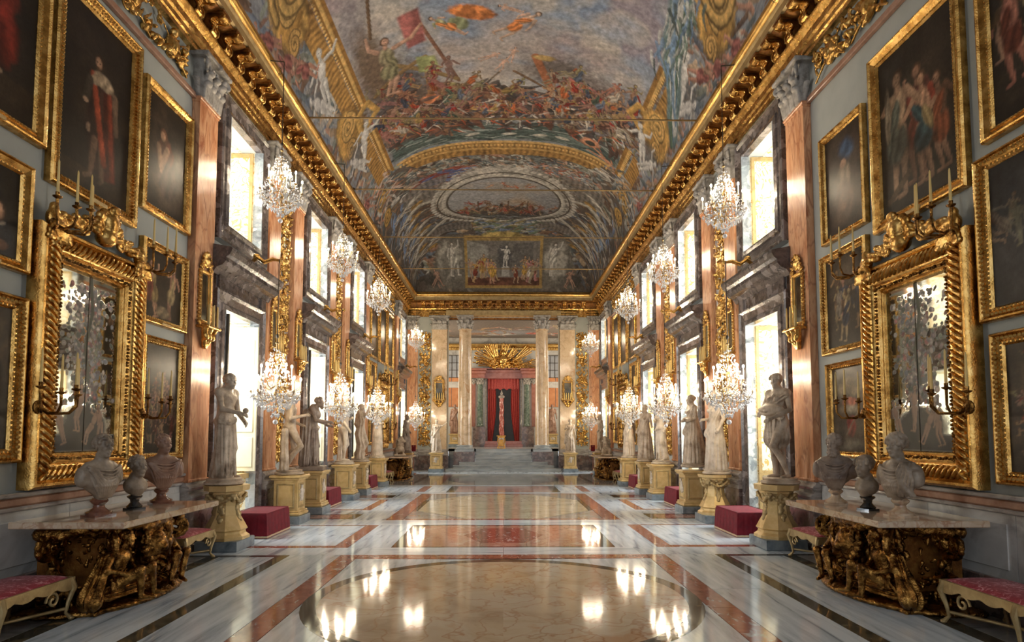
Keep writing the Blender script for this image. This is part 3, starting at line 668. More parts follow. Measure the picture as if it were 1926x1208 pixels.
    # painted giant scrolls, masks and shields on the sides
    for sd in (-1, 1):
        for cy, r in ((10.0, .8), (12.0, .75), (16.8, .85)):
            cx = sd * 5.25
            p.ell(cx, cy, r * 1.05, r * 1.3, (.16, .08, .03), sd * .3); p.ell(cx, cy, r * .95, r * 1.2, go, sd * .3, sh=.6, fold=1.2); p.ell(cx, cy, r * .7, r * .85, (.52, .31, .10), sd * .3, sh=.7)
            p.scroll(cx - sd * .1, cy - .2, r * .5, (.70, .46, .18), 2.2, sd, .16); p.scroll(cx + sd * .2, cy + .55, r * .35, (.66, .42, .16), -1.8, 0, .18)
        p.path([(sd * 4.5, 17.5), (sd * 4.0, 17.2), (sd * 4.2, 16.6), (sd * 4.7, 16.8), (sd * 4.8, 17.6)], .11, (.62, .40, .14))
        p.scroll(sd * 4.9, 11.6, .7, (.66, .44, .17), 1.6, pi, .14); p.scroll(sd * 5.3, 21.6, .5, go, 2, 0, .16); p.scroll(sd * 5.4, 22.9, .4, go, 2, 1, .16)
        # white plaster-like nudes (atlantes)
        for cx, cy, h, ln in ((5.55, 15.3, 2.0, .35), (5.35, 18.9, 1.9, .5), (5.9, 9.6, 2.0, .2)):
            p.ell(sd * cx, cy - h * .5, h * .28, h * .42, (.16, .15, .14), sd * ln, soft=.5, op=.8)
            p.fig(sd * cx, cy, h, (.70, .68, .64), (.58, .56, .52), (.66, .64, .6), -sd * ln, nude=True, hair=(.62, .6, .56), arms=[(.3, .95), (-.32, .7)])
            p.fig(sd * (cx - .25), cy + .2, h * .9, (.66, .64, .60), (.58, .56, .52), (.66, .64, .6), sd * .4, nude=True, hair=(.6, .58, .54), arms=[(.35, .8), (-.25, 1.0)])
        for cx, cy in ((5.6, 13.0), (5.2, 13.9), (5.7, 20.6), (5.8, 12.0)): p.fig(sd * cx, cy, 1.6, (.54, .30, .22), (.34, .14, .12), (.3, .2, .14), sd * .6)
    # blue, white and green banner over the right border
    D1 = [(4.15, 12.2), (4.3, 12.9), (4.45, 13.7), (4.75, 14.4), (5.05, 14.9), (5.4, 15.5), (5.8, 15.7)]
    for off, c, r in ((0, (.20, .28, .28), .36), (-.16, (.62, .63, .60), .16), (.14, (.22, .34, .50), .13), (.28, (.15, .22, .16), .12), (-.02, (.66, .66, .62), .08), (-.30, (.26, .36, .46), .08)):
        p.path([(x + off * .6 + .06 * sin(3 * y + off * 9), y + off) for x, y in D1], r, c)
    p.strokes(60, 3.95, 4.8, 12.0, 14.6, .7, .045, [(.62, .63, .6), (.2, .27, .22), (.22, .33, .48), (.12, .16, .15)], a0=1.2, da=.5)
    # garlands of flowers, blue and red draperies behind the arch
    p.strokes(520, -4.0, 3.9, 21.8, 23.1, .26, .05, [(.58, .58, .54), (.22, .26, .27), (.40, .42, .40), (.14, .17, .18), (.5, .36, .3)], a0=.5, da=1.2)
    p.strokes(160, .9, 3.6, 22.3, 23.3, .2, .05, [(.66, .42, .34), (.62, .6, .56), (.5, .18, .12), (.3, .34, .4)], a0=.3, da=1.2)
    p.strokes(90, -4.0, -1.6, 22.6, 23.9, .9, .08, [(.36, .10, .06), (.14, .20, .42), (.5, .42, .36), (.22, .3, .52)], a0=.1, da=.4)
    p.strokes(90, -6.2, -4.4, 20.5, 22.3, .5, .06, [(.62, .5, .44), (.5, .52, .5), (.16, .2, .22), (.54, .3, .2)], a0=.6, da=.9)
    p.strokes(90, 4.4, 6.2, 20.5, 22.3, .5, .06, [(.58, .56, .52), (.5, .52, .5), (.16, .2, .22), (.54, .36, .2)], a0=-.6, da=.9)
    # grey painted architecture
    for sd in (-1, 1):
        p.poly([(sd * 2.2, 23.0), (sd * 4.4, 23.2), (sd * 4.6, 25.0), (sd * 2.9, 25.0)], (.27, .25, .23), fold=26, fa=0, op=.8)
        p.poly([(sd * 1.6, 28.3), (sd * 4.6, 28.3), (sd * 4.8, 29.3), (sd * 1.6, 29.3)], (.25, .23, .22), fold=30, fa=0, op=.8)
        p.strokes(40, sd * 4.9 - .6, sd * 4.9 + .6, 23.4, 29.5, .6, .09, [(.24, .34, .54), (.34, .42, .56)], a0=pi / 2 - sd * .6, da=.4)
        # white winged figures sweeping along
        for k in range(7):
            cy = 24.2 + k * .95; cx = sd * (4.2 + .25 * (k % 3))
            p.ell(cx, cy, .9, .2, (.60, .57, .52), sd * .45, soft=.5, fold=2); p.ell(cx + sd * .5, cy + .3, .8, .13, (.12, .10, .09), sd * .4, soft=.6); p.ell(cx - sd * .3, cy + .5, .4, .22, (.42, .27, .10), sd * .3, fold=1)
            p.fig(cx, cy + .4, 1.2, (.64, .58, .5), (.56, .52, .46), (.5, .46, .4), sd * 1.2)
        p.path([(sd * 2.8, 27.6), (sd * 3.6, 28.3), (sd * 4.6, 29.0), (sd * 5.2, 29.8)], .12, (.66, .63, .57)); p.path([(sd * 2.9, 25.2), (sd * 3.8, 24.9), (sd * 4.6, 25.3)], .11, (.62, .6, .54))
    # ---- second picture: oval sea battle in a pale stucco frame
    p.ell(0, 25.7, 3.25, 3.15, (.56, .54, .50), soft=.06, fold=5); p.ell(0, 26.1, 2.85, 2.6, (.33, .30, .27), soft=.04)
    p.ell(0, 26.05, 2.7, 2.42, (.44, .45, .48), soft=.03)
    bx = (-2.6, 2.6, 23.7, 28.4)
    p.wash((.56, .50, .44), .6, .9, -.1, .4, (-2, 2, 24.2, 26.6)); p.ell(.7, 26.3, 1.2, .5, (.60, .42, .24), soft=1., op=.6)
    p.ell(0, 27.5, 2.3, .85, (.13, .11, .10), soft=.2); p.crowd(46, -2.2, 2.2, 26.7, 27.9, .6, .95, [(.30, .14, .08), (.5, .14, .1), (.14, .12, .10), (.55, .48, .4)], dark=.8, lean=1.)
    p.strokes(70, -1.9, 1.9, 27.8, 28.2, .6, .03, [(.08, .10, .11), (.3, .33, .34)], da=.15)
    for x in (-1.2, 1.1, .2): p.line(x, 27.2, x + .02, 26.2, .035, (.2, .14, .1))
    p.crowd(7, -.8, 1.0, 24.7, 25.3, .5, .7, [(.56, .2, .12), (.6, .35, .28)], lean=1.4)
    O = [(2.72 * cos(t), 26.05 + 2.44 * sin(t)) for t in np.linspace(0, 2 * pi, 60)]; p.path(O, .13, (.70, .68, .63)); p.path([(x * .955, 26.05 + (y - 26.05) * .95) for x, y in O], .05, (.16, .14, .12))
    p.path([(x * 1.12, 26.05 + (y - 26.05) * 1.12) for x, y in O], .04, (.14, .12, .1))
    for t in np.linspace(0, 2 * pi, 70): p.ell(3.25 * cos(t), 25.95 + 2.95 * sin(t), .14, .14, (.66, .64, .6))
    p.strokes(120, -1.6, 1.6, 28.5, 29.7, .5, .07, [(.2, .26, .18), (.5, .48, .42), (.44, .36, .18), (.26, .34, .5)], da=.5)
    # ---- end picture on the cove: room with a statue and courtiers
    vy = lambda Y, : VY + float(np.interp(Y - VY, EX, E)); vz = lambda z: VY + float(np.interp(-(z - VZ), -EZ, E))
    vt, vb = vy(30.0), vz(9.95)
    p.poly([(-3.4, vt - .5), (3.4, vt - .5), (4.6, vb + .4), (-4.6, vb + .4)], (.24, .22, .19), soft=.3)
    for sd in (-1, 1):
        p.ell(sd * 2.9, (vt + vb) / 2 - .1, .85, 1.3, (.40, .38, .34), fold=2, soft=.3)
        p.fig(sd * 2.6, vb - .5, 1.9, (.68, .65, .6), (.62, .6, .55), (.66, .62, .57), sd * .1, arms=[(.2, 1.05), (-.15, .5)]); p.fig(sd * 3.4, vb + .1, 1.1, (.58, .36, .28), (.3, .2, .15), None, sd * .5, nude=True)
        p.ell(sd * 4.1, vb - .25, .7, .45, (.10, .09, .08), soft=.5); p.fig(sd * 4.0, vb + .1, .9, (.52, .34, .26), (.3, .2, .15), None, -sd * .5, nude=True)
    p.poly([(-2.1, vt - .35), (2.1, vt - .35), (2.1, vb + .15), (-2.1, vb + .15)], (.52, .36, .14))
    p.ell(0, vt - .35, 1.2, .35, (.52, .40, .16), fold=2)
    p.poly([(-1.95, vt), (1.95, vt), (1.95, vb), (-1.95, vb)], (.28, .26, .24)); p.poly([(-1.95, vt), (-.8, vt + .3), (-.8, vb - .8), (-1.95, vb - .4)], (.40, .39, .36), fold=0)
    p.poly([(.5, vt + .2), (1.6, vt + .1), (1.6, vb - 1.1), (.5, vb - 1.0)], (.20, .19, .18)); p.poly([(-1.95, vb - .45), (1.95, vb - .45), (1.95, vb), (-1.95, vb)], (.20, .09, .06), fold=12, fa=pi / 2)
    p.ell(.05, (vt + vb) / 2 - .3, .5, .9, (.13, .13, .13), soft=.4); p.poly([(-.12, vb - .5), (.32, vb - .5), (.32, vb - 1.0), (-.12, vb - 1.0)], (.5, .48, .45)); p.fig(.1, vb - 1.0, 1.2, (.68, .66, .62), (.6, .58, .54), None, .05, hair=(.6, .58, .55))
    p.crowd(9, -1.7, -.4, vb - .45, vb - .1, 1.0, 1.3, [(.62, .40, .10), (.35, .08, .05), (.2, .26, .34), (.58, .36, .12)], lean=.3); p.crowd(9, .6, 1.75, vb - .45, vb - .1, 1.0, 1.25, [(.60, .38, .10), (.3, .28, .24), (.34, .10, .06), (.6, .55, .48)], lean=.3)
    # fine brushwork over everything
    p.c[..., :3] *= (1 + .20 * p.noise(.12) + .10 * p.noise(.05))[..., None]
    p.c[..., :3] = np.clip(p.c[..., :3], .003, 1) ** 1.12 * 1.16
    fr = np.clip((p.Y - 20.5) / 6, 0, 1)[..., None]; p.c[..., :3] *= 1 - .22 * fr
    p.c[..., 3] = 1
    # surface
    sx = np.sign(p.x) * np.interp(abs(p.x), S, SX); sz = np.interp(abs(p.x), S, SZ)
    ey = np.where(p.y < VY, p.y, VY + np.interp(p.y - VY, E, EX)); ez = np.where(p.y < VY, VB, np.interp(p.y - VY, E, EZ))
    X = np.repeat(sx[None], p.ny, 0); Y = np.repeat(ey[:, None], p.nx, 1); Z = VZ + np.minimum(sz[None], ez[:, None])
    V = np.stack([X, Y, Z], -1).reshape(-1, 3)
    i = np.arange(p.nx - 1)[None] + np.arange(p.ny - 1)[:, None] * p.nx; i = i.ravel()
    Q = np.stack([i, i + p.nx, i + p.nx + 1, i + 1], 1)
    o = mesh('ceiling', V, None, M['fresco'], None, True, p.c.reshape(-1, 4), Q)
    tag(o, 'frescoed barrel vault with a sea battle in a gilded border', kind='structure')
    mb = MB(); mb.box(-5.9, 5.9, -6, 7.02, 12.55, 12.8)
    for sd in (-1, 1):
        mb.grid(lambda u, v: (sd * VA * sin(u * pi / 2) ** (2 / VN), -6 + 13.1 * v, VZ + VB * max(0, cos(u * pi / 2)) ** (2 / VN) + .004), 20, 1)
    mb.box(-5.9, 5.9, -6, 32.2, 12.75, 12.95); mb.box(-5.9, -4.77, -6, 32.3, 9.58, 12.8); mb.box(4.77, 5.9, -6, 32.3, 9.58, 12.8); mb.box(-5.9, 5.9, 31.25, 32.3, 9.55, 12.8)
    tag(mb.build('ceiling_shell', mat('plain_plaster', [(.36, .33, .28), (.42, .39, .34)], 3, .8)), 'plain masonry around the vault', kind='structure')


build_ceiling()

# ---------------------------------------------------------------- floor of inlaid slabs
fl = MB(); fl.box(-5.5, 5.5, -6, 33.4, -.2, -.012)
floor = tag(fl.build('floor', M['green']), 'polished inlaid marble floor', kind='structure')
SLAB = {}


def slab(x0, x1, y0, y1, m, n=0, g=.003):
    """band of floor slabs, split along its longer side"""
    lx, ly = x1 - x0, y1 - y0
    n = n or max(1, round(max(lx, ly) / 1.6))
    for i in range(n):
        a, b, c, d = (x0 + lx * i / n, x0 + lx * (i + 1) / n, y0, y1) if lx > ly else (x0, x1, y0 + ly * i / n, y0 + ly * (i + 1) / n)
        mb = MB(); mb.box(a + g, b - g, c + g, d - g, -.03, random.uniform(-.0006, .0004)); mb.build('marble_slab', M[m], floor)


def pslab(P, m, name='marble_slab'):
    mb = MB(); mb.prism(P, lambda u, v, t: (u, v, t), -.03, random.uniform(-.0006, .0003)); return mb.build(name, M[m], floor)


def ring(cx, cy, a, b, w, m, n=64, name='inlaid_ring'):
    mb = MB()
    for i in range(n):
        t0, t1 = 2 * pi * i / n, 2 * pi * (i + 1) / n
        P = [(cx + r_a * cos(t), cy + r_b * sin(t), z) for z in (-.03, .0006) for r_a, r_b, t in ((a, b, t0), (a, b, t1), (a - w, b - w, t1), (a - w, b - w, t0))]
        mb.add(P, [(0, 3, 2, 1), (4, 5, 6, 7), (0, 1, 5, 4), (2, 3, 7, 6)])
    return mb.build(name, M[m], floor)


def ovalf(cx, cy, a, b, w, m, ringm):
    N = 16
    for q in range(4):
        P = [(cx, cy)] + [(cx + (a - w) * cos(q * pi / 2 + pi / 2 * i / N), cy + (b - w) * sin(q * pi / 2 + pi / 2 * i / N)) for i in range(N + 1)]
        pslab(P, m, 'oval_inlay')
    ring(cx, cy, a, b, w, ringm)


def corners(cx, cy, a, b, X, Y, m, n=14):
    for sx in (-1, 1):
        for sy in (-1, 1):
            for i in range(n // 2, n):   # slabs between the oval and the corner of its field, in strips
                pass
            Ps = [(cx + sx * X, cy + sy * Y)] + [(cx + sx * a * cos(t), cy + sy * b * sin(t)) for t in np.linspace(0, pi / 2, n)]
            Ps = [(max(-X, min(X, x)), y) for x, y in Ps]
            mb = MB(); V = [(x, y, z) for z in (-.03, -.0004) for x, y in Ps]; k = len(Ps); F = []
            for i in range(1, k - 1): F += [(k, k + i, k + i + 1) if sx * sy > 0 else (k, k + i + 1, k + i)]
            mb.add(V, F).build('corner_slab', M[m], floor)


def both(f, x0, x1, *a, **k):
    f(x0, x1, *a, **k); f(-x1, -x0, *a, **k)


# bay nearest the camera
slab(-2.27, 2.27, 9.12, 9.42, 'red', 4)
both(slab, 2.27, 2.57, 2.2, 9.42, 'red', n=5)
both(slab, 2.57, 3.37, 1.0, 9.42, 'white', n=4)
both(slab, 3.37, 3.56, 1.0, 9.42, 'green', n=5); both(slab, 3.56, 4.42, 1.0, 9.28, 'white', n=4); both(slab, 4.42, 4.62, 1.0, 9.28, 'green', n=4); both(slab, 4.62, 5.3, 1.0, 9.28, 'grey', n=4)
both(slab, 3.56, 5.3, 9.28, 9.42, 'green', n=1)
ovalf(0, 7.0, 2.28, 2.06, .17, 'oval', 'green'); corners(0, 7.0, 2.275, 2.055, 2.265, 2.12, 'white')
slab(-2.27, 2.27, 4.58, 4.88, 'red', 4); slab(-2.27, 2.27, 1.0, 4.58, 'rosso', 3)
# cross band and first window bay
slab(-2.2, 2.2, 9.42, 10.02, 'whitex', 2); both(slab, 2.2, 5.3, 9.42, 10.02, 'white', n=2)
both(slab, 1.9, 2.62, 10.02, 12.5, 'white', n=2); both(slab, 2.62, 2.88, 10.2, 12.5, 'red', n=2); both(slab, 2.62, 5.3, 10.02, 10.2, 'red', n=2)
both(slab, 2.88, 4.8, 10.2, 12.42, 'white', n=2); both(slab, 4.8, 5.3, 10.2, 12.42, 'green', n=1); both(slab, 2.88, 5.3, 12.42, 12.5, 'red', n=1)


def panel(y0, y1, X, sd_m, in_m, border):
    slab(-X, X, y0, y0 + .08, border, 2); slab(-X, X, y1 - .08, y1, border, 2); both(slab, X - .28, X, y0 + .08, y1 - .08, border, n=1)
    c = (y0 + y1) / 2; h = (y1 - y0) / 2 - .08; W = X - .28
    pslab([(-.75, c), (-.4, c - h * .7), (.4, c - h * .7), (.75, c), (.4, c + h * .7), (-.4, c + h * .7)], 'red')
    for s in (-1, 1):
        pslab([(s * W, c - h), (s * W, c + h), (s * .405, c + h), (s * .405, c + h * .7), (s * .755, c), (s * .405, c - h * .7), (s * .405, c - h)][::s], in_m)
    pslab([(-.4, c - h), (.4, c - h), (.4, c - h * .705), (-.4, c - h * .705)], in_m); pslab([(-.4, c + h * .705), (.4, c + h * .705), (.4, c + h), (-.4, c + h)], in_m)


panel(10.02, 12.47, 1.9, 'green', 'rosso', 'green')
# second bay
slab(-2.62, 2.62, 12.47, 13.22, 'whitex', 2); both(slab, 2.62, 5.3, 12.5, 13.22, 'white', n=2)
both(slab, 2.26, 2.63, 13.22, 19.05, 'red', n=4); slab(-2.26, 2.26, 13.22, 13.4, 'red', 3); slab(-2.26, 2.26, 18.87, 19.05, 'red', 3)
both(slab, 2.63, 3.36, 13.22, 19.05, 'white', n=4)
O = [(-.8, 13.42), (.8, 13.42), (2.14, 14.85), (2.14, 17.2), (.8, 18.85), (-.8, 18.85), (-2.14, 17.2), (-2.14, 14.85)]
pslab([O[0], O[1], O[2], (-2.14, 14.85)], 'yellowgrey'); pslab([(-2.14, 14.86), (2.14, 14.86), (2.14, 17.19), (-2.14, 17.19)], 'yellowgrey'); pslab([(-2.14, 17.2), (2.14, 17.2), (.8, 18.85), (-.8, 18.85)], 'yellowgrey')
for s in (-1, 1):
    pslab([(s * .85, 13.4), (s * 2.25, 13.4), (s * 2.25, 14.88)][::s], 'grey'); pslab([(s * 2.25, 17.18), (s * 2.25, 18.87), (s * .85, 18.87)][::s], 'grey')
    pslab([(s * 2.16, 14.8), (s * 2.25, 14.9), (s * 2.25, 17.15), (s * 2.16, 17.2)][::s], 'green')
for y0, y1 in ((13.36, 14.2), (17.85, 18.6)):
    both(slab, 3.36, 4.9, y0, y0 + .12, 'green', n=1); both(slab, 3.36, 4.9, y1 - .12, y1, 'green', n=1); both(slab, 3.36, 3.55, y0 + .12, y1 - .12, 'green', n=1); both(slab, 3.55, 4.9, y0 + .12, y1 - .12, 'rosso', n=1)
both(slab, 3.36, 5.3, 13.22, 13.36, 'white', n=1); both(slab, 3.36, 5.3, 14.2, 14.95, 'white', n=1); both(slab, 3.36, 5.3, 17.35, 17.85, 'white', n=1); both(slab, 3.36, 5.3, 18.6, 19.05, 'white', n=1)
both(slab, 3.36, 3.6, 14.95, 17.35, 'red', n=2); both(slab, 3.6, 4.85, 15.1, 17.2, 'white', n=1); both(slab, 3.6, 5.3, 14.95, 15.1, 'red', n=1); both(slab, 3.6, 5.3, 17.2, 17.35, 'red', n=1); both(slab, 4.85, 5.3, 15.1, 17.2, 'green', n=1); both(slab, 4.9, 5.3, 13.36, 14.2, 'white', n=1)
# third window bay
slab(-2.63, 2.63, 19.05, 19.5, 'whitex', 2); both(slab, 2.63, 5.3, 19.05, 19.7, 'white', n=1)
panel(19.5, 21.85, 1.9, 'green', 'rosso', 'green')
both(slab, 1.9, 2.63, 19.5, 21.85, 'white', n=1); both(slab, 2.63, 2.92, 19.7, 21.85, 'red', n=1); both(slab, 2.92, 4.85, 19.7, 21.85, 'white', n=1); both(slab, 4.85, 5.3, 19.7, 21.85, 'red', n=1)
slab(-5.3, 5.3, 21.85, 22.35, 'whitex', 5)
# far bay with its grey oval
both(slab, 2.4, 2.75, 22.35, 28.4, 'red', n=4); both(slab, 2.75, 3.4, 22.35, 28.4, 'grey', n=4); both(slab, 3.4, 3.6, 22.35, 28.4, 'green', n=3); both(slab, 3.6, 5.3, 22.35, 28.4, 'grey', n=3)
ovalf(0, 25.4, 2.38, 2.95, .14, 'grey', 'green'); corners(0, 25.4, 2.37, 2.94, 2.39, 3.04, 'yellowgrey')
slab(-5.3, 5.3, 28.4, 28.8, 'whitex', 5); slab(-2.9, 2.9, 28.8, 30.2, 'white', 3); both(slab, 2.9, 5.3, 28.8, 31.8, 'white', n=2)
# ---------------------------------------------------------------- walls
ORD = ['first', 'second', 'third', 'fourth', 'fifth', 'sixth', 'seventh', 'eighth', 'ninth']
SIDE = {-1: 'left', 1: 'right'}


def wb(mb, sd, p0, p1, y0, y1, z0, z1, b=0):
    """box that stands p0..p1 proud of the side wall"""
    x = sorted((sd * (5.25 - p0), sd * (5.25 - p1)))
    return mb.box(x[0], x[1], y0, y1, z0, z1, b)


def wallframe(sd):
    return pi / 2 * sd


YB = 31.7
HW = .72
LOZ0, LOZ1, UPZ0, UPZ1 = .16, 4.2, 5.78, 7.86
for sd in (-1, 1):
    mb = MB(); y = -6
    for wy in WINY:
        wb(mb, sd, -.3, 0, y, wy - HW, 0, 9.6)
        for z0, z1 in ((0, LOZ0), (LOZ1, UPZ0), (UPZ1, 9.6)): wb(mb, sd, -.3, 0, wy - HW, wy + HW, z0, z1)
        y = wy + HW
    wb(mb, sd, -.3, 0, y, 40, 0, 9.6)
    wl_ = tag(mb.build('wall_' + SIDE[sd], M['wall']), 'grey green painted ' + SIDE[sd] + ' wall of the gallery', kind='structure')
    # skirting, dado and rail in the picture bays
    for nm, (ya, yb) in enumerate(((1.0, 9.62), (22.25, 27.9))):
        mb = MB(); wb(mb, sd, 0, .10, ya, yb, 0, .40, .012); wb(mb, sd, 0, .13, ya, yb, 0, .1)
        tag(mb.build('baseboard_%s' % SIDE[sd], M['darkbr']), 'dark breccia skirting of the %s wall, %s bay' % (SIDE[sd], ('near', 'far')[nm]), kind='structure')
        dd = D.objects.new('trim_%d' % (nm + 1 + (2 if sd > 0 else 0)), None); link(dd); tag(dd, 'marble dado of the %s wall, %s bay' % (SIDE[sd], ('near', 'far')[nm]), kind='structure')
        n = int((yb - ya) / 1.1)
        for i in range(n):
            a = ya + (yb - ya) * i / n; b = ya + (yb - ya) * (i + 1) / n
            mb = MB(); wb(mb, sd, 0, .05, a + .004, b - .004, .40, 1.08); wb(mb, sd, .045, .065, a + .1, b - .1, .5, .98, .008); o = mb.build('dado_panel', M['dado'], dd)
        mb = MB(); wb(mb, sd, 0, .085, ya, yb, 1.08, 1.13, .015); wb(mb, sd, 0, .10, ya, yb, 1.23, 1.28, .012); o = mb.build('white_rail', M['basegrey'], dd)
        mb = MB(); wb(mb, sd, 0, .075, ya, yb, 1.13, 1.23, .02); o = mb.build('red_rail', M['redmould'], dd)
        mb = MB(); wb(mb, sd, 0, .08, ya, yb, 7.56, 7.62, .012); wb(mb, sd, 0, .055, ya, yb, 7.62, 7.67); o = mb.build('upper_red_moulding', M['redmould'], dd)

# ---------------------------------------------------------------- windows
wn = 0
for sd in (-1, 1):
    for i, wy in enumerate(WINY):
        wn += 1
        W = D.objects.new('window_%d' % wn, None); link(W); W['kind'] = 'structure'; W['label'] = 'deep marble framed window, %s from the camera in the %s wall' % (ORD[i], SIDE[sd])
        for z0, z1, lo in ((LOZ0, LOZ1, 1), (UPZ0, UPZ1, 0)):
            # reveals
            for s in (-1, 1):
                y0 = wy + s * (HW - .008); y1 = wy + s * (HW + .12); a, b = min(y0, y1), max(y0, y1)
                mb = MB(); wb(mb, sd, -.03, .152, *sorted((y0, wy + s * (HW + .014))), z0, z1); mb.build('jamb', M['jamb'], W)  # lining over the breccia return, its daylight put into the colour
                mb = MB(); wb(mb, sd, -1.3, -.03, a, b, z0, z1); mb.build('reveal', M['grot'], W)
                mb = MB(); q = y0 - s * .02
                if not (sd < 0 and lo):
                    x0, x1 = sorted((sd * (5.25 + .05), sd * (5.25 + 1.2)))
                    ya, yb = sorted((y0 - s * .025, y0 + s * .01))
                    for (u0, u1, v0, v1) in ((x0 + .07, x1 - .07, z0 + .02, z0 + .1), (x0 + .07, x1 - .07, z1 - .1, z1 - .02), (x0, x0 + .07, z0 + .02, z1 - .02), (x1 - .07, x1, z0 + .02, z1 - .02)): mb.box(u0, u1, ya, yb, v0, v1)
                    if lo: mb.box(x0 + .07, x1 - .07, ya, yb, z0 + .9, z0 + 1.0)
                    mb.build('reveal_border', M['gold_pale'], W)
            for zz, nm, m in ((z1, 'soffit', 'grot'), (z0 - .1, 'sill', 'jamb')):
                mb = MB(); wb(mb, sd, -1.3, -.3 if nm == 'sill' else -.3, wy - HW - .12, wy + HW + .12, zz + (-.006 if nm == 'soffit' else .006), zz + .1); mb.build(nm, M[m], W)
            # glazing
            mb = MB()
            for k in range(3): yy = wy - HW + .03 + (2 * HW - .06) * k / 2; wb(mb, sd, -1.3, -1.24, yy - .03, yy + .03, z0, z1)
            nz = 6 if lo else 4
            for k in range(nz + 1): zz = z0 + .03 + (z1 - z0 - .06) * k / nz; wb(mb, sd, -1.29, -1.25, wy - HW, wy + HW, zz - .02, zz + .02)
            mb.build('window_frame', M['shutter'], W)
            mb = MB(); wb(mb, sd, -1.274, -1.268, wy - HW, wy + HW, z0, z1); mb.build('pane', M['glass'], W)
            # marble surround with stepped profile
            prof = [(-.34, .0), (-.34, .15), (-.30, .17), (-.25, .13), (-.12, .11), (-.09, .135), (-.03, .15), (0, .15), (0, 0)]
            m2 = MB().frame(-HW, HW, (-.5 if lo else z0), z1, prof)
            if lo: m2.V = [(x, y, max(z, .16)) for x, y, z in m2.V]
            mm = MB(); mm.V = [(sd * (5.25 - y), wy + x, z) for x, y, z in m2.V]; mm.F = m2.F
            mm.build('surround', M['breccia'], W)
        # frieze and cornice over the lower opening
        mb = MB(); wb(mb, sd, 0, .12, wy - HW - .34, wy + HW + .34, LOZ1 + .34, 4.78); mb.build('frieze', M['breccia'], W)
        mb = MB(); wb(mb, sd, .0, .16, wy - HW - .30, wy - HW - .08, 4.5, 4.8, .02); wb(mb, sd, .0, .16, wy + HW + .08, wy + HW + .30, 4.5, 4.8, .02); mb.build('frieze_block', M['breccia'], W)
        P = [(0, 4.76), (.14, 4.76), (.17, 4.82), (.20, 4.86), (.30, 4.90), (.36, 4.97), (.36, 5.04), (.42, 5.08), (.46, 5.16), (.46, 5.21), (0, 5.30)]
        mb = MB(); mb.prism(P, lambda u, v, t: (sd * (5.25 - u), t, v), wy - 1.22, wy + 1.22); mb.build('window_cornice', M['breccia'], W)
        mb = MB(); wb(mb, sd, 0, .09, wy - 1.1, wy + 1.1, 0, .16, .01); mb.build('threshold', M['step'], W)
        if sd < 0:
            # shutters of the lower windows
            for yy, p0, p1, nm, mt in ((wy + HW - .06, -1.0, .17, 'shutter', 'shutter'), (wy - HW + .03, -.5, .20, 'shutter', 'shutter_shaded')):
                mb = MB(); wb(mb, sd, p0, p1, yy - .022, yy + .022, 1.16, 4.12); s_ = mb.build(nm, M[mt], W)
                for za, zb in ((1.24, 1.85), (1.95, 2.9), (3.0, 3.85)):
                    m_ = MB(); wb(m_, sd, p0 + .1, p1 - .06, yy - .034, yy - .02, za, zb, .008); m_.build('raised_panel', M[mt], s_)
            mb = MB(); wb(mb, sd, -.3, .03, wy - HW, wy + HW, 1.02, 1.12); mb.build('inner_sill', M['ped'], W)
        # gilded arm carrying the lower chandelier
        g = tag(MB().tube([(sd * 5.0, wy - .0, 5.28), (sd * 4.86, wy, 5.40), (sd * 4.72, wy, 5.30), (sd * 4.56, wy, 5.36), (sd * 4.4, wy, 5.33)], [.03, .05, .045, .04, .02]).ball((sd * 4.4, wy, 5.33), .045).ball((sd * 4.88, wy, 5.42), (.07, .05, .05)).build('gilded_arm', M['gold'], None, True),
                'gilded twisted arm over the %s %s window holding a chandelier' % (ORD[i], SIDE[sd]), 'bracket', 'gilded arms over the windows')

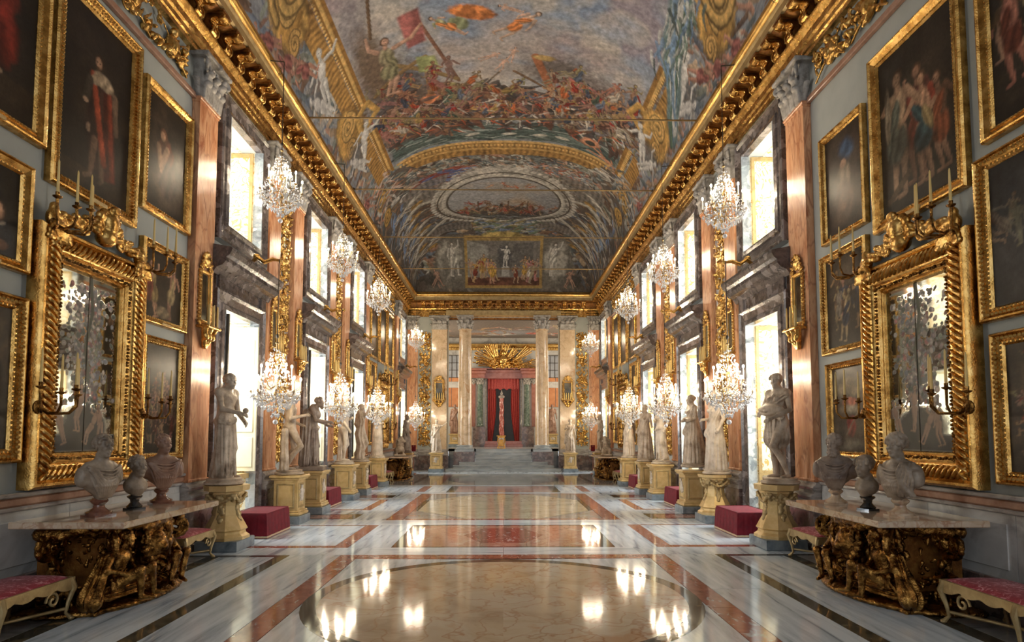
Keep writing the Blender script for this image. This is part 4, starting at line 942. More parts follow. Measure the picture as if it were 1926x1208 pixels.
# ---------------------------------------------------------------- pilasters
def capital_sdf(w=.62, d=.16, h=.74, round_=0, res=.017):
    R = w / 2
    s = SDF((-R - .22, -.25 if not round_ else -R - .25, -.03), (R + .22, R * 0 + d + .28 if not round_ else R + .25, h + .06), res)
    if not round_:
        s.box((-R, -.1, 0), (R, d, h * .9), .01, .01)
        s.box((-R - .13, -.1, h * .9), (R + .13, d + .15, h), .02, .02); s.ell((0, d + .13, h * .93), (.06, .05, .06), .02)
        for row, (n, z0, hh, out) in enumerate(((4, .0, .30, .05), (3, .2, .28, .08))):
            for i in range(n):
                x = -R + w * (i + .5) / n if row == 0 else -R + w * (i + .5) / n
                for dx in (-.045, 0, .045):
                    s.cap((x + dx, d, z0), (x + dx * 1.2, d + out * .7, z0 + hh * .8), .032, .034, .008)
                s.ell((x, d + out + .02, z0 + hh * .88), (.075, .05, .05), .015)
        for sx in (-1, 1):
            P = spiral((sx * (R + .03), d + .08, h * .74), .105, 1.6, 22, (-sx * .8, -.5, 0), (0, 0, 1), -pi / 2, .2)
            s.chain(P, .026, .006)
            s.cap((sx * .07, d + .02, h * .45), (sx * (R - .02), d + .09, h * .82), .024, .03, .01)
            P = spiral((sx * .075, d + .05, h * .76), .055, 1.3, 14, (-sx, 0, 0), (0, 0, 1), pi, .3)
            s.chain(P, .017, .005)
            s.cap((sx * (R - .02), d * .5, .05), (sx * (R + .04), d * .5, .26), .04, .05, .01); s.ell((sx * (R + .07), d * .5, .28), (.05, .06, .045), .01)
    else:
        s.cap((0, 0, .0), (0, 0, h * .85), R * .86, R * .95, .02)
        s.box((-R - .1, -R - .1, h * .9), (R + .1, R + .1, h), .03, .02)
        for row, (n, z0, hh, out, a0) in enumerate(((8, .0, .30, .06, 0), (8, .2, .28, .10, pi / 8))):
            for i in range(n):
                a = a0 + 2 * pi * i / n; u = np.array((cos(a), sin(a), 0)); r = R * .88
                s.cap(u * r + (0, 0, z0), u * (r + out * .7) + (0, 0, z0 + hh * .8), .075, .07, .01); s.ell(u * (r + out + .02) + (0, 0, z0 + hh * .88), (.08, .08, .05), .015)
        for k in range(4):
            a = pi / 4 + k * pi / 2; u = np.array((cos(a), sin(a), 0.)); c = u * (R + .06) + (0, 0, h * .74)
            s.chain(spiral(c, .11, 1.6, 20, -u, (0, 0, 1), -pi / 2, .2), .03, .008)
    return s


CAP = capital_sdf().build('capital', M['capital'])


def pilaster(w=.62):
    t = thing('pilaster', 'x', 'pilaster')
    MB().box(-w / 2, w / 2, -.01, .13, 1.12, 7.60).box(-w / 2 - .03, w / 2 + .03, -.01, .16, 7.56, 7.61, .01).box(-w / 2 - .015, w / 2 + .015, -.01, .145, 7.52, 7.56).box(-w / 2 - .02, w / 2 + .02, -.01, .15, 1.12, 1.17, .01).build('shaft', M['jasper'], t)
    P = [(0, .74), (.2, .74), (.2, .82), (.22, .84), (.235, .88), (.22, .92), (.175, .94), (.165, .98), (.185, 1.0), (.20, 1.03), (.185, 1.06), (.15, 1.08), (.14, 1.12), (0, 1.12)]
    mb = MB().prism(P, lambda u, v, s: (s, u, v), -w / 2 - .075, w / 2 + .075); mb.build('base', M['basegrey'], t, False)
    MB().box(-w / 2 - .09, w / 2 + .09, -.01, .20, .13, .74).box(-w / 2 - .11, w / 2 + .11, -.01, .22, 0, .13, .01).build('plinth', M['darkbr'], t)
    c = CAP.copy(); link(c, t); c.name = 'capital'; c.location = (0, 0, 7.61)
    return t


PILY = [9.93, 12.96, 14.48, 17.42, 19.05, 21.9, 28.15]
P0 = pilaster(); first = True
for sd in (-1, 1):
    for i, y in enumerate(PILY):
        lab = 'polished orange marble pilaster with grey capital, %s from the camera on the %s wall' % (ORD[i], SIDE[sd])
        if first: P0.location = (sd * 5.25, y, 0); P0.rotation_euler = (0, 0, wallframe(sd)); P0['label'] = lab; P0['group'] = 'orange pilasters'; first = False
        else: dup(P0, (sd * 5.25, y, 0), wallframe(sd), lab, 'orange pilasters')
D.objects.remove(CAP)

# ---------------------------------------------------------------- gilded trophy reliefs
def trophy_sdf(w, h, seed, res=.019, d=.10):
    s = SDF((-w / 2 - .03, -.04, 0), (w / 2 + .03, d + .09, h), res); r = random.Random(seed); n = int(w * h * 62)
    horiz = w > h
    for k in range(n):
        x = r.uniform(-w / 2 + .08, w / 2 - .08); z = r.uniform(.08, h - .08); y = r.uniform(.0, d * .6); t = r.random(); a = r.uniform(0, pi); l = r.uniform(.08, .24)
        if t < .35:
            dx, dz = l * cos(a), l * sin(a); x1 = min(max(x + dx, -w / 2 + .04), w / 2 - .04); z1 = min(max(z + dz, .04), h - .04); s.cap((x, y, z), (x1, y + .04, z1), .026, .011, .008)
        elif t < .7:
            R = Matrix.Rotation(a, 3, 'Y'); s.ell((x, y, z), (r.uniform(.04, .08), .05, r.uniform(.018, .034)), .008, R=R)
        elif t < .85: s.chain(spiral((x, y + .03, z), .07, 1.4, 12, (1, 0, 0), (0, 0, 1), a), .018, .006)
        else: s.ell((x, y, z), (.06, .06, .06), .02); s.ell((x, y + .05, z), (.03, .03, .03), .01)
    m = int((w if horiz else h) / .95)
    for k in range(m):   # shields, cuirasses and crossed staffs
        c = (k + .5) / m
        x, z = (-w / 2 + w * c, h / 2) if horiz else (0, h * c)
        s.ell((x, .03, z), (.15, .07, .19), .02); s.ell((x, .1, z), (.07, .04, .09), .015); s.ell((x, .06, z + .22), (.07, .07, .07), .02)
        L = .36 if not horiz else .5; q = .3 if not horiz else .26
        for sx in (-1, 1): s.cap((x - sx * L * .8, .05, z - q), (x + sx * L * .8, .05, z + q), .02, .015, .01); s.ell((x + sx * min(L * .8, w / 2 - .06), .06, z + q), (.035, .03, .07), .01)
    s.noise(.006, 70)
    return s.build('relief', M['gold'], None)


def trophy(rel, w, h, lab, loc, rz, grp, back='dado'):
    t = thing('trophy_relief', lab, 'relief', loc, rz, grp)
    if back: MB().box(-w / 2, w / 2, 0, .02, 0, h).build('backing', M[back], t)
    c = rel.copy(); link(c, t); c.name = 'relief'; c.location = (0, .015, 0)
    if h > 2: c = rel.copy(); link(c, t); c.name = 'relief'; c.location = (0, .0, h - .02); c.rotation_euler = (0, pi, 0)
    return t


RV = trophy_sdf(.74, 6.3, 3); RH = trophy_sdf(5.0, .58, 5, .019)
for sd in (-1, 1):
    for i, y in enumerate((13.72, 18.24)):
        trophy(RV, .80, 6.3, 'tall gilded trophy relief between the %s pair of pilasters on the %s wall' % (ORD[i], SIDE[sd]), (sd * 5.25, y, 1.25), wallframe(sd), 'tall trophy reliefs')
    for i, y in enumerate((6.9, 25.05)):
        trophy(RH, 5.1, .62, 'long gilded frieze of arms and banners above the %s %s paintings' % (('near', 'far')[i], SIDE[sd]), (sd * 5.25, y, 7.70), wallframe(sd), 'gilded friezes above the paintings', 'capital' if False else None)

# ---------------------------------------------------------------- gilded entablature with scroll brackets
EP = [(0, 8.33), (.10, 8.33), (.10, 8.40), (.125, 8.42), (.125, 8.50), (.16, 8.53), (.16, 8.64), (.20, 8.67), (.24, 8.71), (.25, 8.75), (.20, 8.78), (.12, 8.80), (.12, 8.95), (.18, 9.08), (.42, 9.13), (.42, 9.16), (.47, 9.18), (.47, 9.31), (.50, 9.33), (.51, 9.36)]
EP2 = EP + [(.54 + .075 * sin(t), 9.45 - .085 * cos(t)) for t in np.linspace(.2, pi, 9)] + [(.52, 9.60), (0, 9.60)]
BR = [(.10, 8.80), (.17, 8.80), (.235, 8.83), (.25, 8.89), (.215, 8.95), (.20, 9.0), (.235, 9.05), (.31, 9.065), (.38, 9.05), (.44, 9.07), (.44, 9.13), (.10, 9.13)]
RB = [(.15, 8.775), (.225, 8.775), (.275, 8.81), (.285, 8.88), (.25, 8.94), (.235, 8.985), (.26, 9.025), (.32, 9.035), (.39, 9.015), (.45, 9.03), (.475, 9.08)]


def bracket_mesh():
    w = .098
    a = MB().prism(BR, lambda u, v, t: (t, u, v), -w * .9, w * .9, True).box(-w * 1.3, w * 1.3, .09, .46, 9.08, 9.12).box(-w * 1.5, w * 1.5, .09, .48, 9.12, 9.15)
    mb = MB(); n = len(RB)
    mb.prism(RB + [(u - .022, v + .012) for u, v in RB[::-1]], lambda u, v, t: (t, u, v), -w, w)
    for s in (-1, 1): mb.tube([(s * w, u + .004, v - .004) for u, v in RB], .017, 6)
    mb.tube([(-w * 1.1, .19, 8.80), (w * 1.1, .19, 8.80)], .034, 10); mb.tube([(-w * 1.1, .45, 9.06), (w * 1.1, .45, 9.06)], .030, 10)
    for u, v in ((.285, 8.85), (.255, 8.93), (.25, 8.99), (.3, 9.03), (.37, 9.02)): mb.ball((0, u, v), (.045, .014, .026), 6, 4)
    return a, mb


BM, BM2 = bracket_mesh(); BM = BM.build('bracket', M['gold_brown'], None); BM2.build('ribbon', M['gold'], BM, True)
RO = MB(); RO.ball((0, .15, 8.94), (.05, .03, .05), 8, 4)
for k in range(6): RO.ball((.06 * cos(k * pi / 3), .15, 8.94 + .06 * sin(k * pi / 3)), (.028, .02, .028), 6, 4)
RO = RO.build('rosette', M['gold_dark'], None)


def cornice(loc, rz, y0, y1, b0, n, step, lab, skip=()):
    """local x along the wall, y out of it"""
    c = D.objects.new('cornice', None); link(c); c.location = loc; c.rotation_euler = (0, 0, rz); tag(c, lab, kind='structure')
    k = EP2
    i1, i2 = 12, 19
    def seg(P, nm, m):
        mb = MB(); V = [(t, u, v) for t in (y0, y1) for u, v in P]; q = len(P)
        mb.add(V, [(i, i + 1, q + i + 1, q + i) for i in range(q - 1)]); mb.build(nm, M[m], c, True)
    seg(k[:12], 'architrave', 'gold'); seg(k[11:16], 'frieze_band', 'gold_brown'); seg(k[15:20], 'corona', 'gold_pale'); seg(k[19:], 'torus_moulding', 'gold_bright')
    # joints across the torus every few metres
    jn = MB(); t = y0 + 1.2
    while t < y1: jn.tube([(t, .54 + .088 * sin(a), 9.45 - .098 * cos(a)) for a in np.linspace(.2, pi, 9)], .006, 4); t += 2.6
    jn.build('joint', M['iron'], c)
    for i in range(n):
        o = copy_tree(BM, c); o.location = (b0 + i * step, 0, 0)
        if i < n - 1: o = RO.copy(); link(o, c); o.name = 'rosette'; o.location = (b0 + (i + .5) * step, 0, 0)
    return c


cornice((-5.25, 0, 0), -pi / 2, -31.2, 2, -30.75, 45, .5, 'gilded bracketed cornice along the left wall')
cornice((5.25, 0, 0), pi / 2, -2, 31.2, 8.75, 45, .5, 'gilded bracketed cornice along the right wall')
cornice((0, YB, 0), pi, -5.25, 5.25, -4.35, 18, .512, 'gilded bracketed cornice on the end wall')
D.objects.remove(BM.children[0]); D.objects.remove(BM); D.objects.remove(RO)
for sd in (-1, 1):
    mb = MB(); wb(mb, sd, 0, .06, 9.5, 31.7, 8.28, 8.36, .01); tag(mb.build('trim_%d' % (5 + (sd > 0)), M['wall']), 'plain strip under the %s cornice' % SIDE[sd], kind='structure')

for i, (y, z) in enumerate(((13.7, 9.52), (18.04, 9.62), (22.3, 9.55), (26.84, 9.62))):
    t = thing('tie_rod', 'thin metal tie rod across the vault, %s from the camera' % ORD[i], 'tie rod', (0, y, z), 0, 'tie rods across the vault')
    MB().tube([(-4.78, 0, 0), (4.78, 0, 0)], .021, 8).build('rod', M['bronze'], t, True)
    for s in (-1, 1): MB().ball((s * 4.72, 0, 0), .045).build('anchor', M['iron'], t)

# ---------------------------------------------------------------- end wall, columns and the room behind
mb = MB()
for s in (-1, 1):
    x0, x1 = sorted((s * 3.02, s * 5.3)); mb.box(x0, x1, YB, YB + .45, 0, 9.6)
mb.box(-5.3, 5.3, YB, YB + .45, 8.33, 9.6)
tag(mb.build('wall_back', M['wall']), 'end wall of the gallery with a wide columned opening', kind='structure')
mb = MB()
for s in (-1, 1):
    x0, x1 = sorted((s * 3.0, s * 5.25)); mb.box(x0, x1, YB - .14, YB, 0, .78); mb.box(x0, x1, YB - .17, YB, 0, .13)
tag(mb.build('baseboard_back', M['darkbr']), 'dark breccia plinth course of the end wall', kind='structure')
mb = MB()
for s in (-1, 1):
    x0, x1 = sorted((s * 3.0, s * 5.25)); mb.box(x0, x1, YB - .16, YB, .78, .92, .02); mb.box(x0, x1, YB - .11, YB, .92, 1.12, .02)
tag(mb.build('trim_7', M['basegrey']), 'grey marble dado moulding of the end wall', kind='structure')
GP = None
for s in (-1, 1):
    p = dup(P0, (s * 4.93, YB, 0), pi, 'narrow orange marble pilaster in the %s corner of the end wall' % SIDE[s], 'orange pilasters', (.9, 1, 1))
    t = thing('pilaster', 'wide honey marble pilaster left of the columns' if s < 0 else 'wide honey marble pilaster right of the columns', 'pilaster', (s * 3.47, YB, 0), pi, 'honey marble pilasters')
    MB().box(-.41, .41, -.01, .2, 1.12, 7.61).box(-.44, .44, -.01, .23, 7.56, 7.61).build('shaft', M['giallo'], t)
    MB().box(-.5, .5, -.01, .3, .78, .9, .02).box(-.46, .46, -.01, .26, .9, 1.0, .03).box(-.44, .44, -.01, .24, 1.0, 1.12, .02).build('base', M['basegrey'], t)
    MB().box(-.52, .52, -.01, .32, 0, .78).build('plinth', M['darkbr'], t)
    c = [o for o in P0.children if o.name.startswith('capital')][0].copy(); link(c, t); c.name = 'capital'; c.location = (0, .06, 7.61); c.scale = (1.3, 1.1, 1)
    trophy(RV, .74, 6.3, 'tall gilded trophy relief at the %s end of the end wall' % SIDE[s], (s * 4.27, YB, 1.25), pi, 'tall trophy reliefs', 'wall')
    t = thing('column', 'freestanding honey marble column left of the steps' if s < 0 else 'freestanding honey marble column right of the steps', 'column', (s * 2.08, YB - .15, 0), 0, 'freestanding columns')
    prof = [(.385, 1.36)] + [(.375 - .05 * (k / 10) ** 1.6, 1.4 + 6.15 * k / 10) for k in range(11)] + [(.36, 7.56), (.36, 7.62)]
    MB().lathe(prof, 40).build('shaft', M['giallo'], t, True)
    MB().box(-.5, .5, -.5, .5, 1.0, 1.12).lathe([(.49, 1.12), (.52, 1.16), (.49, 1.2), (.43, 1.22), (.42, 1.26), (.46, 1.29), (.44, 1.33), (.40, 1.36)], 36).build('base', M['step'], t, True)
    MB().box(-.56, .56, -.56, .56, 0, 1.0, .01).build('plinth', M['darkbr'], t)
    if GP is None:
        c = capital_sdf(.72, 0, .74, 1, .022).build('capital', M['capital'], t); c.location = (0, 0, 7.6); GP = c
    else:
        c = GP.copy(); link(c, t); c.name = 'capital'
# architrave soffit over the columns
mb = MB(); mb.box(-3.1, 3.1, YB - .5, YB + .5, 8.34, 8.6); tag(mb.build('trim_8', M['gold_pale']), 'gilt soffit beam above the columns', kind='structure')
D.objects.remove(RV); D.objects.remove(RH)
# steps
st = thing('marble_steps', 'grey marble steps rising between the two columns', 'steps', (0, 30.0, 0))
for k in range(7):
    hw = (2.95, 2.6, 2.3, 1.49, 1.49, 1.49, 1.49)[k]; z1 = .163 * (k + 1)
    mb = MB(); y0 = .3 * k; ye = 2.6 if k > 2 else .92; hw = hw if k != 3 else 1.49
    mb.box(-hw, hw, y0, ye, z1 - .163 + .001, z1 - .035).box(-hw - .02, hw + .02, y0 - .03, ye, z1 - .035, z1, .008)
    if k < 3: mb.box(-1.48, 1.48, ye, 2.6, z1 - .163 + .001, z1)
    mb.build('step', M['step'], st)
for s in (-1, 1): x0, x1 = sorted((s * 1.5, s * 3.0)); MB().box(x0, x1, 2.13, 2.25, 0, 1.14).build('gap_blocker', M['step'], st)  # added blockers: close the gaps beside the steps against outside light
mb = MB(); mb.box(-5.6, 5.6, 32.13, 38.3, 1.0, 1.14); tag(mb.build('floor_upper', M['step']), 'raised marble floor of the room beyond the columns', kind='structure')

FY = 38.0
mb = MB(); mb.box(-5.6, 5.6, FY, FY + .2, 1.1, 8.6); mb.box(-5.6, -5.3, YB, FY, 1.1, 8.6); mb.box(5.3, 5.6, YB, FY, 1.1, 8.6)
tag(mb.build('wall_far_room', M['dado']), 'pale walls of the room beyond the columns', kind='structure')
p = Paint(-4.5, 4.5, 32.0, 38.1, .035, .035, (.22, .18, .15), 31); p.up = -1
p.ell(0, 36, 3, 1.2, (.36, .36, .38), soft=.8); p.ell(-.3, 36.6, 1.8, .35, (.60, .56, .52), -.1, fold=2); p.crowd(26, -3.5, 3.5, 34.4, 37.6, .8, 1.3, [(.40, .14, .10), (.3, .22, .15), (.5, .46, .42), (.16, .18, .2)], lean=1.3)
p.ell(-1.6, 36.4, .8, .5, (.36, .22, .14)); p.ell(2.0, 36.2, .7, .4, (.5, .16, .12), fold=2); p.c[..., 3] = 1
V = np.stack([p.X, p.Y, np.full_like(p.X, 8.22) + 0 * p.X], -1).reshape(-1, 3); i = (np.arange(p.nx - 1)[None] + np.arange(p.ny - 1)[:, None] * p.nx).ravel()
tag(mesh('ceiling_far_room', V, None, M['fresco'], None, True, p.c.reshape(-1, 4), np.stack([i, i + p.nx, i + p.nx + 1, i + 1], 1)), 'frescoed ceiling of the room beyond the columns', kind='structure')
mb = MB(); mb.box(-5.6, 5.6, 31.9, 38.3, 8.24, 8.33); tag(mb.build('ceiling_far_room', M['gold_brown']), 'timber above the far room fresco', kind='structure')
# gilded cornice, orange bands, high windows on the far wall
mb = MB(); mb.prism([(0, 7.4), (-.12, 7.42), (-.14, 7.55), (-.2, 7.6), (-.26, 7.72), (-.26, 7.8), (0, 7.82)], lambda u, v, t: (t, FY + u, v), -5.3, 5.3)
for k in range(60): mb.box(-5.2 + k * .175, -5.12 + k * .175, FY - .2, FY - .1, 7.44, 7.56)
tag(mb.build('trim_9', M['gold_bright']), 'gilded dentilled cornice of the far room', kind='structure')
for s in (-1, 1):
    mb = MB()
    for z0, z1 in ((5.35, 5.6), (3.7, 4.95)):
        for k in range(3): a, b = sorted((s * (2.45 + k * .95), s * (3.36 + k * .95))); mb.box(a, b, FY - .06, FY, z0, z1, .01)
    tag(mb.build('trim_%d' % (10 + (s > 0)), M['orange']), 'orange marble panels %s of the portal' % SIDE[s], kind='structure')
    W = D.objects.new('window_%d' % (9 + (s > 0)), None); link(W); W['kind'] = 'structure'; W['label'] = 'high grey paned window %s of the portal' % SIDE[s]
    xc = s * 3.05
    MB().box(xc - .62, xc + .62, FY - .05, FY - .02, 5.62, 7.05).build('pane', M['pane'], W)
    mb = MB()
    for k in range(5): mb.box(xc - .64 + k * .31, xc - .61 + k * .31, FY - .08, FY - .04, 5.6, 7.07)
    for k in range(4): mb.box(xc - .64, xc + .64, FY - .08, FY - .04, 5.6 + k * .48, 5.63 + k * .48)
    mb.build('window_frame', M['iron'], W)
# portal
d = D.objects.new('door_1', None); link(d); d['kind'] = 'structure'; d['label'] = 'red marble portal with green columns and drawn red curtains'
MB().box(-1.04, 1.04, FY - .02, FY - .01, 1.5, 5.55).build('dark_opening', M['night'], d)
mb = MB().frame(-1.08, 1.08, 1.3, 5.62, [(-.12, 0), (-.12, .14), (0, .12), (0, 0)]); mb.V = [(x, FY - y, z) for x, y, z in mb.V]; mb.build('door_frame', M['basegrey'], d)
for s in (-1, 1):
    MB().lathe([(.22, 2.42), (.24, 2.46), (.2, 2.52), (.2, 2.6), (.175, 5.1), (.2, 5.14)], 20, (s * 1.5, FY - .45, 0)).build('green_column', M['verde'], d, True)
    MB().box(s * 1.55 - .4, s * 1.55 + .4, FY - .75, FY, 1.14, 2.42, .01).build('column_pedestal', M['darkbr'], d)
    MB().box(s * 1.95 - .14, s * 1.95 + .14, FY - .3, FY, 2.42, 5.2).build('side_pier', M['rosso_sol'], d)
    c = GP.copy(); link(c, d); c.name = 'capital'; c.scale = (.55, .55, .55); c.location = (s * 1.5, FY - .45, 5.12)
    c = GP.copy(); link(c, d); c.name = 'capital'; c.scale = (.45, .3, .55); c.location = (s * 1.95, FY - .2, 5.12)
mb = MB().prism([(-2.3, 5.52), (2.3, 5.52), (2.3, 5.7), (2.05, 5.74), (1.3, 5.9), (-1.3, 5.9), (-2.05, 5.74), (-2.3, 5.7)], lambda u, v, t: (u, t, v), FY - .45, FY)
for s in (-1, 1):
    a, b = sorted((s * 1.2, s * 2.25)); mb.box(a, b, FY - .8, FY - .3, 5.52, 5.78, .02); mb.box(a - .06, b + .06, FY - .88, FY - .3, 5.78, 5.98, .03); mb.box(a - .12, b + .12, FY - .95, FY - .3, 5.98, 6.14, .02)
mb.build('pediment', M['rosso_sol'], d); MB().box(-1.3, 1.3, FY - .5, FY, 5.9, 6.08, .02).box(-1.2, 1.2, FY - 1.2, FY, 1.14, 1.3, .01).box(-1.15, 1.15, FY - .9, FY, 1.3, 1.5, .01).build('door_step', M['rosso_sol'], d)
# red curtains
for s in (-1, 1):
    mb = MB(); mb.grid(lambda u, v: (s * (1.03 - (.42 + .25 * (1 - v) ** 0 * 0 + .12 * sin(pi * v)) * u * (.75 + .45 * v)), FY - .16 - .035 * sin(u * 26), 1.5 + 3.55 * v), 40, 12)
    t = tag(mb.build('curtain', M['curtain'], None, True), 'red brocade curtain drawn to the %s of the portal' % SIDE[s], 'curtain', group='portal curtains')
mb = MB(); mb.grid(lambda u, v: (-1.04 + 2.08 * u, FY - .2 - .03 * sin(u * 60), 4.78 + .1 * abs(sin(u * 5 * pi)) * (1 - v) - .0 + (.78 - .0) * v), 90, 6)
tag(mb.build('curtain_valance', M['curtain'], None, True), 'scalloped red valance across the top of the portal', 'valance')
# gilded war trophies over the portal
r = random.Random(5)
t = thing('war_trophy', 'large gilded trophy of banners and arms above the portal', 'sculpture', (0, FY - .45, 6.14))
s_ = SDF((-2.9, -.5, -.1), (2.9, .35, 1.75), .024)
for k in range(44):
    a = pi * (.04 + .92 * k / 43) + r.uniform(-.05, .05); l = r.uniform(1.0, 2.7) * (1 - .35 * abs(sin(a))); c = (r.uniform(-.5, .5), 0, .1)
    e = (max(-2.8, min(2.8, c[0] + l * cos(a))), r.uniform(-.2, .1), min(1.6, .1 + l * sin(a)))
    s_.cap(c, e, .03, .015, .015)
    if k % 3 == 0:
        for q in range(5): a2 = a + (q - 2) * .07; s_.cap(c, (max(-2.8, min(2.8, c[0] + l * .95 * cos(a2))), e[1] + .03 * (q % 2), min(1.6, .1 + l * .95 * sin(a2))), .02, .045, .012)
    elif k % 3 == 1: s_.ell(e, (.05, .04, .11), .015, R=Matrix.Rotation(pi / 2 - a, 3, 'Y'))
for k in range(90): s_.ell((r.uniform(-1.9, 1.9) * r.random(), r.uniform(-.25, .1), r.uniform(0, .75)), (r.uniform(.06, .16), .12, r.uniform(.04, .11)), .015)
s_.ell((0, -.1, .55), (.3, .2, .38), .04); s_.ell((0, -.15, 1.02), (.14, .14, .17), .03)
s_.build('trophy', M['gold_bright'], t); MB().box(-2.3, 2.3, -.2, .4, -.03, .03).build('shelf', M['rosso_sol'], t)
# twisted red column on its stand and the gilt stool
t = thing('twisted_column', 'small spiral red marble column standing in front of the portal', 'column', (-.12, FY - 1.55, 1.14))
mb = MB(); V = []; n = 20; mm = 60
for k in range(mm + 1):
    z = .55 + 2.5 * k / mm; R = .15 - .03 * k / mm
    for i in range(n):
        a = 2 * pi * i / n; V.append((R * cos(a) * (1 + .16 * sin(3 * a + k * .33)) + 0, R * sin(a) * (1 + .16 * sin(3 * a + k * .33)), z))
mb.add(V, [(k * n + i, k * n + (i + 1) % n, k * n + n + (i + 1) % n, k * n + n + i) for k in range(mm) for i in range(n)])
mb.build('shaft', M['twisted'], t, True); MB().lathe([(.26, 0), (.26, .3), (.2, .35), (.22, .42), (.17, .5), (.17, .56)], 20).build('base', M['basegrey'], t, True)
MB().lathe([(.13, 3.03), (.18, 3.06), (.2, 3.16), (.15, 3.2), (.05, 3.24), (.09, 3.32), (.03, 3.46), (.01, 3.55)], 20).build('capital', M['basegrey'], t, True)
t = thing('gilt_stand', 'small amber gilt stand at the top of the marble steps', 'stand', (-.12, 32.6, 1.14))
MB().box(-.26, .26, -.2, .2, .66, .72, .02).box(-.2, .2, -.16, .16, .58, .66).build('top', M['leather'], t)
for sx in (-1, 1):
    for sy in (-1, 1): MB().tube([(sx * .17, sy * .13, .6), (sx * .20, sy * .15, .4), (sx * .14, sy * .11, .22), (sx * .2, sy * .16, .03)], [.035, .03, .022, .032], 8).build('leg', M['leather'], t, True)
MB().box(-.22, .22, -.18, .18, 0, .05, .01).box(-.13, .13, -.03, .03, .1, .5, .02).build('base', M['leather'], t)
def dk(c, k=.5): return tuple(v * k for v in c)


# ---------------------------------------------------------------- paintings
def canvas(w, h, base, seed, f, hx=.024, hy=.016):
    p = Paint(-w / 2, w / 2, 0, h, hx, hy, base, seed); p.up = 1
    f(p, w, h)
    p.wash(base, .55, w * .35, .0, .8); p.wash(dk(base, .4), .6, w * .5, .1, .8)
    q = 1 - .45 * np.clip((abs(p.X) / (w / 2)) ** 3 + (abs(p.Y - h * .5) / (h / 2)) ** 4, 0, 1)
    p.c[..., :3] *= ((1 + .12 * p.n2 + .22 * p.noise(.12)) * q)[..., None]
    p.c[..., 3] = 1; p.c[..., :3] = np.clip(p.c[..., :3], .002, 1)
    V = np.stack([p.X, np.full_like(p.X, .03), p.Y], -1).reshape(-1, 3); i = (np.arange(p.nx - 1)[None] + np.arange(p.ny - 1)[:, None] * p.nx).ravel()
    return V, np.stack([i, i + 1, i + p.nx + 1, i + p.nx], 1)[:, ::-1], p.c.reshape(-1, 4)


def painting(sd, y0, y1, z0, z1, fw, base, f, lab, carved=0, grp='gilt framed paintings', tilt=.012, m='gold'):
    """framed canvas hung on a side wall between y0..y1 and z0..z1"""
    w, h = y1 - y0, z1 - z0
    t = thing('painting', lab, 'painting', (sd * 5.25, (y0 + y1) / 2, z0), wallframe(sd), grp)
    t.rotation_euler = (0, 0, wallframe(sd))
    V, Q, c = canvas(w - 2 * fw + .02, h - 2 * fw + .02, base, int(abs(y0 * 100 + z0 * 10)) + (sd > 0), f)
    V[:, 2] += fw - .01
    mesh('canvas', V, None, M['canvas'], t, False, c, Q)
    prof = [(0, 0), (0, .075), (fw * .1, .10), (fw * .22, .105), (fw * .30, .08), (fw * .5, .065), (fw * .68, .05), (fw * .74, .062), (fw * .86, .06), (fw, .035), (fw, .0)]
    fo = MB().frame(-w / 2, w / 2, 0, h, prof).build('frame', M[m], t)
    mb = MB(); k = fw * .80; n = lambda L: int(L / .05)
    r_ = .014 if not carved else .019
    for (xa, za, xb, zb) in ((-w / 2 + k, k, w / 2 - k, k), (-w / 2 + k, h - k, w / 2 - k, h - k), (-w / 2 + k, k, -w / 2 + k, h - k), (w / 2 - k, k, w / 2 - k, h - k)):
        N = n(abs(xb - xa) + abs(zb - za))
        for i in range(N + 1):
            u = i / N; mb.ball((xa + (xb - xa) * u, .062, za + (zb - za) * u), (r_, .012, r_), 4, 3)
            if carved: mb.ball((xa + (xb - xa) * u + (fw * .32 if xa == xb else 0) * (-1 if xa < 0 else 1) * -1 * -1, .09, za + (zb - za) * u + (0 if xa == xb else (fw * .32) * (-1 if za < h / 2 else 1))), (r_ * 1.2, .016, r_ * 1.2), 4, 3)
    mb.build('frame_beading', M['gold_bright'], fo)['kind'] = 'stuff'
    MB().box(-.13, .13, .10, .113, fw * .12, fw * .4, .003).build('title_plate', M['gold_pale'], fo)
    return t


def bgd(p, w, h, c1, c2, c3=None):
    p.wash(c1, .8, w * .6); p.wash(c2, .6, w * .3, .1, .7)
    if c3: p.ell(0, h * .85, w * .6, h * .3, c3, soft=1, op=.6)


def f_cardinal(p, w, h):
    bgd(p, w, h, (.02, .017, .014), (.05, .035, .02)); p.poly([(-w / 2, 0), (w / 2, 0), (w / 2, h * .2), (-w / 2, h * .2)], (.05, .035, .022))
    p.ell(w * .02, h * .42, w * .34, h * .24, (.22, .03, .02), -.25, fold=3); p.ell(-w * .05, h * .62, w * .24, h * .16, (.30, .035, .025), .2, fold=2); p.ell(w * .05, h * .62, w * .2, h * .07, (.42, .36, .28), -.5, fold=3)
    p.ell(0, h * .83, w * .08, h * .06, (.52, .34, .23)); p.ell(0, h * .88, w * .07, h * .02, (.3, .03, .02)); p.ell(w * .3, h * .58, w * .08, h * .045, (.4, .36, .28)); p.line(w * .1, h * .6, w * .3, h * .58, .05, (.5, .3, .2)); p.line(-w * .1, h * .2, w * .1, h * .1, .03, (.4, .3, .22))


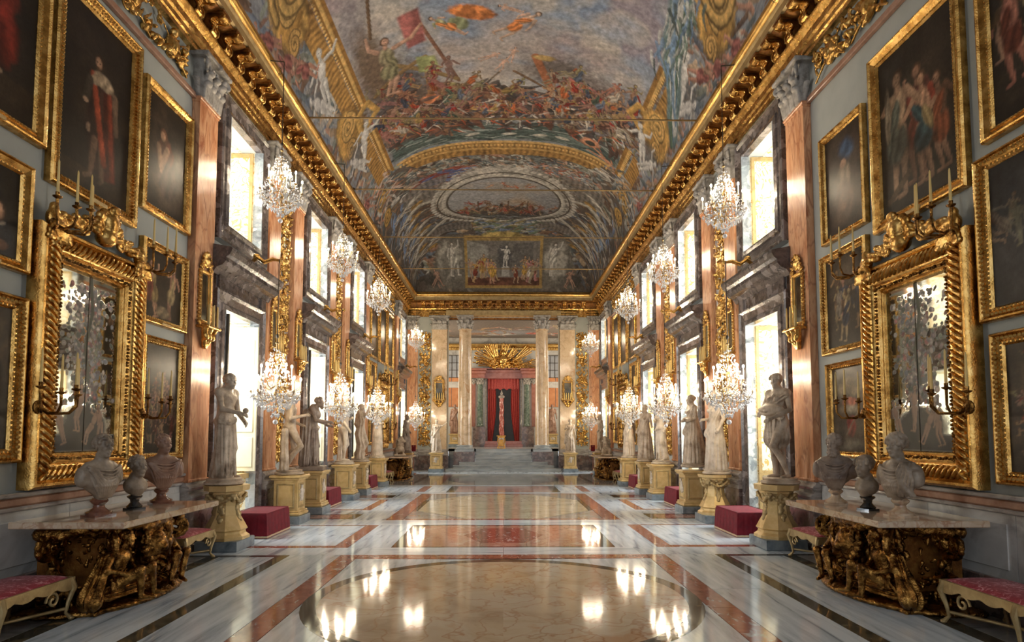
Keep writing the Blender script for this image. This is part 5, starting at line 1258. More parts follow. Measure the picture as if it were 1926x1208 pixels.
def f_portrait(p, w, h):
    bgd(p, w, h, (.018, .015, .013), (.05, .035, .022)); p.poly([(-w / 2, 0), (w / 2, 0), (w / 2, h * .12), (-w / 2, h * .12)], (.055, .038, .024))
    x = -w * .02; T = lambda u, v: (x + u * h, v * h)
    p.ell(*T(-.01, .40), .13 * h, .33 * h, (.045, .022, .018), 0, fold=2)
    for s in (-1, 1): p.line(*T(s * .03, .3), *T(s * .045 + .01, .1), .028 * h, (.16, .10, .07), .02 * h); p.line(*T(s * .045, .1), *T(s * .06 + .04, .075), .014 * h, (.2, .14, .1))
    p.poly([T(-.16, .12), T(-.05, .10), T(-.02, .62), T(-.10, .68)], (.10, .022, .016), fold=16)
    p.line(*T(.06, .66), *T(-.05, .2), .024 * h, (.36, .075, .035)); p.line(*T(-.07, .64), *T(-.12, .14), .02 * h, (.30, .06, .03))
    p.line(*T(-.12, .62), *T(-.14, .42), .028 * h, (.20, .14, .10), .02 * h); p.ell(*T(-.03, .665), .09 * h, .05 * h, (.46, .38, .28), .1, fold=2); p.ell(*T(.04, .64), .05 * h, .03 * h, (.4, .33, .25), -.5)
    p.line(*T(.08, .62), *T(.11, .50), .028 * h, (.06, .05, .04)); p.ell(*T(.11, .49), .02 * h, .018 * h, (.5, .36, .26)); p.ell(*T(.08, .35), .018 * h, .03 * h, (.42, .3, .22))
    p.ell(*T(.012, .755), .042 * h, .055 * h, (.06, .035, .02)); p.ell(*T(.02, .745), .029 * h, .042 * h, (.55, .34, .23), sh=.7); p.ell(*T(.025, .715), .02 * h, .014 * h, (.12, .07, .04)); p.ell(*T(.03, .75), .006 * h, .004 * h, (.08, .05, .04)); p.ell(*T(.012, .75), .006 * h, .004 * h, (.08, .05, .04))


def f_lady(p, w, h):
    bgd(p, w, h, (.02, .017, .015), (.11, .08, .055)); p.ell(0, h * .18, w * .6, h * .2, (.13, .09, .06), soft=.7); p.ell(-w * .25, h * .55, w * .15, h * .13, (.14, .11, .08), soft=.8)
    p.ell(w * .06, h * .52, w * .24, h * .17, (.16, .06, .035), .2, fold=2); p.ell(w * .1, h * .68, w * .11, h * .08, (.16, .08, .05)); p.ell(w * .12, h * .675, w * .075, h * .05, (.5, .32, .22)); p.ell(-w * .02, h * .3, w * .3, h * .2, (.10, .06, .05), fold=3)
    p.line(w * .0, h * .58, w * .14, h * .40, .06, (.5, .32, .22)); p.line(w * .22, h * .57, w * .16, h * .40, .055, (.46, .3, .2)); p.ell(w * .15, h * .38, .05, .09, (.5, .33, .23))


def heads(n, c, hh=.3, dark=1.):
    def f(p, w, h):
        bgd(p, w, h, (.018, .015, .013), (.05, .04, .03)); r = p.r
        for k in range(n):
            x = w * (-.32 + .64 * (k + .5) / n) + r.uniform(-.05, .05); y = h * r.uniform(.4, .62); cc = c[k % len(c)]; s = w * hh * dark
            p.ell(x, y - s * 1.3, s * .9, s * 1.3, cc, fold=2); p.ell(x, y - s * .45, s * .35, s * .15, (.5, .46, .4)); p.ell(x, y, s * .42, s * .5, (.08, .05, .035)); p.ell(x + s * .05, y - s * .03, s * .32, s * .42, (.50, .31, .21), sh=.8)
            p.ell(x - s * .05, y + .03, s * .05, s * .03, (.1, .06, .04)); p.ell(x + s * .16, y + .03, s * .05, s * .03, (.1, .06, .04)); p.ell(x + s * .06, y - s * .2, s * .1, s * .03, (.22, .08, .06))
        p.ell(w * .15, h * .14, w * .2, h * .08, (.4, .24, .17)); p.ell(-w * .2, h * .12, w * .18, h * .07, (.3, .17, .12))
    return f


def group(n, cls, c1=(.03, .026, .022), c2=(.09, .07, .05), h0=.45, h1=.6, y0=.05, y1=.25, dark=.75, skin=(.50, .32, .22), sky=None, nude=0):
    def f(p, w, h):
        bgd(p, w, h, c1, c2, sky)
        p.crowd(n, -w * .38, w * .38, h * y0, h * y1, h * h0, h * h1, cls, skin, dark, .35)
    return f


def f_christ(p, w, h):
    bgd(p, w, h, (.035, .03, .024), (.07, .06, .045)); p.poly([(-w * .05, h * .55), (w * .1, h * .55), (w * .1, h), (-w * .05, h)], (.05, .045, .035)); p.poly([(-w / 2, 0), (w / 2, 0), (w / 2, h * .16), (-w / 2, h * .16)], (.045, .04, .03))
    p.poly([(w * .1, h * .8), (w * .5, h * .75), (w * .5, h), (w * .1, h)], (.10, .10, .09), soft=.2)
    s = -1
    p.fig(s * w * .36, h * .1, h * .58, (.32, .2, .14), (.26, .09, .045), (.2, .12, .08), .08); p.fig(s * -w * .05 - .1, h * .12, h * .70, (.34, .2, .14), (.22, .06, .04), (.12, .05, .04), -.02)
    p.fig(-w * .12, h * .09, h * .66, (.46, .29, .2), (.05, .10, .12), (.34, .08, .05), .02, arms=[(.26, .66), (-.1, .6)]); p.ell(-w * .17, h * .45, w * .06, h * .10, (.30, .24, .13), -.4, fold=2)
    p.fig(w * .26, h * .08, h * .80, (.44, .30, .21), (.12, .14, .12), (.44, .32, .22), -.03, arms=[(.15, .75), (-.24, .64)]); p.line(w * .1, h * .2, w * .4, h * .08, .05, (.16, .12, .08)); p.ell(w * .38, h * .62, w * .05, h * .2, (.28, .24, .18), fold=2)


def f_robe(p, w, h):
    bgd(p, w, h, (.05, .04, .035), (.12, .09, .07)); p.ell(-w * .1, h * .78, w * .25, h * .12, (.07, .13, .26), .5, soft=.5, fold=2)
    p.ell(0, h * .5, w * .2, h * .2, (.28, .23, .18), fold=2); p.ell(0, h * .66, w * .1, h * .05, (.46, .3, .22)); p.ell(0, h * .3, w * .32, h * .2, (.18, .11, .08), fold=3, soft=.6); p.ell(w * .1, h * .12, w * .3, h * .1, (.16, .11, .08), soft=.8)


def f_red_saint(p, w, h):
    bgd(p, w, h, (.03, .026, .02), (.14, .09, .05), (.10, .07, .03)); p.fig(w * .05, h * .12, h * .6, (.5, .32, .22), (.30, .05, .03), (.2, .05, .04), .03); p.ell(w * .0, h * .78, w * .25, h * .1, (.34, .24, .12), soft=.6, fold=2)


def f_two_pink(p, w, h):
    bgd(p, w, h, (.03, .024, .018), (.05, .04, .03)); p.fig(-w * .17, h * .04, h * .86, (.62, .36, .26), (.46, .38, .22), (.58, .34, .25), -.15, nude=False); p.fig(w * .17, h * .02, h * .84, (.64, .40, .28), (.44, .34, .16), (.6, .38, .27), .18); p.ell(w * .36, h * .45, w * .1, h * .24, (.46, .12, .09), fold=2); p.ell(0, h * .12, w * .2, h * .1, (.46, .38, .26), fold=2)


def f_dome(p, w, h):
    bgd(p, w, h, (.10, .085, .06), (.14, .12, .09)); p.ell(0, h * .76, w * .42, h * .14, (.24, .20, .14), fold=2); p.ell(-w * .02, h * .58, w * .24, h * .07, (.40, .14, .09), fold=3); p.ell(0, h * .5, w * .36, h * .07, (.42, .38, .31), soft=.6)
    p.ell(-w * .05, h * .3, w * .16, h * .15, (.34, .07, .06), .2, fold=2); p.ell(w * .2, h * .28, w * .16, h * .10, (.05, .045, .04)); p.line(w * .1, h * .25, w * .3, h * .12, .02, (.06, .05, .04)); p.line(-w * .3, h * .5, w * .1, h * .2, .015, (.3, .26, .2)); p.ell(0, h * .08, w * .5, h * .1, (.26, .24, .2), soft=.5)


def f_nightscene(p, w, h):
    bgd(p, w, h, (.03, .035, .045), (.06, .065, .08)); p.fig(-w * .3, h * .48, h * .36, (.40, .34, .28), (.3, .27, .24), None, .8, nude=True, arms=[(.5, 1.1), (-.5, .8)]); p.crowd(9, -w * .4, w * .4, h * .1, h * .5, h * .25, h * .4, [(.10, .11, .14), (.24, .21, .18), (.18, .1, .07)], (.34, .28, .23), .8, 1.2)


def f_battle(p, w, h):
    bgd(p, w, h, (.05, .038, .028), (.16, .12, .08), (.2, .16, .11)); p.crowd(26, -w * .45, w * .45, h * .05, h * .75, h * .22, h * .36, [(.14, .09, .06), (.30, .21, .15), (.34, .08, .06), (.1, .1, .1), (.4, .3, .22)], (.46, .31, .22), .75, 1.3)


def f_flowers(p, w, h):
    p.crowd(0, 0, 1, 0, 1, 1, 1, [(0, 0, 0)])


def f_dark(p, w, h):
    bgd(p, w, h, (.025, .02, .017), (.07, .05, .035)); p.fig(0, h * .08, h * .8, (.42, .27, .19), (.06, .045, .04), (.14, .07, .05), .02)


warm = [(.20, .06, .04), (.14, .09, .05), (.08, .08, .07), (.26, .20, .12), (.10, .05, .04)]
blue = [(.06, .08, .13), (.12, .14, .18), (.24, .22, .2), (.14, .09, .06)]
# left wall, near bay
painting(-1, 5.10, 6.50, 5.12, 7.45, .15, (.03, .025, .02), f_cardinal, 'tall painting of a seated figure in cardinal red, top left corner')
painting(-1, 6.58, 8.15, 4.80, 7.42, .17, (.03, .024, .02), f_portrait, 'tall portrait of a standing man in ermine cape and dark robe, carved gilt frame', 1)
painting(-1, 8.27, 9.54, 5.17, 7.15, .14, (.05, .04, .032), f_lady, 'painting of a woman with joined hands beside the first left pilaster')
painting(-1, 5.30, 6.36, 3.64, 4.83, .13, (.03, .025, .02), heads(2, [(.03, .035, .05), (.12, .06, .05)]), 'dark painting of two men with white collars at the left edge')
painting(-1, 5.15, 6.37, 1.60, 3.38, .15, (.05, .04, .03), f_red_saint, 'painting of a standing figure in red below, at the left edge', 1)
painting(-1, 8.34, 9.52, 3.54, 4.77, .11, (.05, .04, .03), f_two_pink, 'small painting of two embracing pale figures right of the left mirror', 1)
painting(-1, 8.42, 9.52, 1.52, 3.36, .11, (.03, .025, .02), group(24, warm, h0=.2, h1=.3, y0=.05, y1=.5, dark=.6), 'dark crowd painting below the two pale figures, left wall', 1)
# right wall, near bay
painting(1, 8.12, 9.26, 4.94, 6.70, .10, (.09, .07, .06), f_robe, 'small painting of a robed figure under blue cloth beside the first right pilaster')
painting(1, 6.30, 7.95, 4.68, 7.18, .17, (.05, .04, .03), f_christ, 'large painting of four standing figures in red and blue robes above the right mirror')
painting(1, 4.60, 6.08, 5.03, 7.3, .14, (.04, .035, .03), group(7, warm + [(.4, .3, .22)], y0=.1, y1=.5, dark=.8), 'painting of half nude figures in the top right corner')
painting(1, 4.70, 6.21, 3.10, 4.90, .15, (.05, .055, .065), f_nightscene, 'blue-grey night painting with a lunging pale figure at the right edge', 1)
painting(1, 4.75, 6.10, 1.38, 2.97, .14, (.08, .06, .045), f_battle, 'brown battle painting below the night scene at the right edge', 1)
painting(1, 8.15, 9.35, 3.16, 4.77, .11, (.06, .055, .05), group(6, blue, y0=.05, y1=.4, dark=.85, sky=(.2, .16, .12)), 'painting of figures in blue drapery left of the right mirror', 1)
painting(1, 8.24, 9.27, 1.55, 3.02, .10, (.15, .12, .09), f_dome, 'pale painting of a banner, red saddle and dark horse left of the right mirror')
# far bays
for sd in (-1, 1):
    S_ = SIDE[sd]
    for k, (a, b, z0, z1) in enumerate(((22.75, 24.25, 4.95, 7.45), (24.4, 25.9, 4.95, 7.45), (26.05, 27.45, 4.95, 7.45), (22.7, 23.8, 3.35, 4.8), (22.7, 23.8, 1.5, 3.2), (26.4, 27.5, 3.35, 4.8), (26.4, 27.5, 1.5, 3.2))):
        f = (f_dark, f_portrait, f_dark, group(4, warm), group(5, warm), group(4, blue), group(5, warm))[k]
        nm = ('nearest tall dark portrait', 'middle tall dark portrait', 'farthest tall dark portrait', 'nearer middle row painting', 'nearer lowest row painting', 'farther middle row painting', 'farther lowest row painting')[k]
        painting(sd, a, b, z0, z1, .12, (.04, .03, .025), f, '%s in the far bay of the %s wall' % (nm, S_))


# ---------------------------------------------------------------- great mirrors
def gilt_mirror(sd, y0, y1, z0, z1, lab, seed):
    w, h = y1 - y0, z1 - z0; t = thing('gilt_mirror', lab, 'mirror', (sd * 5.25, (y0 + y1) / 2, z0), wallframe(sd), 'great gilt mirrors')
    fw = .40
    prof = [(0, 0), (0, .14), (.03, .175), (.06, .175), (.075, .14), (.12, .17), (.19, .185), (.25, .16), (.27, .12), (.30, .135), (.345, .12), (.36, .08), (.385, .085), (fw, .05), (fw, 0)]
    fo = MB().frame(-w / 2, w / 2, 0, h, prof).build('frame', M['gold'], t, True)
    # twisted gadroons running round the frame
    mb = MB(); mc = MB(); r = random.Random(seed)
    for (xa, za, xb, zb) in ((-w / 2 + .17, .17, w / 2 - .17, .17), (-w / 2 + .17, h - .17, w / 2 - .17, h - .17), (-w / 2 + .17, .17, -w / 2 + .17, h - .17), (w / 2 - .17, .17, w / 2 - .17, h - .17)):
        L = abs(xb - xa) + abs(zb - za); n = int(L / .082); vert = xa == xb
        for i in range(n + 1):
            u = i / n; x = xa + (xb - xa) * u; z = za + (zb - za) * u
            R = Matrix.Rotation((radians(50) if vert else radians(-40)) * (1 if xa < 0 or not vert else 1), 3, 'Y')
            mb.ball((x, .17, z), (.026, .05, .105), 7, 5, R)
        n = int(L / .045)
        for i in range(n + 1):
            u = i / n; x = xa + (xb - xa) * u; z = za + (zb - za) * u; o = .155
            if vert: x += o * (1 if xa < 0 else -1)
            else: z += o * (1 if za < h / 2 else -1)
            if abs(x) < w / 2 - .3 and .3 < z < h - .3: mc.ball((x + r.uniform(-.01, .01), .13, z + r.uniform(-.01, .01)), (.02, .025, .02), 5, 4)
    mb.build('gadroon', M['gold'], fo, True)['kind'] = 'stuff'; mc.build('leaf_beading', M['gold_dark'], fo, True)['kind'] = 'stuff'
    # corner leaves and crest
    s = SDF((-w / 2 - .05, -.02, h - .4), (w / 2 + .05, .36, h + .62), .019)
    for sx in (-1, 1):
        for k in range(9): a = pi * k / 8; s.cap((sx * (w / 2 - .18), .16, h - .16), (sx * (w / 2 - .18) + .15 * cos(a), .2, h - .16 + .17 * sin(a)), .03, .04, .012)
        s.ell((sx * (w / 2 - .16), .14, h + .08), (.09, .07, .12), .02); s.ell((sx * (w / 2 - .16), .14, h + .2), (.05, .05, .07), .02)
        P = [(sx * x, .13 + .02 * sin(x * 30), h + .03 + .24 * (1 - x / .95) ** 1.3 + .02 * sin(x * 40)) for x in np.linspace(.15, .8, 12)]
        s.chain(P, [.05 - .002 * i for i in range(12)], .02)
        for k in range(10): x = .2 + .06 * k; s.ell((sx * x, .16 + .02 * (k % 2), h + .06 + .24 * (1 - x / .95) ** 1.3 + .03 * (k % 3)), (.05, .045, .04), .012)
        s.chain(spiral((sx * .34, .17, h + .12), .1, 1.5, 14, (sx, 0, 0), (0, 0, 1), 1), .022, .008)
    for k in range(9): a = pi * (.02 + .96 * k / 8); s.cap((0, .15, h + .1), (.22 * cos(a), .22, h + .14 + .30 * sin(a)), .03, .055, .012)
    s.ell((0, .2, h + .12), (.13, .12, .12), .02); s.ell((0, .26, h + .3), (.1, .08, .14), .02); s.ell((0, .3, h + .46), (.07, .06, .06), .02)
    s.noise(.007, 60); s.build('crest', M['gold'], t)
    # glass painted with flowers and putti
    gw, gh = w - 2 * fw + .02, h - 2 * fw + .02
    p = Paint(-gw / 2, gw / 2, 0, gh, .013, .013, (.75, .76, .72), seed); p.c[..., 3] = 1
    r = p.r
    cl = [(.16, .15, .18), (.30, .12, .12), (.10, .13, .12), (.38, .34, .34), (.22, .24, .30), (.13, .10, .12), (.46, .40, .38), (.06, .09, .07)]
    for k in range(620):
        v = r.rand(); x = r.normal(0, gw * (.10 + .12 * v)); y = gh * (.28 + .66 * v) if r.rand() < .8 else gh * r.uniform(.1, .6)
        q = r.uniform(.02, .05); c = np.array(cl[r.randint(8)]) * r.uniform(.5, 1.2); p.ell(x, y, q, q * r.uniform(.5, 1), c, r.uniform(0, 3), al=0, soft=.3)
        if r.rand() < .4: p.ell(x, y, q * .4, q * .4, c * 1.7, al=0)
    p.path([(0, gh), (-.05, gh * .8), (.05, gh * .6), (-.02, gh * .4)], .03, (.05, .07, .05), al=0)
    p.poly([(-gw / 2, 0), (gw / 2, 0), (gw / 2, gh * .1), (-gw / 2, gh * .1)], (.05, .05, .05)); w_ = p._win(-gw, gw, -1, gh * .1); p.c[w_][..., 3] = 0
    p.ell(0, gh * .14, gw * .42, gh * .13, (.05, .05, .045), al=0)
    for x, y, hh, ln in ((-gw * .3, .08, .55, .2), (gw * .12, .25, .6, -.1), (gw * .3, .1, .6, .3), (0, .1, .5, -.5)):
        n0 = p.c[..., :3].copy(); p.fig(x, y, hh, (.42, .27, .20), (.3, .12, .1), None, ln, nude=True); ch = np.abs(p.c[..., :3] - n0).sum(-1) > .01; p.c[..., 3][ch] = 0
    V = np.stack([p.X, np.full_like(p.X, .035), p.Y + fw - .01], -1).reshape(-1, 3); i = (np.arange(p.nx - 1)[None] + np.arange(p.ny - 1)[:, None] * p.nx).ravel()
    mesh('mirror_glass', V, None, M['mirror'], t, False, p.c.reshape(-1, 4), np.stack([i, i + 1, i + p.nx + 1, i + p.nx], 1)[:, ::-1])
    MB().box(gw * .02 - .004, gw * .02 + .004, .034, .04, fw, h - fw).build('glass_joint', M['iron'], t)
    return t


gilt_mirror(-1, 6.42, 8.32, 1.30, 4.28, 'great gilt mirror painted with dark flowers on the near left wall', 3)
gilt_mirror(1, 6.27, 8.20, 1.30, 4.22, 'great gilt mirror painted with blue-grey flowers on the near right wall', 4)
gilt_mirror(-1, 24.0, 26.0, 1.30, 4.2, 'great gilt mirror in the far bay of the left wall', 5)
gilt_mirror(1, 24.0, 26.0, 1.30, 4.2, 'great gilt mirror in the far bay of the right wall', 6)


# candle branches fixed to the mirror frames
def candle_branch(n=4):
    t = thing('candle_branch', 'x', 'candelabrum')
    mb = MB().ball((0, .02, 0), (.06, .04, .08))
    tips = []
    for k in range(n):
        a = (k / (n - 1) - .5) * 2.2; e = (.30 * sin(a), .16 + .20 * cos(a), .13 + .05 * (k % 2))
        mb.tube([(0, .02, 0), (e[0] * .3, e[1] * .45, -.07), (e[0] * .75, e[1] * .85, -.06), (e[0] * .98, e[1], .02), (e[0], e[1], e[2])], [.02, .016, .014, .013, .016], 7)
        mb.lathe([(.012, 0), (.045, .02), (.048, .03), (.02, .035), (.022, .075)], 10, e); tips.append(e)
    mb.build('branch', M['gold_dark'], t, True)
    for e in tips: MB().lathe([(.0155, .06), (.0135, .2), (.009, .42), (.003, .44)], 8, e).build('candle', M['candle'], t, True)
    return t


CB = candle_branch(); first = True
for sd, ya, yb, zt in ((-1, 6.45, 8.30, 4.30), (1, 6.30, 8.17, 4.25), (-1, 24.0, 26.0, 4.2), (1, 24.0, 26.0, 4.2)):
    for zz, hn in ((zt - .02, 'upper'), (2.2, 'middle')):
        for y, en in ((ya, 'nearer'), (yb, 'farther')):
            lab = '%s gilt candle branch on the %s edge of the %s %s mirror' % (hn, en, 'near' if ya < 10 else 'far', SIDE[sd])
            loc = (sd * 5.10, y + (.1 if en == 'nearer' and hn == 'upper' else 0), zz); rz = wallframe(sd)
            if first: CB.location = loc; CB.rotation_euler = (0, 0, rz); CB['label'] = lab; CB['group'] = 'candle branches on the mirrors'; first = False
            else: dup(CB, loc, rz, lab, 'candle branches on the mirrors')


# ---------------------------------------------------------------- small gilt girandole mirrors on the pilasters
def girandole():
    t = thing('gilt_sconce', 'x', 'sconce'); w, h = .36, .92
    MB().frame(-w / 2, w / 2, .42, .42 + h, [(0, 0), (0, .04), (.015, .055), (.035, .05), (.05, .03), (.06, .035), (.065, .01)]).build('frame', M['gold_bright'], t)
    MB().box(-w / 2 + .05, w / 2 - .05, .0, .015, .46, .38 + h).build('mirror_glass', M['darkglass'], t)
    s = SDF((-.28, -.02, -.02), (.28, .34, 1.74), .015)
    for z in np.arange(.45, 1.34, .07):
        for sx in (-1, 1): s.ell((sx * (w / 2 + .005), .03, z), (.025, .03, .03), .01)
    for k in range(7): a = pi * (.05 + .9 * k / 6); s.cap((0, .03, 1.42), (.15 * cos(a), .05, 1.44 + .2 * sin(a)), .03, .03, .012)
    s.ell((0, .05, 1.5), (.06, .05, .08), .02); s.ell((0, .05, 1.63), (.035, .035, .05), .01)
    for sx in (-1, 1): s.chain(spiral((sx * .14, .04, 1.37), .06, 1.2, 10, (sx, 0, 0), (0, 0, 1), 0), .018, .006); s.chain(spiral((sx * .19, .05, .42), .05, 1.2, 10, (sx, 0, 0), (0, 0, 1), 0), .016, .006)
    s.box((-.23, -.01, .33), (.23, .22, .38), .012, .01)
    for sx in (-1, 0, 1): s.cap((sx * .16, .12, .33), (sx * .03, .04, .03), .05, .03, .02, fold=.008, n=5); s.ell((sx * .1, .12, .2), (.05, .05, .07), .015)
    s.ell((0, .04, .02), (.03, .03, .04), .01)
    s.build('bracket_shelf', M['gold'], t)
    for x, y in ((-.16, .17), (-.09, .12), (-.02, .18), (.05, .12), (.12, .17)): MB().lathe([(.017, .38), (.016, .62), (.010, .74), (.004, .75)], 8, (x, y, 0)).build('candle', M['candle'], t, True)
    return t


GI = girandole(); first = True
for sd in (-1, 1):
    for i, y in enumerate(PILY[:7]):
        lab = 'small gilt mirror sconce with yellow candles on the %s %s pilaster' % (ORD[i], SIDE[sd]); loc = (sd * 5.12, y, 3.36)
        if first: GI.location = loc; GI.rotation_euler = (0, 0, wallframe(sd)); GI['label'] = lab; GI['group'] = 'gilt mirror sconces'; first = False
        else: dup(GI, loc, wallframe(sd), lab, 'gilt mirror sconces')
    dup(GI, (sd * 3.47, YB - .2, 3.38), pi, 'small gilt mirror sconce on the end wall %s of the columns' % SIDE[sd], 'gilt mirror sconces', (1.5, 1, 1.03))


# ---------------------------------------------------------------- crystal chandeliers
def chandelier():
    t = thing('chandelier', 'x', 'chandelier')      # origin: centre of the ring of candles; hangs from +z
    mb = MB().tube([(0, 0, -.55), (0, 0, .75)], .012, 8).ball((0, 0, .72), (.035, .035, .03)).ball((0, 0, .1), (.05, .05, .08)).ball((0, 0, -.3), (.06, .06, .05))
    tips = []
    for ringr, z0, n, a0 in ((.46, -.28, 8, 0.), (.30, -.02, 5, .3)):
        for k in range(n):
            a = a0 + 2 * pi * k / n; u = Vector((cos(a), sin(a), 0))
            mb.tube([u * .03 + Vector((0, 0, z0 - .12)), u * ringr * .45 + Vector((0, 0, z0 - .2)), u * ringr * .85 + Vector((0, 0, z0 - .12)), u * ringr + Vector((0, 0, z0))], .009, 5)
            e = u * ringr + Vector((0, 0, z0)); mb.lathe([(.01, 0), (.035, .015), (.014, .02), (.016, .04)], 8, e); tips.append(e)
    for rr, z in ((.40, -.36), (.20, .28), (.12, .5)):
        mb.tube([(rr * cos(a), rr * sin(a), z) for a in np.linspace(0, 2 * pi, 25)], .007, 5, False)
    mb.build('frame', M['bronze'], t, True)
    for e in tips:
        cd = MB().lathe([(.012, .04), (.012, .25)], 6, e).build('candle', M['candle_white'], t, True)
        MB().ball(tuple(e + Vector((0, 0, .285))), (.019, .019, .036), 8, 6).build('bulb', M['flame'], cd, True)
    c = MB(); r = random.Random(9)

    def drop(x, y, z, s):
        a = r.uniform(0, pi); l = s * r.uniform(1.5, 2.4); w = s * r.uniform(.6, .95)
        V = [(x, y, z + s * .5), (x, y, z - l)] + [(x + w * cos(a + k * pi / 3), y + w * .8 * sin(a + k * pi / 3), z - s * .35) for k in range(6)]
        c.add(V, [(0, 2 + k, 2 + (k + 1) % 6) for k in range(6)] + [(1, 2 + (k + 1) % 6, 2 + k) for k in range(6)])
    for rr, z, n, s in ((.48, -.36, 40, .026), (.42, -.42, 40, .030), (.34, -.48, 34, .030), (.26, -.54, 28, .032), (.16, -.62, 16, .034), (.07, -.7, 8, .036), (.40, -.24, 30, .022), (.30, -.08, 30, .022), (.24, .06, 26, .024), (.22, .14, 26, .024), (.44, -.32, 44, .026), (.36, -.4, 40, .028), (.20, .2, 24, .024), (.20, .30, 22, .024), (.15, .40, 18, .022), (.12, .5, 14, .022), (.06, .58, 8, .022), (.12, -.1, 12, .026), (.2, -.3, 18, .026)):
        for k in range(n):
            a = 2 * pi * k / n + r.uniform(-.1, .1); q = rr * r.uniform(.86, 1.08); drop(q * cos(a), q * sin(a), z + r.uniform(-.035, .035), s)
    # strings of beads draped between the rings
    for k in range(12):
        a = 2 * pi * k / 12
        for j in range(11):
            u = j / 10; rr = .13 + .33 * u ** 1.4; z = .48 - .72 * u + .05 * sin(u * pi) * -1; c.ball((rr * cos(a), rr * sin(a), z), .010, 5, 3)
    o = c.build('crystal_drops', M['crystal'], t); o['kind'] = 'stuff'
    MB().ball((0, 0, -.86), .05, 12, 8).build('crystal_ball', M['crystal'], t, True)
    return t


CH = chandelier(); first = True; ci = 0
for sd in (-1, 1):
    for i, y in enumerate((11.35, 15.8, 20.4, 29.3)):
        for lev, z, zr in (('upper', 6.88 if sd < 0 else 6.62, 9.36), ('lower', 2.98, 5.34)):
            lab = '%s lit crystal chandelier before the %s window of the %s wall' % (lev, ORD[i], SIDE[sd]); loc = (sd * 4.4, y, z)
            if first: CH.location = loc; c = CH; c['label'] = lab; first = False; protoc = list(CH.children)
            else:
                c = CH.copy(); link(c); c.location = loc; c['label'] = lab
                for k in protoc: copy_tree(k, c)
            c['group'] = 'lit crystal chandeliers'; c.rotation_euler = (0, 0, ci * .37); s = .97 if lev == 'lower' else .9; c.scale = (s, s, s); ci += 1
            L = MB().tube([(0, 0, .74), (0, 0, (zr - z) / s)], .010, 6)
            if lev == 'upper': q = Matrix.Rotation(-c.rotation_euler.z, 3, 'Z') @ Vector((sd * .32 / s, 0, .03)); L.tube([(0, 0, (zr - z) / s), tuple(q + Vector((0, 0, (zr - z) / s)))], .014, 6)
            L.ball((0, 0, .86), (.03, .03, .05)).build('hanging_rod', M['iron'], c, True)
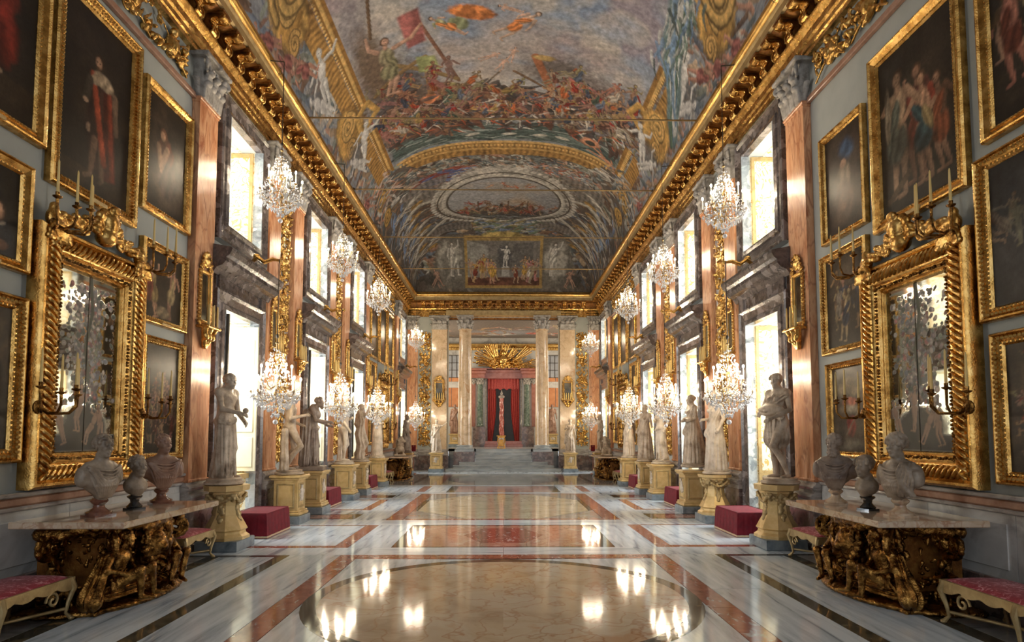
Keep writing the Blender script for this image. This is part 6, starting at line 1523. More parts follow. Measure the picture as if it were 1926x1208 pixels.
# ---------------------------------------------------------------- carved human figures
def head_sdf(s, c, yaw, sc=1., hair='curl', det=1, pitch_=0.):
    """head of height about .25*sc centred on c, looking along +y turned by yaw"""
    R = Matrix.Rotation(yaw, 3, 'Z') @ Matrix.Rotation(pitch_, 3, 'X'); c = Vector(c)
    P = lambda x, y, z: tuple(c + R @ (Vector((x, y, z)) * sc)); q = sc
    s.ell(P(0, -.012, .03), (.074 * q, .092 * q, .088 * q), .015 * q, R=R); s.ell(P(0, .03, -.045), (.052 * q, .060 * q, .075 * q), .03 * q, R=R)
    s.ell(P(0, .068, -.098), (.022 * q, .018 * q, .018 * q), .02 * q)      # chin
    s.cap(P(0, .084, .028), P(0, .105, -.022), .008 * q, .0125 * q, .010 * q)       # nose
    s.cap(P(-.035, .078, .036), P(.035, .078, .036), .007 * q, .007 * q, .018 * q)   # brow
    if det:
        for e in (-1, 1):
            s.ell(P(e * .030, .094, .016), (.014 * q, .010 * q, .009 * q), .004 * q, sub=True)
            s.ell(P(e * .029, .080, .014), (.014 * q, .012 * q, .010 * q), .003 * q)
            s.ell(P(e * .034, .062, -.025), (.022 * q, .022 * q, .02 * q), .02 * q)
            s.ell(P(e * .074, -.005, .0), (.011 * q, .020 * q, .030 * q), .006 * q, R=R)
        s.ell(P(0, .088, -.058), (.023 * q, .014 * q, .008 * q), .006 * q); s.ell(P(0, .086, -.070), (.019 * q, .012 * q, .008 * q), .005 * q); s.ell(P(0, .098, -.064), (.022 * q, .008 * q, .003 * q), .002, sub=True)
    r = random.Random(int(abs(c.x * 77 + c.y * 31 + sc * 100)) + 3)
    if hair in ('curl', 'bigcurl', 'short'):
        am = {'curl': .017, 'bigcurl': .026, 'short': .010}[hair]; n = {'curl': 150, 'bigcurl': 150, 'short': 90}[hair]
        for k in range(n):
            a = r.uniform(0, 2 * pi); zt = r.uniform(-.35, 1); y = sin(a); cz = sqrt(max(0, 1 - zt * zt))
            x_, y_, z_ = .078 * cz * cos(a), -.015 + .094 * cz * y, .032 + .092 * zt
            if y_ > .045 and z_ < .075: continue
            if y_ > .0 and z_ < .02: continue
            s.ell(P(x_, y_, z_), (am * q,) * 3, .006 * q)
    elif hair in ('bun', 'veil'):
        s.ell(P(0, -.02, .045), (.084 * q, .098 * q, .088 * q), .01 * q, R=R)
        for k in range(9): a = -pi * .1 + 1.2 * pi * k / 8; s.ell(P(.080 * cos(a), .045 - .02 * sin(a), .05 + .055 * sin(a)), (.018 * q,) * 3, .006 * q)
        if hair == 'bun': s.ell(P(0, -.10, .05), (.045 * q, .04 * q, .042 * q), .012 * q); s.cap(P(-.07, .02, .08), P(.07, .02, .08), .012 * q, .012 * q, .01)
        else: s.cap(P(0, -.04, .06), P(0, -.06, -.14), .09 * q, .10 * q, .03, fold=.008, n=7)
    if hair == 'beard' or hair == 'bearded':
        for k in range(130):
            a = r.uniform(0, 2 * pi); zt = r.uniform(-.3, 1); cz = sqrt(1 - zt * zt); x_, y_, z_ = .078 * cz * cos(a), -.015 + .094 * cz * sin(a), .032 + .092 * zt
            if y_ > .03 and z_ < .075: continue
            s.ell(P(x_, y_, z_), (.018 * q,) * 3, .006 * q)
        for k in range(50): x = r.uniform(-.055, .055); s.ell(P(x, .07 - 6 * x * x + r.uniform(-.01, .01), r.uniform(-.15, -.07)), (.015 * q,) * 3, .006 * q)


def hand_sdf(s, w, d, sc=1., n=None):
    """hand at wrist w pointing along d, palm turned by n"""
    d = Vector(d).normalized(); n = Vector(n or (0, 0, -1)); n = (n - d * n.dot(d)).normalized(); b = d.cross(n); w = Vector(w)
    s.cap(w, w + d * .05 * sc, .026 * sc, .034 * sc, .015, g=(1, 1, 1))
    for k, (o, l) in enumerate(((-.027, .068), (-.009, .078), (.009, .073), (.027, .058))):
        p0 = w + d * .06 * sc + b * o * sc; p1 = p0 + (d * .9 + n * .25).normalized() * l * .55 * sc; p2 = p1 + (d * .6 + n * .75).normalized() * l * .5 * sc
        s.cap(p0, p1, .0105 * sc, .0095 * sc, .003); s.cap(p1, p2, .0095 * sc, .008 * sc, .003)
    t0 = w + d * .02 * sc - b * .03 * sc; s.cap(t0, t0 + (d * .6 - b * .8).normalized() * .045 * sc, .013 * sc, .010 * sc, .008)


DEF = dict(pel=(.03, 0, .93), che=(0, 0, 1.27), nec=(0, .0, 1.46), hea=(0, .03, 1.62), yaw=0., shR=(.19, 0, 1.41), shL=(-.19, 0, 1.41),
           elR=(.25, -.04, 1.12), elL=(-.25, -.04, 1.12), haR=(.27, .10, .90), haL=(-.27, .10, .90),
           hiR=(.09, 0, .92), hiL=(-.09, 0, .92), knR=(.10, .02, .50), knL=(-.12, .10, .49), anR=(.10, -.02, .08), anL=(-.16, -.02, .09))


def statue(name, label, cat, loc, rz, mt, res=.014, hair='curl', drape='nude', extra=None, pose=None, fem=0, slab=None, grp='marble statues', H=1.0, base_r=.27, sc_h=1.):
    t = thing(name, label, cat, loc, rz, grp); J = dict(DEF); J.update(pose or {})
    V3 = lambda k: tuple(J[k])
    b0 = .10
    s = SDF((-.62, -.50, -.03), (.62, .60, 1.86), res)
    sw = .9 if fem else 1.
    s.cap(V3('pel'), (J['pel'][0] * .5, 0, 1.08), .13, .115, .05, g=(1.12, .85, 1)); s.cap((J['pel'][0] * .5, 0, 1.06), J['che'], .112 if not fem else .10, .135 * sw, .06, g=(1.15, .82, 1))
    s.ell((0, -.005, 1.36), (.165 * sw, .085, .085), .04)
    for k in 'RL':
        s.cap((0, -.01, 1.46), (J['sh' + k][0] * .75 * sw, -.01, J['sh' + k][2] + .015), .055, .048, .04)
        sh = np.array(J['sh' + k]) * (sw, 1, 1); el = J['el' + k]; ha = J['ha' + k]; si = 1 if k == 'R' else -1
        s.cap(J['che'], sh, .10, .066, .05); s.cap(sh, el, .054 * sw, .041 * sw, .03); s.cap(el, ha, .046 * sw, .030, .015)
        d = Vector(ha) - Vector(el)
        if res < .0135: hand_sdf(s, ha, d, 1., (-.6 * si, .2, -.6))
        else: s.ell(tuple(Vector(ha) + d.normalized() * .05), (.035, .035, .05), .02)
        s.ell((si * .075, .075, 1.32), (.075, .035, .05), .03)
        if fem: s.ell((si * .07, .115, 1.30), (.05, .05, .05), .015)
        if drape not in ('long', 'column'):
            kn, an, hi = J['kn' + k], J['an' + k], J['hi' + k]
            s.cap(hi, kn, .094, .058, .04); s.cap(kn, (kn[0] * .45 + an[0] * .55, kn[1] * .45 + an[1] * .55 - .015, kn[2] * .55 + an[2] * .45), .056, .055, .02); s.cap((kn[0] * .45 + an[0] * .55, kn[1] * .45 + an[1] * .55 - .015, kn[2] * .55 + an[2] * .45), an, .055, .033, .02)
        an = J['an' + k]; s.cap((an[0], an[1] - .03, .04), (an[0] * 1.15, an[1] + .15, .025), .038, .026, .02)
    s.ell((J['pel'][0], -.07, .93), (.13, .09, .10), .04)
    s.cap(J['che'], J['nec'], .085, .056, .06); s.cap(J['nec'], (J['hea'][0], J['hea'][1] - .03, J['hea'][2] - .06), .055, .050, .03)
    px = J['pel'][0]
    def folds(z0, r0, z1, r1, n, rr, x0=0., x1=0., k=.008, gy=.85, amp=.3):
        q = random.Random(n + int(z0 * 100))
        for i in range(n):
            a = 2 * pi * (i + q.uniform(-.3, .3)) / n; b = a + q.uniform(-amp, amp); P = []
            for t_ in (0, .35, .7, 1):
                c_ = a + (b - a) * t_; R_ = r0 + (r1 - r0) * t_ ** .8; P.append((x0 + (x1 - x0) * t_ + R_ * 1.08 * cos(c_), R_ * gy * sin(c_), z0 + (z1 - z0) * t_))
            s.chain(P, [rr * .5, rr, rr * 1.1, rr * 1.2], k)
    if drape == 'tunic': folds(1.05, .14, .66, .19, 22, .017, px, px); folds(1.38, .12, 1.08, .135, 14, .012, 0, px)
    if drape in ('hip', 'himation'): folds(.94, .135, .06, .175, 17, .014, px, -.03, amp=.8)
    if drape == 'long': folds(1.05, .14, .03, .24, 24, .019, px, 0); folds(1.38, .12, 1.06, .135, 14, .012, 0, px)
    if drape == 'tunic':
        s.cap((px, 0, 1.05), (px, .01, .66), .145, .185, .02, fold=.020, n=11, g=(1.1, .85, 1)); s.cap((px, 0, 1.1), J['che'], .135, .15, .02, fold=.010, n=9, g=(1.15, .85, 1), ph=2)
    if drape in ('hip', 'himation'):
        s.cap((px, 0, .93), (px * .5 - .02, .02, .30), .138, .135, .03, fold=.010, n=7, g=(1.1, .9, 1), tw=2); s.chain([(-.17, .03, .98), (-.05, .12, .95), (.08, .12, .91), (.17, .03, .92)], .035, .02, fold=.006, n=5); s.cap((px * .5 - .02, 0, .32), (-.03, -.05, .05), .13, .175, .03, fold=.016, n=8, g=(1, .9, 1), tw=1)
    if drape == 'long':
        s.cap((px, 0, 1.05), (px * .3, 0, .55), .145, .20, .03, fold=.014, n=11, g=(1.1, .85, 1), tw=1); s.cap((px * .3, 0, .58), (0, 0, .03), .20, .235, .03, fold=.022, n=12, g=(1.1, .9, 1), tw=.6)
        s.cap((px, 0, 1.1), J['che'], .13, .145, .02, fold=.008, n=9, g=(1.15, .85, 1), ph=2); s.cap((-.2, .02, 1.36), (.15, .10, .78), .06, .08, .03, fold=.014, n=5); s.cap((.13, .10, .84), (-.15, .08, .55), .07, .06, .03, fold=.014, n=5)
        s.cap((.22, .02, 1.05), (.26, .0, .45), .05, .075, .03, fold=.014, n=5)
    if drape == 'column':
        s.cap((0, 0, 1.0), (0, 0, .02), .17, .215, .03, fold=.006, n=16); s.cap((0, 0, 1.05), J['che'], .14, .15, .02, fold=.008, n=9, ph=2)
    if extra: extra(s)
    head_sdf(s, (J['hea'][0], J['hea'][1], J['hea'][2] - .012), J['yaw'], 1.07 * sc_h, hair, res < .016)
    s.box((-.60, -.48, -.03), (.60, .58, .0), .01, .01, sub=True)
    o = s.build('figure', mt, t)
    o.location = (0, 0, b0)
    if slab == 'square': MB().box(-.30, .30, -.26, .30, 0, b0 + .012, .012).build('base_slab', mt, t)
    else: MB().lathe([(base_r, 0), (base_r + .03, .02), (base_r + .03, .05), (base_r - .01, .07), (base_r + .005, b0), (base_r - .02, b0 + .012)], 28).build('base_slab', mt, t, True)
    t.scale = (H, H, H)
    return t


def pedestal(kind, lab, loc, rz, h=1.03, w=.56):
    """local +y looks into the room"""
    t = thing('pedestal', lab, 'pedestal', loc, rz, 'statue pedestals'); a = w / 2
    MB().box(-a - .06, a + .06, -a - .06, a + .06, 0, .17, .012).build('plinth', M['blueplinth'], t)
    if kind == 'plain':
        MB().box(-a - .03, a + .03, -a - .03, a + .03, .17, .24, .02).box(-a - .01, a + .01, -a - .01, a + .01, .24, .28, .01).box(-a + .03, a - .03, -a + .03, a - .03, .27, h - .10).build('body', M['ped'], t)
        MB().box(-a - .02, a + .02, -a - .02, a + .02, h - .10, h - .06, .012).box(-a - .05, a + .05, -a - .05, a + .05, h - .06, h, .015).build('cornice', M['ped'], t)
        for k in range(4):
            R = Matrix.Rotation(k * pi / 2, 3, 'Z'); mb = MB()
            f = MB().frame(-a + .09, a - .09, .34, h - .17, [(0, a - .03), (.0, a - .018), (.02, a - .01), (.035, a - .02), (.04, a - .03)]); mb.add([R @ Vector(v) for v in f.V], f.F); mb.build('panel_moulding', M['gold_pale'], t)
        s = SDF((-.2, a - .06, .36), (.2, a + .05, h - .2), .014); r = random.Random(int(loc[1] * 10))
        s.ell((0, a - .03, .62), (.07, .05, .16), .02); s.ell((.02, a - .01, .8), (.04, .03, .045), .01)
        for k in range(14): x, z, b = r.uniform(-.13, .13), r.uniform(.45, h - .28), r.uniform(0, pi); s.cap((x, a - .03, z), (x + .08 * cos(b), a - .01, z + .08 * sin(b)), .02, .012, .01)
        s.build('figure_relief', M['statue_pale'], t)
    else:       # scrolled, flaring pedestal with garlands
        P = [(a + .05, .17), (a + .05, .22), (a + .0, .26), (a - .01, .30), (a + .02, .33), (a - .02, .42), (a - .09, .56), (a - .11, .72), (a - .08, .86), (a - .04, .92), (a - .04, .95), (a + .03, .97), (a + .04, h), (a - .05, h)]
        n = 8; mb = MB(); V = []
        for r_, z in P:
            for i in range(n): ang = pi / 8 + i * pi / 4; V.append((r_ * 1.12 * cos(ang), r_ * 1.12 * sin(ang), z))
        m = len(P); mb.add(V, [(k * n + i, k * n + (i + 1) % n, k * n + n + (i + 1) % n, k * n + n + i) for k in range(m - 1) for i in range(n)] + [tuple((m - 1) * n + i for i in range(n))]); mb.build('body', M['ped'], t)
        s = SDF((-.42, -.42, .3), (.42, .42, .97), .016); r = random.Random(int(loc[1] * 7))
        for k in range(4):
            b = k * pi / 2; u = np.array((cos(b), sin(b), 0)); v = np.array((-sin(b), cos(b), 0))
            for j in range(22):
                f = j / 21; q = u * (a - .05 - .05 * sin(f * pi)) + v * (r.uniform(-.05, .05)) * (1.2 - .6 * f) + np.array((0, 0, .90 - .42 * f)); s.ell(q, (r.uniform(.025, .045),) * 3, .01)
            for j in range(9): f = j / 8; q = u * (a - .05) + v * (f - .5) * .4 + np.array((0, 0, .90 - .12 * sin(f * pi))); s.ell(q, (.035,) * 3, .01)
            w2 = (u + v) * .7071; s.chain(spiral(w2 * (a - .02) + np.array((0, 0, .84)), .07, 1.3, 12, w2, (0, 0, 1), 0), .022, .008)
        s.build('garland', M['gold_pale'], t)
    return t


STAT = []


def place(sd, y, kind, pname, h=1.03, x=4.65):
    lab = '%s pedestal under the %s' % ({'plain': 'square yellow panelled', 'garland': 'flaring yellow garlanded'}[kind], pname)
    pedestal(kind, lab, (sd * x, y, 0), wallframe(sd), h)


def apple_cloth(s):
    s.ell((.13, .47, 1.10), (.045, .045, .045), .008)
    s.cap((-.14, -.10, .95), (-.1, -.20, .06), .09, .14, .03, fold=.02, n=7, g=(1, .9, 1))


# left wall statues (local +y looks into the room)
place(-1, 9.98, 'garland', 'nude youth holding an apple', 1.06)
statue('statue', 'bare chested marble youth holding out an apple, nearest left statue', 'statue', (-4.70, 9.98, 1.06), -pi / 2 - .25, M['statue'], .0098, 'curl', 'hip', apple_cloth,
       dict(hea=(.0, .06, 1.60), yaw=-.15, elR=(.22, .10, 1.13), haR=(.12, .36, 1.06), elL=(-.20, .06, 1.10), haL=(-.12, .26, .93), knL=(-.08, .1, .5)), H=1.03)


def trunk(s, x=-.2, y=-.14, top=.85):
    s.chain([(x, y, .0), (x + .02, y, .3), (x - .03, y, .6), (x, y, top)], [.10, .08, .075, .07], .03, fold=.012, n=5)


place(-1, 12.9, 'plain', 'striding nude figure behind the nearest left chandelier')
statue('statue', 'striding nude marble figure with crossed legs behind the nearest left chandelier', 'statue', (-4.67, 12.9, 1.03), -pi / 2 + .5, M['statue'], .0125, 'curl', 'nude', lambda s: trunk(s, .2, -.15),
       dict(knR=(.16, .20, .52), anR=(-.02, -.04, .09), knL=(-.02, .10, .48), anL=(-.18, -.10, .09), haR=(.12, .3, 1.2), haL=(-.05, .25, .98)))


def club_cloak(s):
    s.cap((.16, -.12, 1.3), (.24, -.16, .10), .09, .12, .04, fold=.02, n=6); s.ell((-.34, .34, 1.0), (.10, .08, .04), .01)


place(-1, 14.45, 'plain', 'dark stooping man with outstretched hands')
statue('statue', 'dark marble man leaning forward with both forearms stretched out, cloak behind', 'statue', (-4.68, 14.45, 1.03), -pi / 2 + .15, M['statue_dark'], .0125, 'bearded', 'hip', club_cloak,
       dict(che=(0, .06, 1.26), hea=(.02, .15, 1.58), nec=(.0, .07, 1.46), yaw=.5, elR=(.24, .10, 1.12), haR=(.18, .40, 1.08), elL=(-.28, .06, 1.12), haL=(-.32, .32, 1.02)), slab='square')
place(-1, 17.4, 'plain', 'nude man beside a tree stump on the left')
statue('statue', 'pale nude marble man beside a tree stump, between second and third left windows', 'statue', (-4.7, 17.4, 1.03), -pi / 2 + .4, M['statue_pale'], .016, 'curl', 'nude', lambda s: trunk(s, -.18, -.1, .95), dict(haL=(-.2, .2, 1.25)))
place(-1, 19.0, 'plain', 'gnarled tree and satyr group')


def satyr(s):
    s.chain([(.1, -.1, 0), (.16, -.08, .4), (.1, -.12, .8), (.18, -.1, 1.2), (.1, -.1, 1.5)], [.15, .12, .11, .09, .07], .04, fold=.02, n=5); s.ell((-.22, .12, .15), (.15, .2, .13), .05)


statue('statue', 'twisting satyr leaning on a gnarled tree, third left window', 'statue', (-4.62, 19.0, 1.03), -pi / 2 + .8, M['statue'], .017, 'bigcurl', 'nude', satyr, dict(knR=(.2, .12, .5), haR=(.3, .1, 1.6), elR=(.34, 0, 1.42)))
place(-1, 21.9, 'plain', 'column-like statue on the left')
statue('statue', 'pale column-like draped marble statue beyond the third left window', 'statue', (-4.7, 21.9, 1.03), -pi / 2, M['statue_pale'], .017, 'veil', 'column', None, dict(elR=(.18, .05, 1.15), haR=(.05, .18, 1.2), elL=(-.18, .05, 1.15), haL=(-.05, .18, 1.1)), 1)
place(-1, 28.15, 'plain', 'tall dark statue at the far left')
statue('statue', 'tall dark draped marble figure at the far end of the left wall', 'statue', (-4.66, 28.15, 1.03), -pi / 2 - .2, M['statue_dark'], .018, 'short', 'long')


# right wall
def goddess(s):
    s.ell((-.02, .19, 1.12), (.23, .12, .11), .015); s.chain([(-.2, .24, 1.16), (0, .31, 1.1), (.18, .24, 1.14)], .02, .01); s.chain([(-.2, .24, 1.1), (0, .31, 1.04), (.18, .24, 1.08)], .02, .01); s.cap((-.2, .05, 1.36), (.16, .12, 1.15), .05, .07, .03, fold=.012, n=5); s.cap((.1, .14, 1.2), (-.18, .16, 1.0), .05, .05, .02, fold=.01, n=4)
    s.chain([(.12, -.16, 0), (.12, -.14, .4), (.1, -.12, .7)], [.10, .09, .12], .03, fold=.02, n=6)


place(1, 9.98, 'garland', 'goddess with a bundle at her waist', 1.06)
statue('statue', 'marble goddess in knee length tunic holding a rolled bundle, nearest right statue', 'statue', (4.72, 9.98, 1.06), pi / 2 + .45, M['statue'], .0098, 'bun', 'tunic', goddess,
       dict(yaw=.2, elR=(.28, .02, 1.16), haR=(.18, .22, 1.08), elL=(-.27, .06, 1.12), haL=(-.16, .36, .98), knL=(-.06, .22, .53), anL=(-.14, .0, .10)), 1, H=1.03)
place(1, 12.9, 'garland', 'pale gowned woman behind the nearest right chandelier')
statue('statue', 'pale marble woman in a long pleated gown behind the nearest right chandelier', 'statue', (4.70, 12.9, 1.03), pi / 2 + .2, M['statue_pale'], .0125, 'veil', 'long', None, dict(haR=(.1, .25, 1.1)), 1)


def train(s):
    s.cap((.12, -.10, 1.3), (.22, -.34, .10), .06, .12, .04, fold=.02, n=6); s.cap((.1, .14, 1.12), (-.2, .14, 1.10), .06, .05, .03, fold=.01, n=4)


place(1, 14.45, 'plain', 'woman in a trailing cloak')
statue('statue', 'dark marble woman with arms folded at her waist and a trailing cloak', 'statue', (4.68, 14.45, 1.10), pi / 2 + .1, M['statue'], .0125, 'bun', 'long', train, dict(elR=(.24, .0, 1.14), haR=(.02, .20, 1.12), elL=(-.24, .02, 1.14), haL=(-.02, .22, 1.08)), 1, slab='round', H=.97)
place(1, 17.4, 'plain', 'nude goddess with lowered head')
statue('statue', 'slender nude marble goddess with lowered head, between second and third right windows', 'statue', (4.7, 17.4, 1.03), pi / 2 + .4, M['statue_pale'], .016, 'bun', 'himation', None, dict(haR=(.05, .2, 1.2), elR=(.2, .05, 1.15)), 1)
place(1, 19.0, 'plain', 'draped figure reaching sideways')
statue('statue', 'draped marble figure with one arm reaching sideways, near the third right window', 'statue', (4.62, 19.0, 1.03), pi / 2 + .6, M['statue'], .017, 'curl', 'long', None, dict(elL=(-.32, .1, 1.2), haL=(-.46, .22, 1.06)), 1)
place(1, 21.9, 'plain', 'heavily draped statue beyond the third right window')
statue('statue', 'pale heavily draped marble woman beyond the third right window', 'statue', (4.7, 21.9, 1.03), pi / 2, M['statue_pale'], .017, 'veil', 'long', None, dict(haR=(.02, .2, 1.2), elR=(.2, .05, 1.15)), 1)
place(1, 28.15, 'plain', 'tall statue at the far end of the right wall')
statue('statue', 'tall marble figure with raised arm at the far end of the right wall', 'statue', (4.66, 28.15, 1.03), pi / 2 + .2, M['statue'], .018, 'short', 'himation', None, dict(elR=(.3, .1, 1.5), haR=(.36, .15, 1.74)))
# end wall
for s_, nm in ((-1, 'woman with raised arm'), (1, 'man in a toga')):
    pedestal('plain', 'pale relief pedestal under the %s at the end wall' % nm, (s_ * 3.42, 30.05, 0), pi, .98, .62)
statue('statue', 'pale marble woman raising one arm, left of the marble steps', 'statue', (-3.42, 30.05, .98), pi, M['statue_pale'], .018, 'bun', 'long', None, dict(elL=(-.34, .05, 1.38), haL=(-.52, .12, 1.52)), 1, H=.93)
statue('statue', 'grey marble man in a toga, right of the marble steps', 'statue', (3.42, 30.05, .98), pi, M['statue'], .018, 'curl', 'long', None, dict(elR=(.28, .1, 1.2), haR=(.2, .3, 1.25)), H=.93)
for s_ in (-1, 1):
    statue('statue', 'draped red marble figure in the far room %s of the portal' % SIDE[s_], 'statue', (s_ * 3.05, 36.6, 1.95), pi, M['bust_brown'], .024, 'curl', 'long')
    pedestal('plain', 'pedestal of the red figure %s of the portal' % SIDE[s_], (s_ * 3.05, 36.6, 1.14), pi, .82, .6)


# ---------------------------------------------------------------- gilded console tables
def console_table(sx):
    """local x along the wall, local y into the room; sx mirrors the carving"""
    t = thing('console_table', 'x', 'table'); W_, D0, D1 = 1.0, .17, 1.35
    MB().box(-W_, W_, D0, D1, .93, 1.0, .008).build('marble_top', M['tabletop'], t); MB().box(-.62, .62, .19, .30, .04, .92).box(-.5, .5, .3, .8, .05, .85, .1).build('added_backing', M['gold_brown'], t)  # dark backing added to close the see-through gaps in the carved base
    h = .0118; s = SDF((-1.0, .16, -.02), (1.0, 1.36, .95), h); r = random.Random(4)
    X = lambda p: (p[0] * sx, p[1], p[2])
    # rocky, wavy plinth
    for k in range(26):
        a = pi * k / 25; c = (.86 * cos(a), .30 + .82 * sin(a) ** .7 if sin(a) > 0 else .3, .03); s.ell(c, (.16, .13, .05), .03)
    s.box((-.86, .22, -.01), (.86, 1.0, .05), .02, .02)
    # rail of foliage under the top
    for k in range(44):
        a = pi * k / 43; c = (.80 * cos(a), .34 + .76 * sin(a) if sin(a) > .0 else .34, .86 + r.uniform(-.03, .03)); s.ell(c, (.07, .06, .07), .015)
    for k in range(30): s.ell((r.uniform(-.75, .75), r.uniform(.3, 1.05), r.uniform(.8, .9)), (.07, .06, .05), .015)
    # big double scrolls: ends and front corners
    for (x, y, ex, ey) in ((-.82, .42, -1, .2), (.82, .42, 1, .2), (-.62, .98, -.6, .8), (.62, .98, .6, .8), (-.15, 1.02, -.3, 1), (.2, 1.02, .3, 1)):
        e = Vector((ex, ey, 0)).normalized(); c0 = Vector((x, y, .72)); c1 = Vector((x, y, .24))
        P = spiral(tuple(c0 + e * .02), .13, 1.5, 18, e, (0, 0, 1), -pi / 2, .2); s.chain(P, .030, .008)
        Q = [c0 + e * .02 + Vector((0, 0, -.13)), c0 - e * .12 + Vector((0, 0, -.14)), c0 - e * .19 + Vector((0, 0, -.25)), c0 - e * .12 + Vector((0, 0, -.36)), c1 + e * .0 + Vector((0, 0, .12))]
        s.chain([tuple(q) for q in Q], [.034, .045, .05, .045, .034], .015); P = spiral(tuple(c1), .12, -1.5, 18, e, (0, 0, 1), pi / 2, .2); s.chain(P, .034, .008)
        s.chain([tuple(c0 + e * .05 + Vector((0, 0, .05))), tuple(c0 - e * .06 + Vector((0, 0, .16))), tuple(c0 - e * .25 + Vector((0, 0, .15)))], [.03, .05, .04], .015)
        for k in range(9): q = c0 - e * .15 + Vector((r.uniform(-.07, .07), r.uniform(-.07, .07), -.2 + r.uniform(-.22, .22))); s.ell(tuple(q), (.045, .035, .06), .012)
    # drapery swags and lion-like mask in the middle
    s.ell((.02 * sx, 1.10, .62), (.15, .12, .16), .03); s.ell((.02 * sx, 1.2, .58), (.06, .06, .06), .02)
    for k in range(16): a = 2 * pi * k / 16; s.ell((.02 * sx + .17 * cos(a), 1.07, .63 + .19 * sin(a)), (.05, .06, .05), .012)
    for k in range(24): s.ell((r.uniform(-.8, .8), r.uniform(.35, .95), r.uniform(.08, .3)), (.08, .07, .06), .015)
    for k in range(40):
        x, y, z = r.uniform(-.8, .8), r.uniform(.45, 1.05), r.uniform(.1, .84); a = r.uniform(0, 2 * pi); s.cap((x, y, z), (x + .09 * cos(a), y + .03, z + .09 * sin(a)), .026, .014, .01)
    for k in range(260):
        a = pi * r.uniform(.02, .98); R_ = r.uniform(.75, 1.02); x, y, z = .82 * R_ * cos(a), .34 + .72 * R_ * sin(a), r.choice((r.uniform(.05, .3), r.uniform(.68, .9), r.uniform(.1, .9))); b = r.uniform(0, 6.28)
        s.cap((x, y, z), (x + .07 * cos(b) * (1 - abs(cos(a)) * .5), y + .02, z + .07 * sin(b)), .022, .010, .006)
    s.noise(.008, 75); s.build('carved_base', M['gold_dark'], t)
    # two chained captives, each a carving of its own
    for nm, o, fl in (('captive_figure', (-.42 * sx, .98, .10), sx), ('captive_figure', (.55 * sx, 1.0, .09), -sx)):
        f = SDF((-.52, -.3, -.08), (.52, .42, .82), .013); m = lambda p: (p[0] * fl, p[1], p[2])
        f.cap(m((0, -.05, .16)), m((.02, -.03, .32)), .10, .085, .04); f.cap(m((.02, -.03, .32)), m((.05, .0, .46)), .085, .10, .04)
        for q in (-1, 1): f.cap(m((.05, 0, .46)), m((.05 + q * .12, .0, .51)), .07, .045, .03)
        f.cap(m((.17, 0, .51)), m((.27, -.02, .37)), .04, .032, .02); f.cap(m((.27, -.02, .37)), m((.18, .12, .27)), .032, .022, .012); f.cap(m((-.07, 0, .51)), m((-.2, .02, .36)), .04, .032, .02); f.cap(m((-.2, .02, .36)), m((-.08, .16, .30)), .032, .022, .012)
        f.cap(m((.05, .0, .5)), m((.07, .03, .58)), .045, .04, .02)
        for q in (-1, 1): f.cap(m((q * .06, .0, .15)), m((.10 + q * .10, .26, .33)), .075, .05, .03); f.cap(m((.10 + q * .10, .26, .33)), m((.18 + q * .12, .24, .04)), .05, .03, .02); f.cap(m((.18 + q * .12, .24, .02)), m((.26 + q * .12, .34, .0)), .03, .02, .01)
        f.cap(m((-.15, -.02, .1)), m((.25, .12, .12)), .09, .08, .04, fold=.02, n=6); f.cap(m((-.12, -.06, .45)), m((-.34, -.04, .08)), .05, .10, .03, fold=.02, n=5)
        head_sdf(f, m((.08, .06, .66)), -.5 * fl, .72, 'bearded', 1); f.noise(.004, 80); g = f.build(nm, M['gold_dark'], t); g.location = o
    return t


CT = console_table(1); CT2 = console_table(-1)
CT.location = (-5.25, 7.14, 0); CT.rotation_euler = (0, 0, -pi / 2); CT['label'] = 'carved gilt console table with peach marble top on the near left'; CT['group'] = 'gilded console tables'
CT2.location = (5.25, 7.10, 0); CT2.rotation_euler = (0, 0, pi / 2); CT2['label'] = 'carved gilt console table with peach marble top on the near right'; CT2['group'] = 'gilded console tables'
dup(CT, (-5.25, 25.2, 0), -pi / 2, 'carved gilt console table in the far bay of the left wall', 'gilded console tables'); dup(CT2, (5.25, 25.2, 0), pi / 2, 'carved gilt console table in the far bay of the right wall', 'gilded console tables')


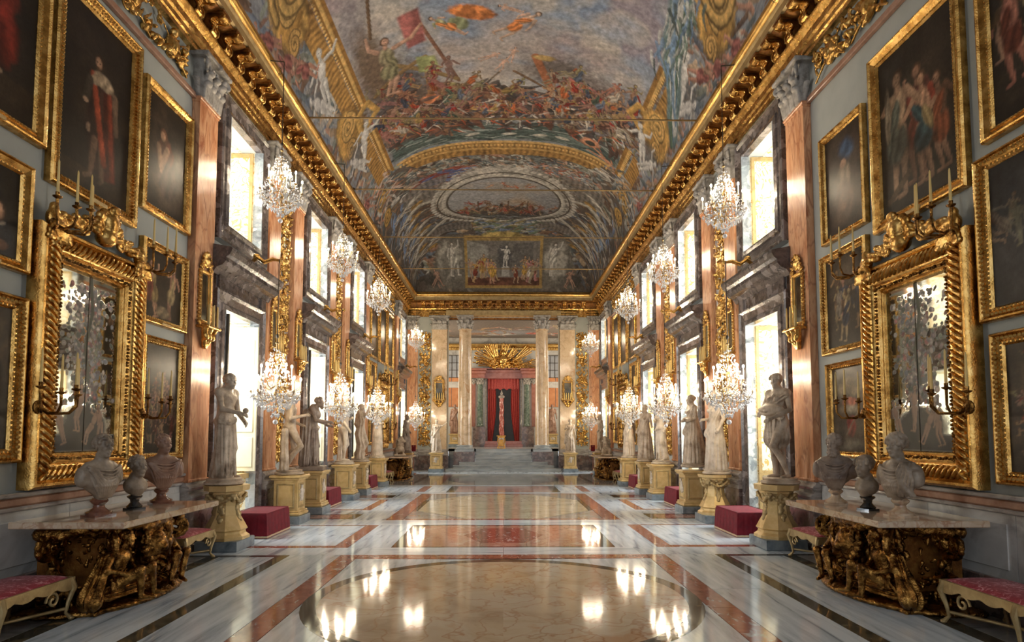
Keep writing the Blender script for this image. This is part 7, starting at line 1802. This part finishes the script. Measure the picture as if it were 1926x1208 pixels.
# ---------------------------------------------------------------- busts on the near tables
def bust(lab, loc, rz, mt, sm, kind='cloak', H=.88, yaw=0., hair='curl', res=.0062):
    t = thing('bust', lab, 'bust', loc, rz, 'marble busts on the near tables'); k = H / .88
    if kind == 'head':
        s = SDF((-.20, -.18, -.02), (.20, .20, .50), res)
        s.cap((0, 0, .24), (0, .01, .12), .062, .07, .03); s.cap((-.07, 0, .165), (.07, 0, .165), .055, .055, .05); s.ell((0, .01, .13), (.125, .075, .08), .03); s.cap((0, .03, .10), (0, .045, .02), .07, .025, .03)
        head_sdf(s, (0, .03, .355), yaw, 1.0, hair, 1); o = s.build('bust_figure', mt, t); o.location = (0, 0, .11); z = .16
        MB().box(-.075, .075, -.075, .075, 0, .02).lathe([(.07, .02), (.08, .035), (.06, .055), (.04, .08), (.045, .11), (.07, .13), (.075, .145), (.04, .16)], 20).build('socle', M[sm], t, True)
    else:
        s = SDF((-.36, -.22, -.03), (.36, .26, .80), res)
        s.ell((0, .0, .30), (.20, .115, .165), .03); s.cap((0, .02, .24), (0, .03, .05), .11, .045, .05)
        for q in (-1, 1): s.cap((q * .06, 0, .40), (q * .18, -.01, .37), .07, .062, .05); s.ell((q * .195, -.01, .30), (.055, .07, .085), .03)
        for q in range(11):
            u = q / 10; x_ = -.15 + .30 * u; s.chain([(x_, .10 - 1.6 * x_ * x_, .33), (x_ * .8, .125 - 1.6 * x_ * x_, .22), (x_ * .45, .085, .10)], [.010, .014, .008], .005)
        def surf(x, z): return .117 * sqrt(max(.05, 1 - (x / .235) ** 2 - ((z - .30) / .24) ** 2)) + .004
        for j in range(9):   # hanging folds of the cloak
            u = j / 8; P = []
            for q in range(15):
                v = q / 14; x = -.20 + .015 * u + (.37 - .03 * u) * v + .01 * sin(9 * v + j); z = .425 - .02 * u - (.05 + .27 * u) * sin(pi * v) ** 1.2 - .03 * v * u
                P.append((x, surf(x, z), z))
            s.chain(P, [.016 if q in (0, 14) else .012 for q in range(15)], .004)
        if kind == 'sash':
            for j in range(6): s.chain([(-.20 + .022 * j + .015 * sin(q + j), surf(-.18 + .022 * j, .45 - .30 * q / 9) + .012, .46 - .33 * q / 9) for q in range(10)], .015, .005)
            s.ell((-.19, .02, .41), (.06, .06, .04), .02)
        s.cap((0, 0, .42), (0, .015, .54), .074, .060, .05); s.cap((-.12, -.01, .43), (.12, -.01, .43), .045, .045, .05); head_sdf(s, (0, .03, .635), yaw, 1.02, hair, 1)
        s.box((-.35, -.21, .05), (.35, -.10, .9), .01, .01, sub=True) if False else None
        o = s.build('bust_figure', mt, t); o.location = (0, 0, .10)
        MB().box(-.12, .12, -.10, .10, 0, .02).lathe([(.12, .02), (.125, .045), (.09, .06), (.055, .09), (.05, .12), (.08, .15), (.085, .165), (.06, .19)], 24).build('socle', M[sm], t, True)
    t.scale = (k, k, k)
    return t


Z = 1.0
bust('marble bust of a curly haired man in profile, nearest on the left table', (-4.49, 6.62, Z), -pi / 2 - .3, M['bust_shaded'], 'socle_red', 'cloak', .92, -.05, 'curl')
bust('small marble head of a child on black socle, middle of the left table', (-4.46, 7.2, Z), -pi / 2 - .35, M['bust_shaded'], 'socle_black', 'head', .98, 0, 'short')
bust('brown draped bust of a young man, farthest on the left table', (-4.5, 7.82, Z), -pi / 2 - .75, M['bust_brown'], 'socle_red', 'cloak', .93, .3, 'short')
bust('marble bust of a big curled youth with sash, nearest on the right table', (4.38, 6.45, Z), pi / 2 + .3, M['bust_shaded'], 'tabletop', 'sash', .93, .05, 'bigcurl')
bust('small marble head with piled hair on dark socle, middle of the right table', (4.36, 7.0, Z), pi / 2 + .3, M['bust_shaded'], 'socle_black', 'head', .98, 0, 'bun')
bust('dark marble bust of a bearded man in folded cloak, farthest on the right table', (4.33, 7.62, Z), pi / 2 + .95, M['statue_dark'], 'tabletop', 'cloak', .93, -.3, 'bearded')


# crouching animal groups on the far tables
def sphinx(lab, loc, rz):
    t = thing('sculpture_group', lab, 'sculpture', loc, rz, 'carved groups on the far tables'); s = SDF((-.62, -.3, 0), (.62, .34, .95), .02)
    s.box((-.55, -.24, 0), (.55, .26, .08), .02, .02); s.cap((-.3, 0, .26), (.25, 0, .3), .15, .17, .06); s.cap((.25, .0, .3), (.34, .02, .52), .15, .12, .06); s.ell((.38, .04, .66), (.12, .14, .14), .03); s.ell((.42, .17, .62), (.06, .07, .06), .02)
    for q in (-1, 1): s.cap((.3, q * .12, .3), (.36, q * .14, .1), .07, .05, .03); s.cap((.36, q * .14, .1), (.5, q * .14, .1), .05, .045, .02); s.ell((-.34, q * .14, .2), (.17, .08, .14), .04); s.cap((-.2, q * .16, .1), (.02, q * .16, .1), .045, .04, .02)
    for k in range(40): a = random.uniform(0, 6.3); b = random.uniform(-1, 1); s.ell((.33 + .13 * cos(a), .15 * sin(a) * .9, .58 + .13 * b), (.04, .04, .04), .015)
    s.chain([(-.45, 0, .25), (-.52, .1, .35), (-.45, .12, .5), (-.3, .1, .5)], .03, .02); s.ell((-.1, .05, .52), (.14, .12, .16), .04); s.ell((-.06, .08, .74), (.09, .09, .1), .03)
    s.build('animal_group', M['statue'], t)


sphinx('weathered marble lion group on the far left console table', (-4.45, 25.2, 1.0), -pi / 2 + .2); sphinx('weathered marble lion group on the far right console table', (4.45, 25.2, 1.0), pi / 2 - .2)


# ---------------------------------------------------------------- benches and footstools
def bench(L, lab, loc, rz, dep=.52):
    """local x along the wall, y into the room; centre of the back edge at the origin"""
    t = thing('gilt_bench', lab, 'bench', loc, rz, 'gilt benches with rose damask seats'); a = L / 2
    mb = MB(); mb.grid(lambda u, v: (-a + .015 + (L - .03) * u, .015 + (dep - .03) * v, .425 + .062 * (sin(pi * min(max(v, 0), 1)) ** .35) * (sin(pi * u) ** .22 if 0 < u < 1 else 0)), 40, 14)
    mb.build('seat', M['damask'], t, True)
    # scalloped apron
    n = int(L / .05)
    for (f, ln) in ((lambda u, o: (-a + L * u, dep + o, 0), L), (lambda u, o: (-a + L * u, -o + .0, 0), L), (lambda u, o: (-a - o, dep * u, 0), dep), (lambda u, o: (a + o, dep * u, 0), dep)):
        N = max(8, int(ln / .03)); mb = MB(); V = []
        for o in (0, -.028):
            for i in range(N + 1):
                u = i / N; lo = .365 - .035 * abs(sin(u * pi * max(2, round(ln / .26)))) + .05 * (abs(2 * u - 1) ** 6) * -1; q = f(u, o); V += [(q[0], q[1], lo), (q[0], q[1], .435)]
        m = (N + 1) * 2; F = []
        for i in range(N): F += [(2 * i, 2 * i + 2, 2 * i + 3, 2 * i + 1), (m + 2 * i, m + 2 * i + 1, m + 2 * i + 3, m + 2 * i + 2), (2 * i, m + 2 * i, m + 2 * i + 2, 2 * i + 2), (2 * i + 1, 2 * i + 3, m + 2 * i + 3, m + 2 * i + 1)]
        mb.add(V, F).build('apron', M['gold_pale'], t)
    k = 3 if L > 1.3 else 2
    for i in range(k):
        for yy, sy in ((.03, -1), (dep - .03, 1)):
            x = -a + .04 + (L - .08) * i / (k - 1); sx = -1 if i == 0 else (1 if i == k - 1 else 0)
            MB().tube([(x, yy, .42), (x + sx * .03, yy + sy * .03, .33), (x - sx * .005, yy, .18), (x - sx * .02, yy - sy * .01, .08), (x + sx * .02, yy + sy * .02, .018)], [.038, .032, .02, .016, .024], 8).ball((x + sx * .02, yy + sy * .02, .02), (.03, .03, .02)).build('leg', M['gold_pale'], t, True)
    mb = MB(); P = [(-a + .06, .05, .12), (-a * .5, dep * .5, .10), (0, dep * .5, .15), (a * .5, dep * .5, .10), (a - .06, .05, .12)]
    mb.tube(P, .017, 7); mb.tube([(x, dep - y, z) for x, y, z in P], .017, 7)
    for sx in (-1, 1): mb.tube(spiral((sx * a * .72, dep - .04, .25), .09, 1.3, 16, (-sx, 0, 0), (0, 0, 1), 0, .15), .014, 6)
    mb.ball((0, dep * .5, .17), (.07, .05, .05)); mb.build('stretcher', M['gold_pale'], t, True)
    return t


b1 = bench(1.75, 'long gilt bench with rose damask seat at the bottom left corner', (-5.1, 5.36, 0), -pi / 2, .66)
bench(.85, 'short gilt bench with rose damask seat beyond the near left table', (-5.1, 8.84, 0), -pi / 2, .62)
dup(b1, (5.1, 5.12, 0), pi / 2, 'long gilt bench with rose damask seat at the bottom right corner')
bench(.85, 'short gilt bench with rose damask seat beyond the near right table', (5.1, 8.82, 0), pi / 2, .62)
for sd in (-1, 1):
    for y, nm in ((23.3, 'nearer'), (27.1, 'farther')): dup(b1, (sd * 5.1, y, 0), wallframe(sd), '%s gilt bench in the far bay of the %s wall' % (nm, SIDE[sd]), None, (.62, 1, 1))


def footstool(lab, loc, rz, L=1.15, Wd=.78):
    t = thing('velvet_footstool', lab, 'footstool', loc, rz, 'crimson velvet footstools before the windows')
    mb = MB(); N = 96; V = []; lev = [(0., 0.), (.0, .02), (.0, .10), (.012, .30), (.02, .42), (.035, .445), (.06, .452)]
    def outline(i, ins, z):
        u = i / N * 4; s_, f = int(u), u - int(u); a, b = L / 2 - ins, Wd / 2 - ins
        c = [(-a, -b), (a, -b), (a, b), (-a, b)]; p, q = c[s_], c[(s_ + 1) % 4]; x, y = p[0] + (q[0] - p[0]) * f, p[1] + (q[1] - p[1]) * f
        w_ = .010 * sin(i * 1.9) * (1 if .03 < z < .4 else .3)
        if y < 0: y *= 1 - .16 * max(0, 1 - z / .3) * (abs(x) / a > .9)
        return (x * (1 + (w_ if s_ % 2 else 0)), y * (1 + (0 if s_ % 2 else w_)), z)
    for ins, z in lev: V += [outline(i, ins, z) for i in range(N)]
    m = len(lev); mb.add(V, [(k * N + i, k * N + (i + 1) % N, k * N + N + (i + 1) % N, k * N + N + i) for k in range(m - 1) for i in range(N)] + [tuple((m - 1) * N + i for i in range(N))]); mb.build('velvet_cover', M['velvet'], t, True)
    mb = MB(); V = [outline(i, -.006, z) for z in (.012, .045) for i in range(N)]; mb.add(V, [(i, (i + 1) % N, N + (i + 1) % N, N + i) for i in range(N)]); mb.build('braid', M['braid'], t)
    mb = MB()
    for ins in (.03,):
        P = [(-L / 2 + ins, -Wd / 2 + ins, .452), (L / 2 - ins, -Wd / 2 + ins, .452), (L / 2 - ins, Wd / 2 - ins, .452), (-L / 2 + ins, Wd / 2 - ins, .452)]
        mb.tube(P + [P[0]], .006, 5)
    mb.build('piping', M['velvet'], t)


for sd in (-1, 1):
    for i, (y, x, L, Wd) in enumerate(((11.46, 4.68, 1.16, .72), (15.95, 4.78, 1.18, .52), (20.9, 4.8, 1.1, .48))):
        footstool('crimson velvet covered footstool below the %s %s window' % (ORD[i], SIDE[sd]), (sd * x, y, 0), wallframe(sd), L, Wd)
for sd in (-1, 1):
    t = thing('rope_stand', 'slim red stand beside the far %s window' % SIDE[sd], 'stand', (sd * 4.35, 28.5, 0), 0, 'slim red stands')
    MB().lathe([(.13, 0), (.13, .03), (.02, .06), (.016, 1.3), (.03, 1.33), (.02, 1.4)], 12).build('post', M['rosso_sol'], t, True); MB().box(-.1, .1, -.02, .02, 1.1, 1.4, .004).build('notice_plate', M['velvet'], t)
D.orphans_purge() if hasattr(D, 'orphans_purge') else None
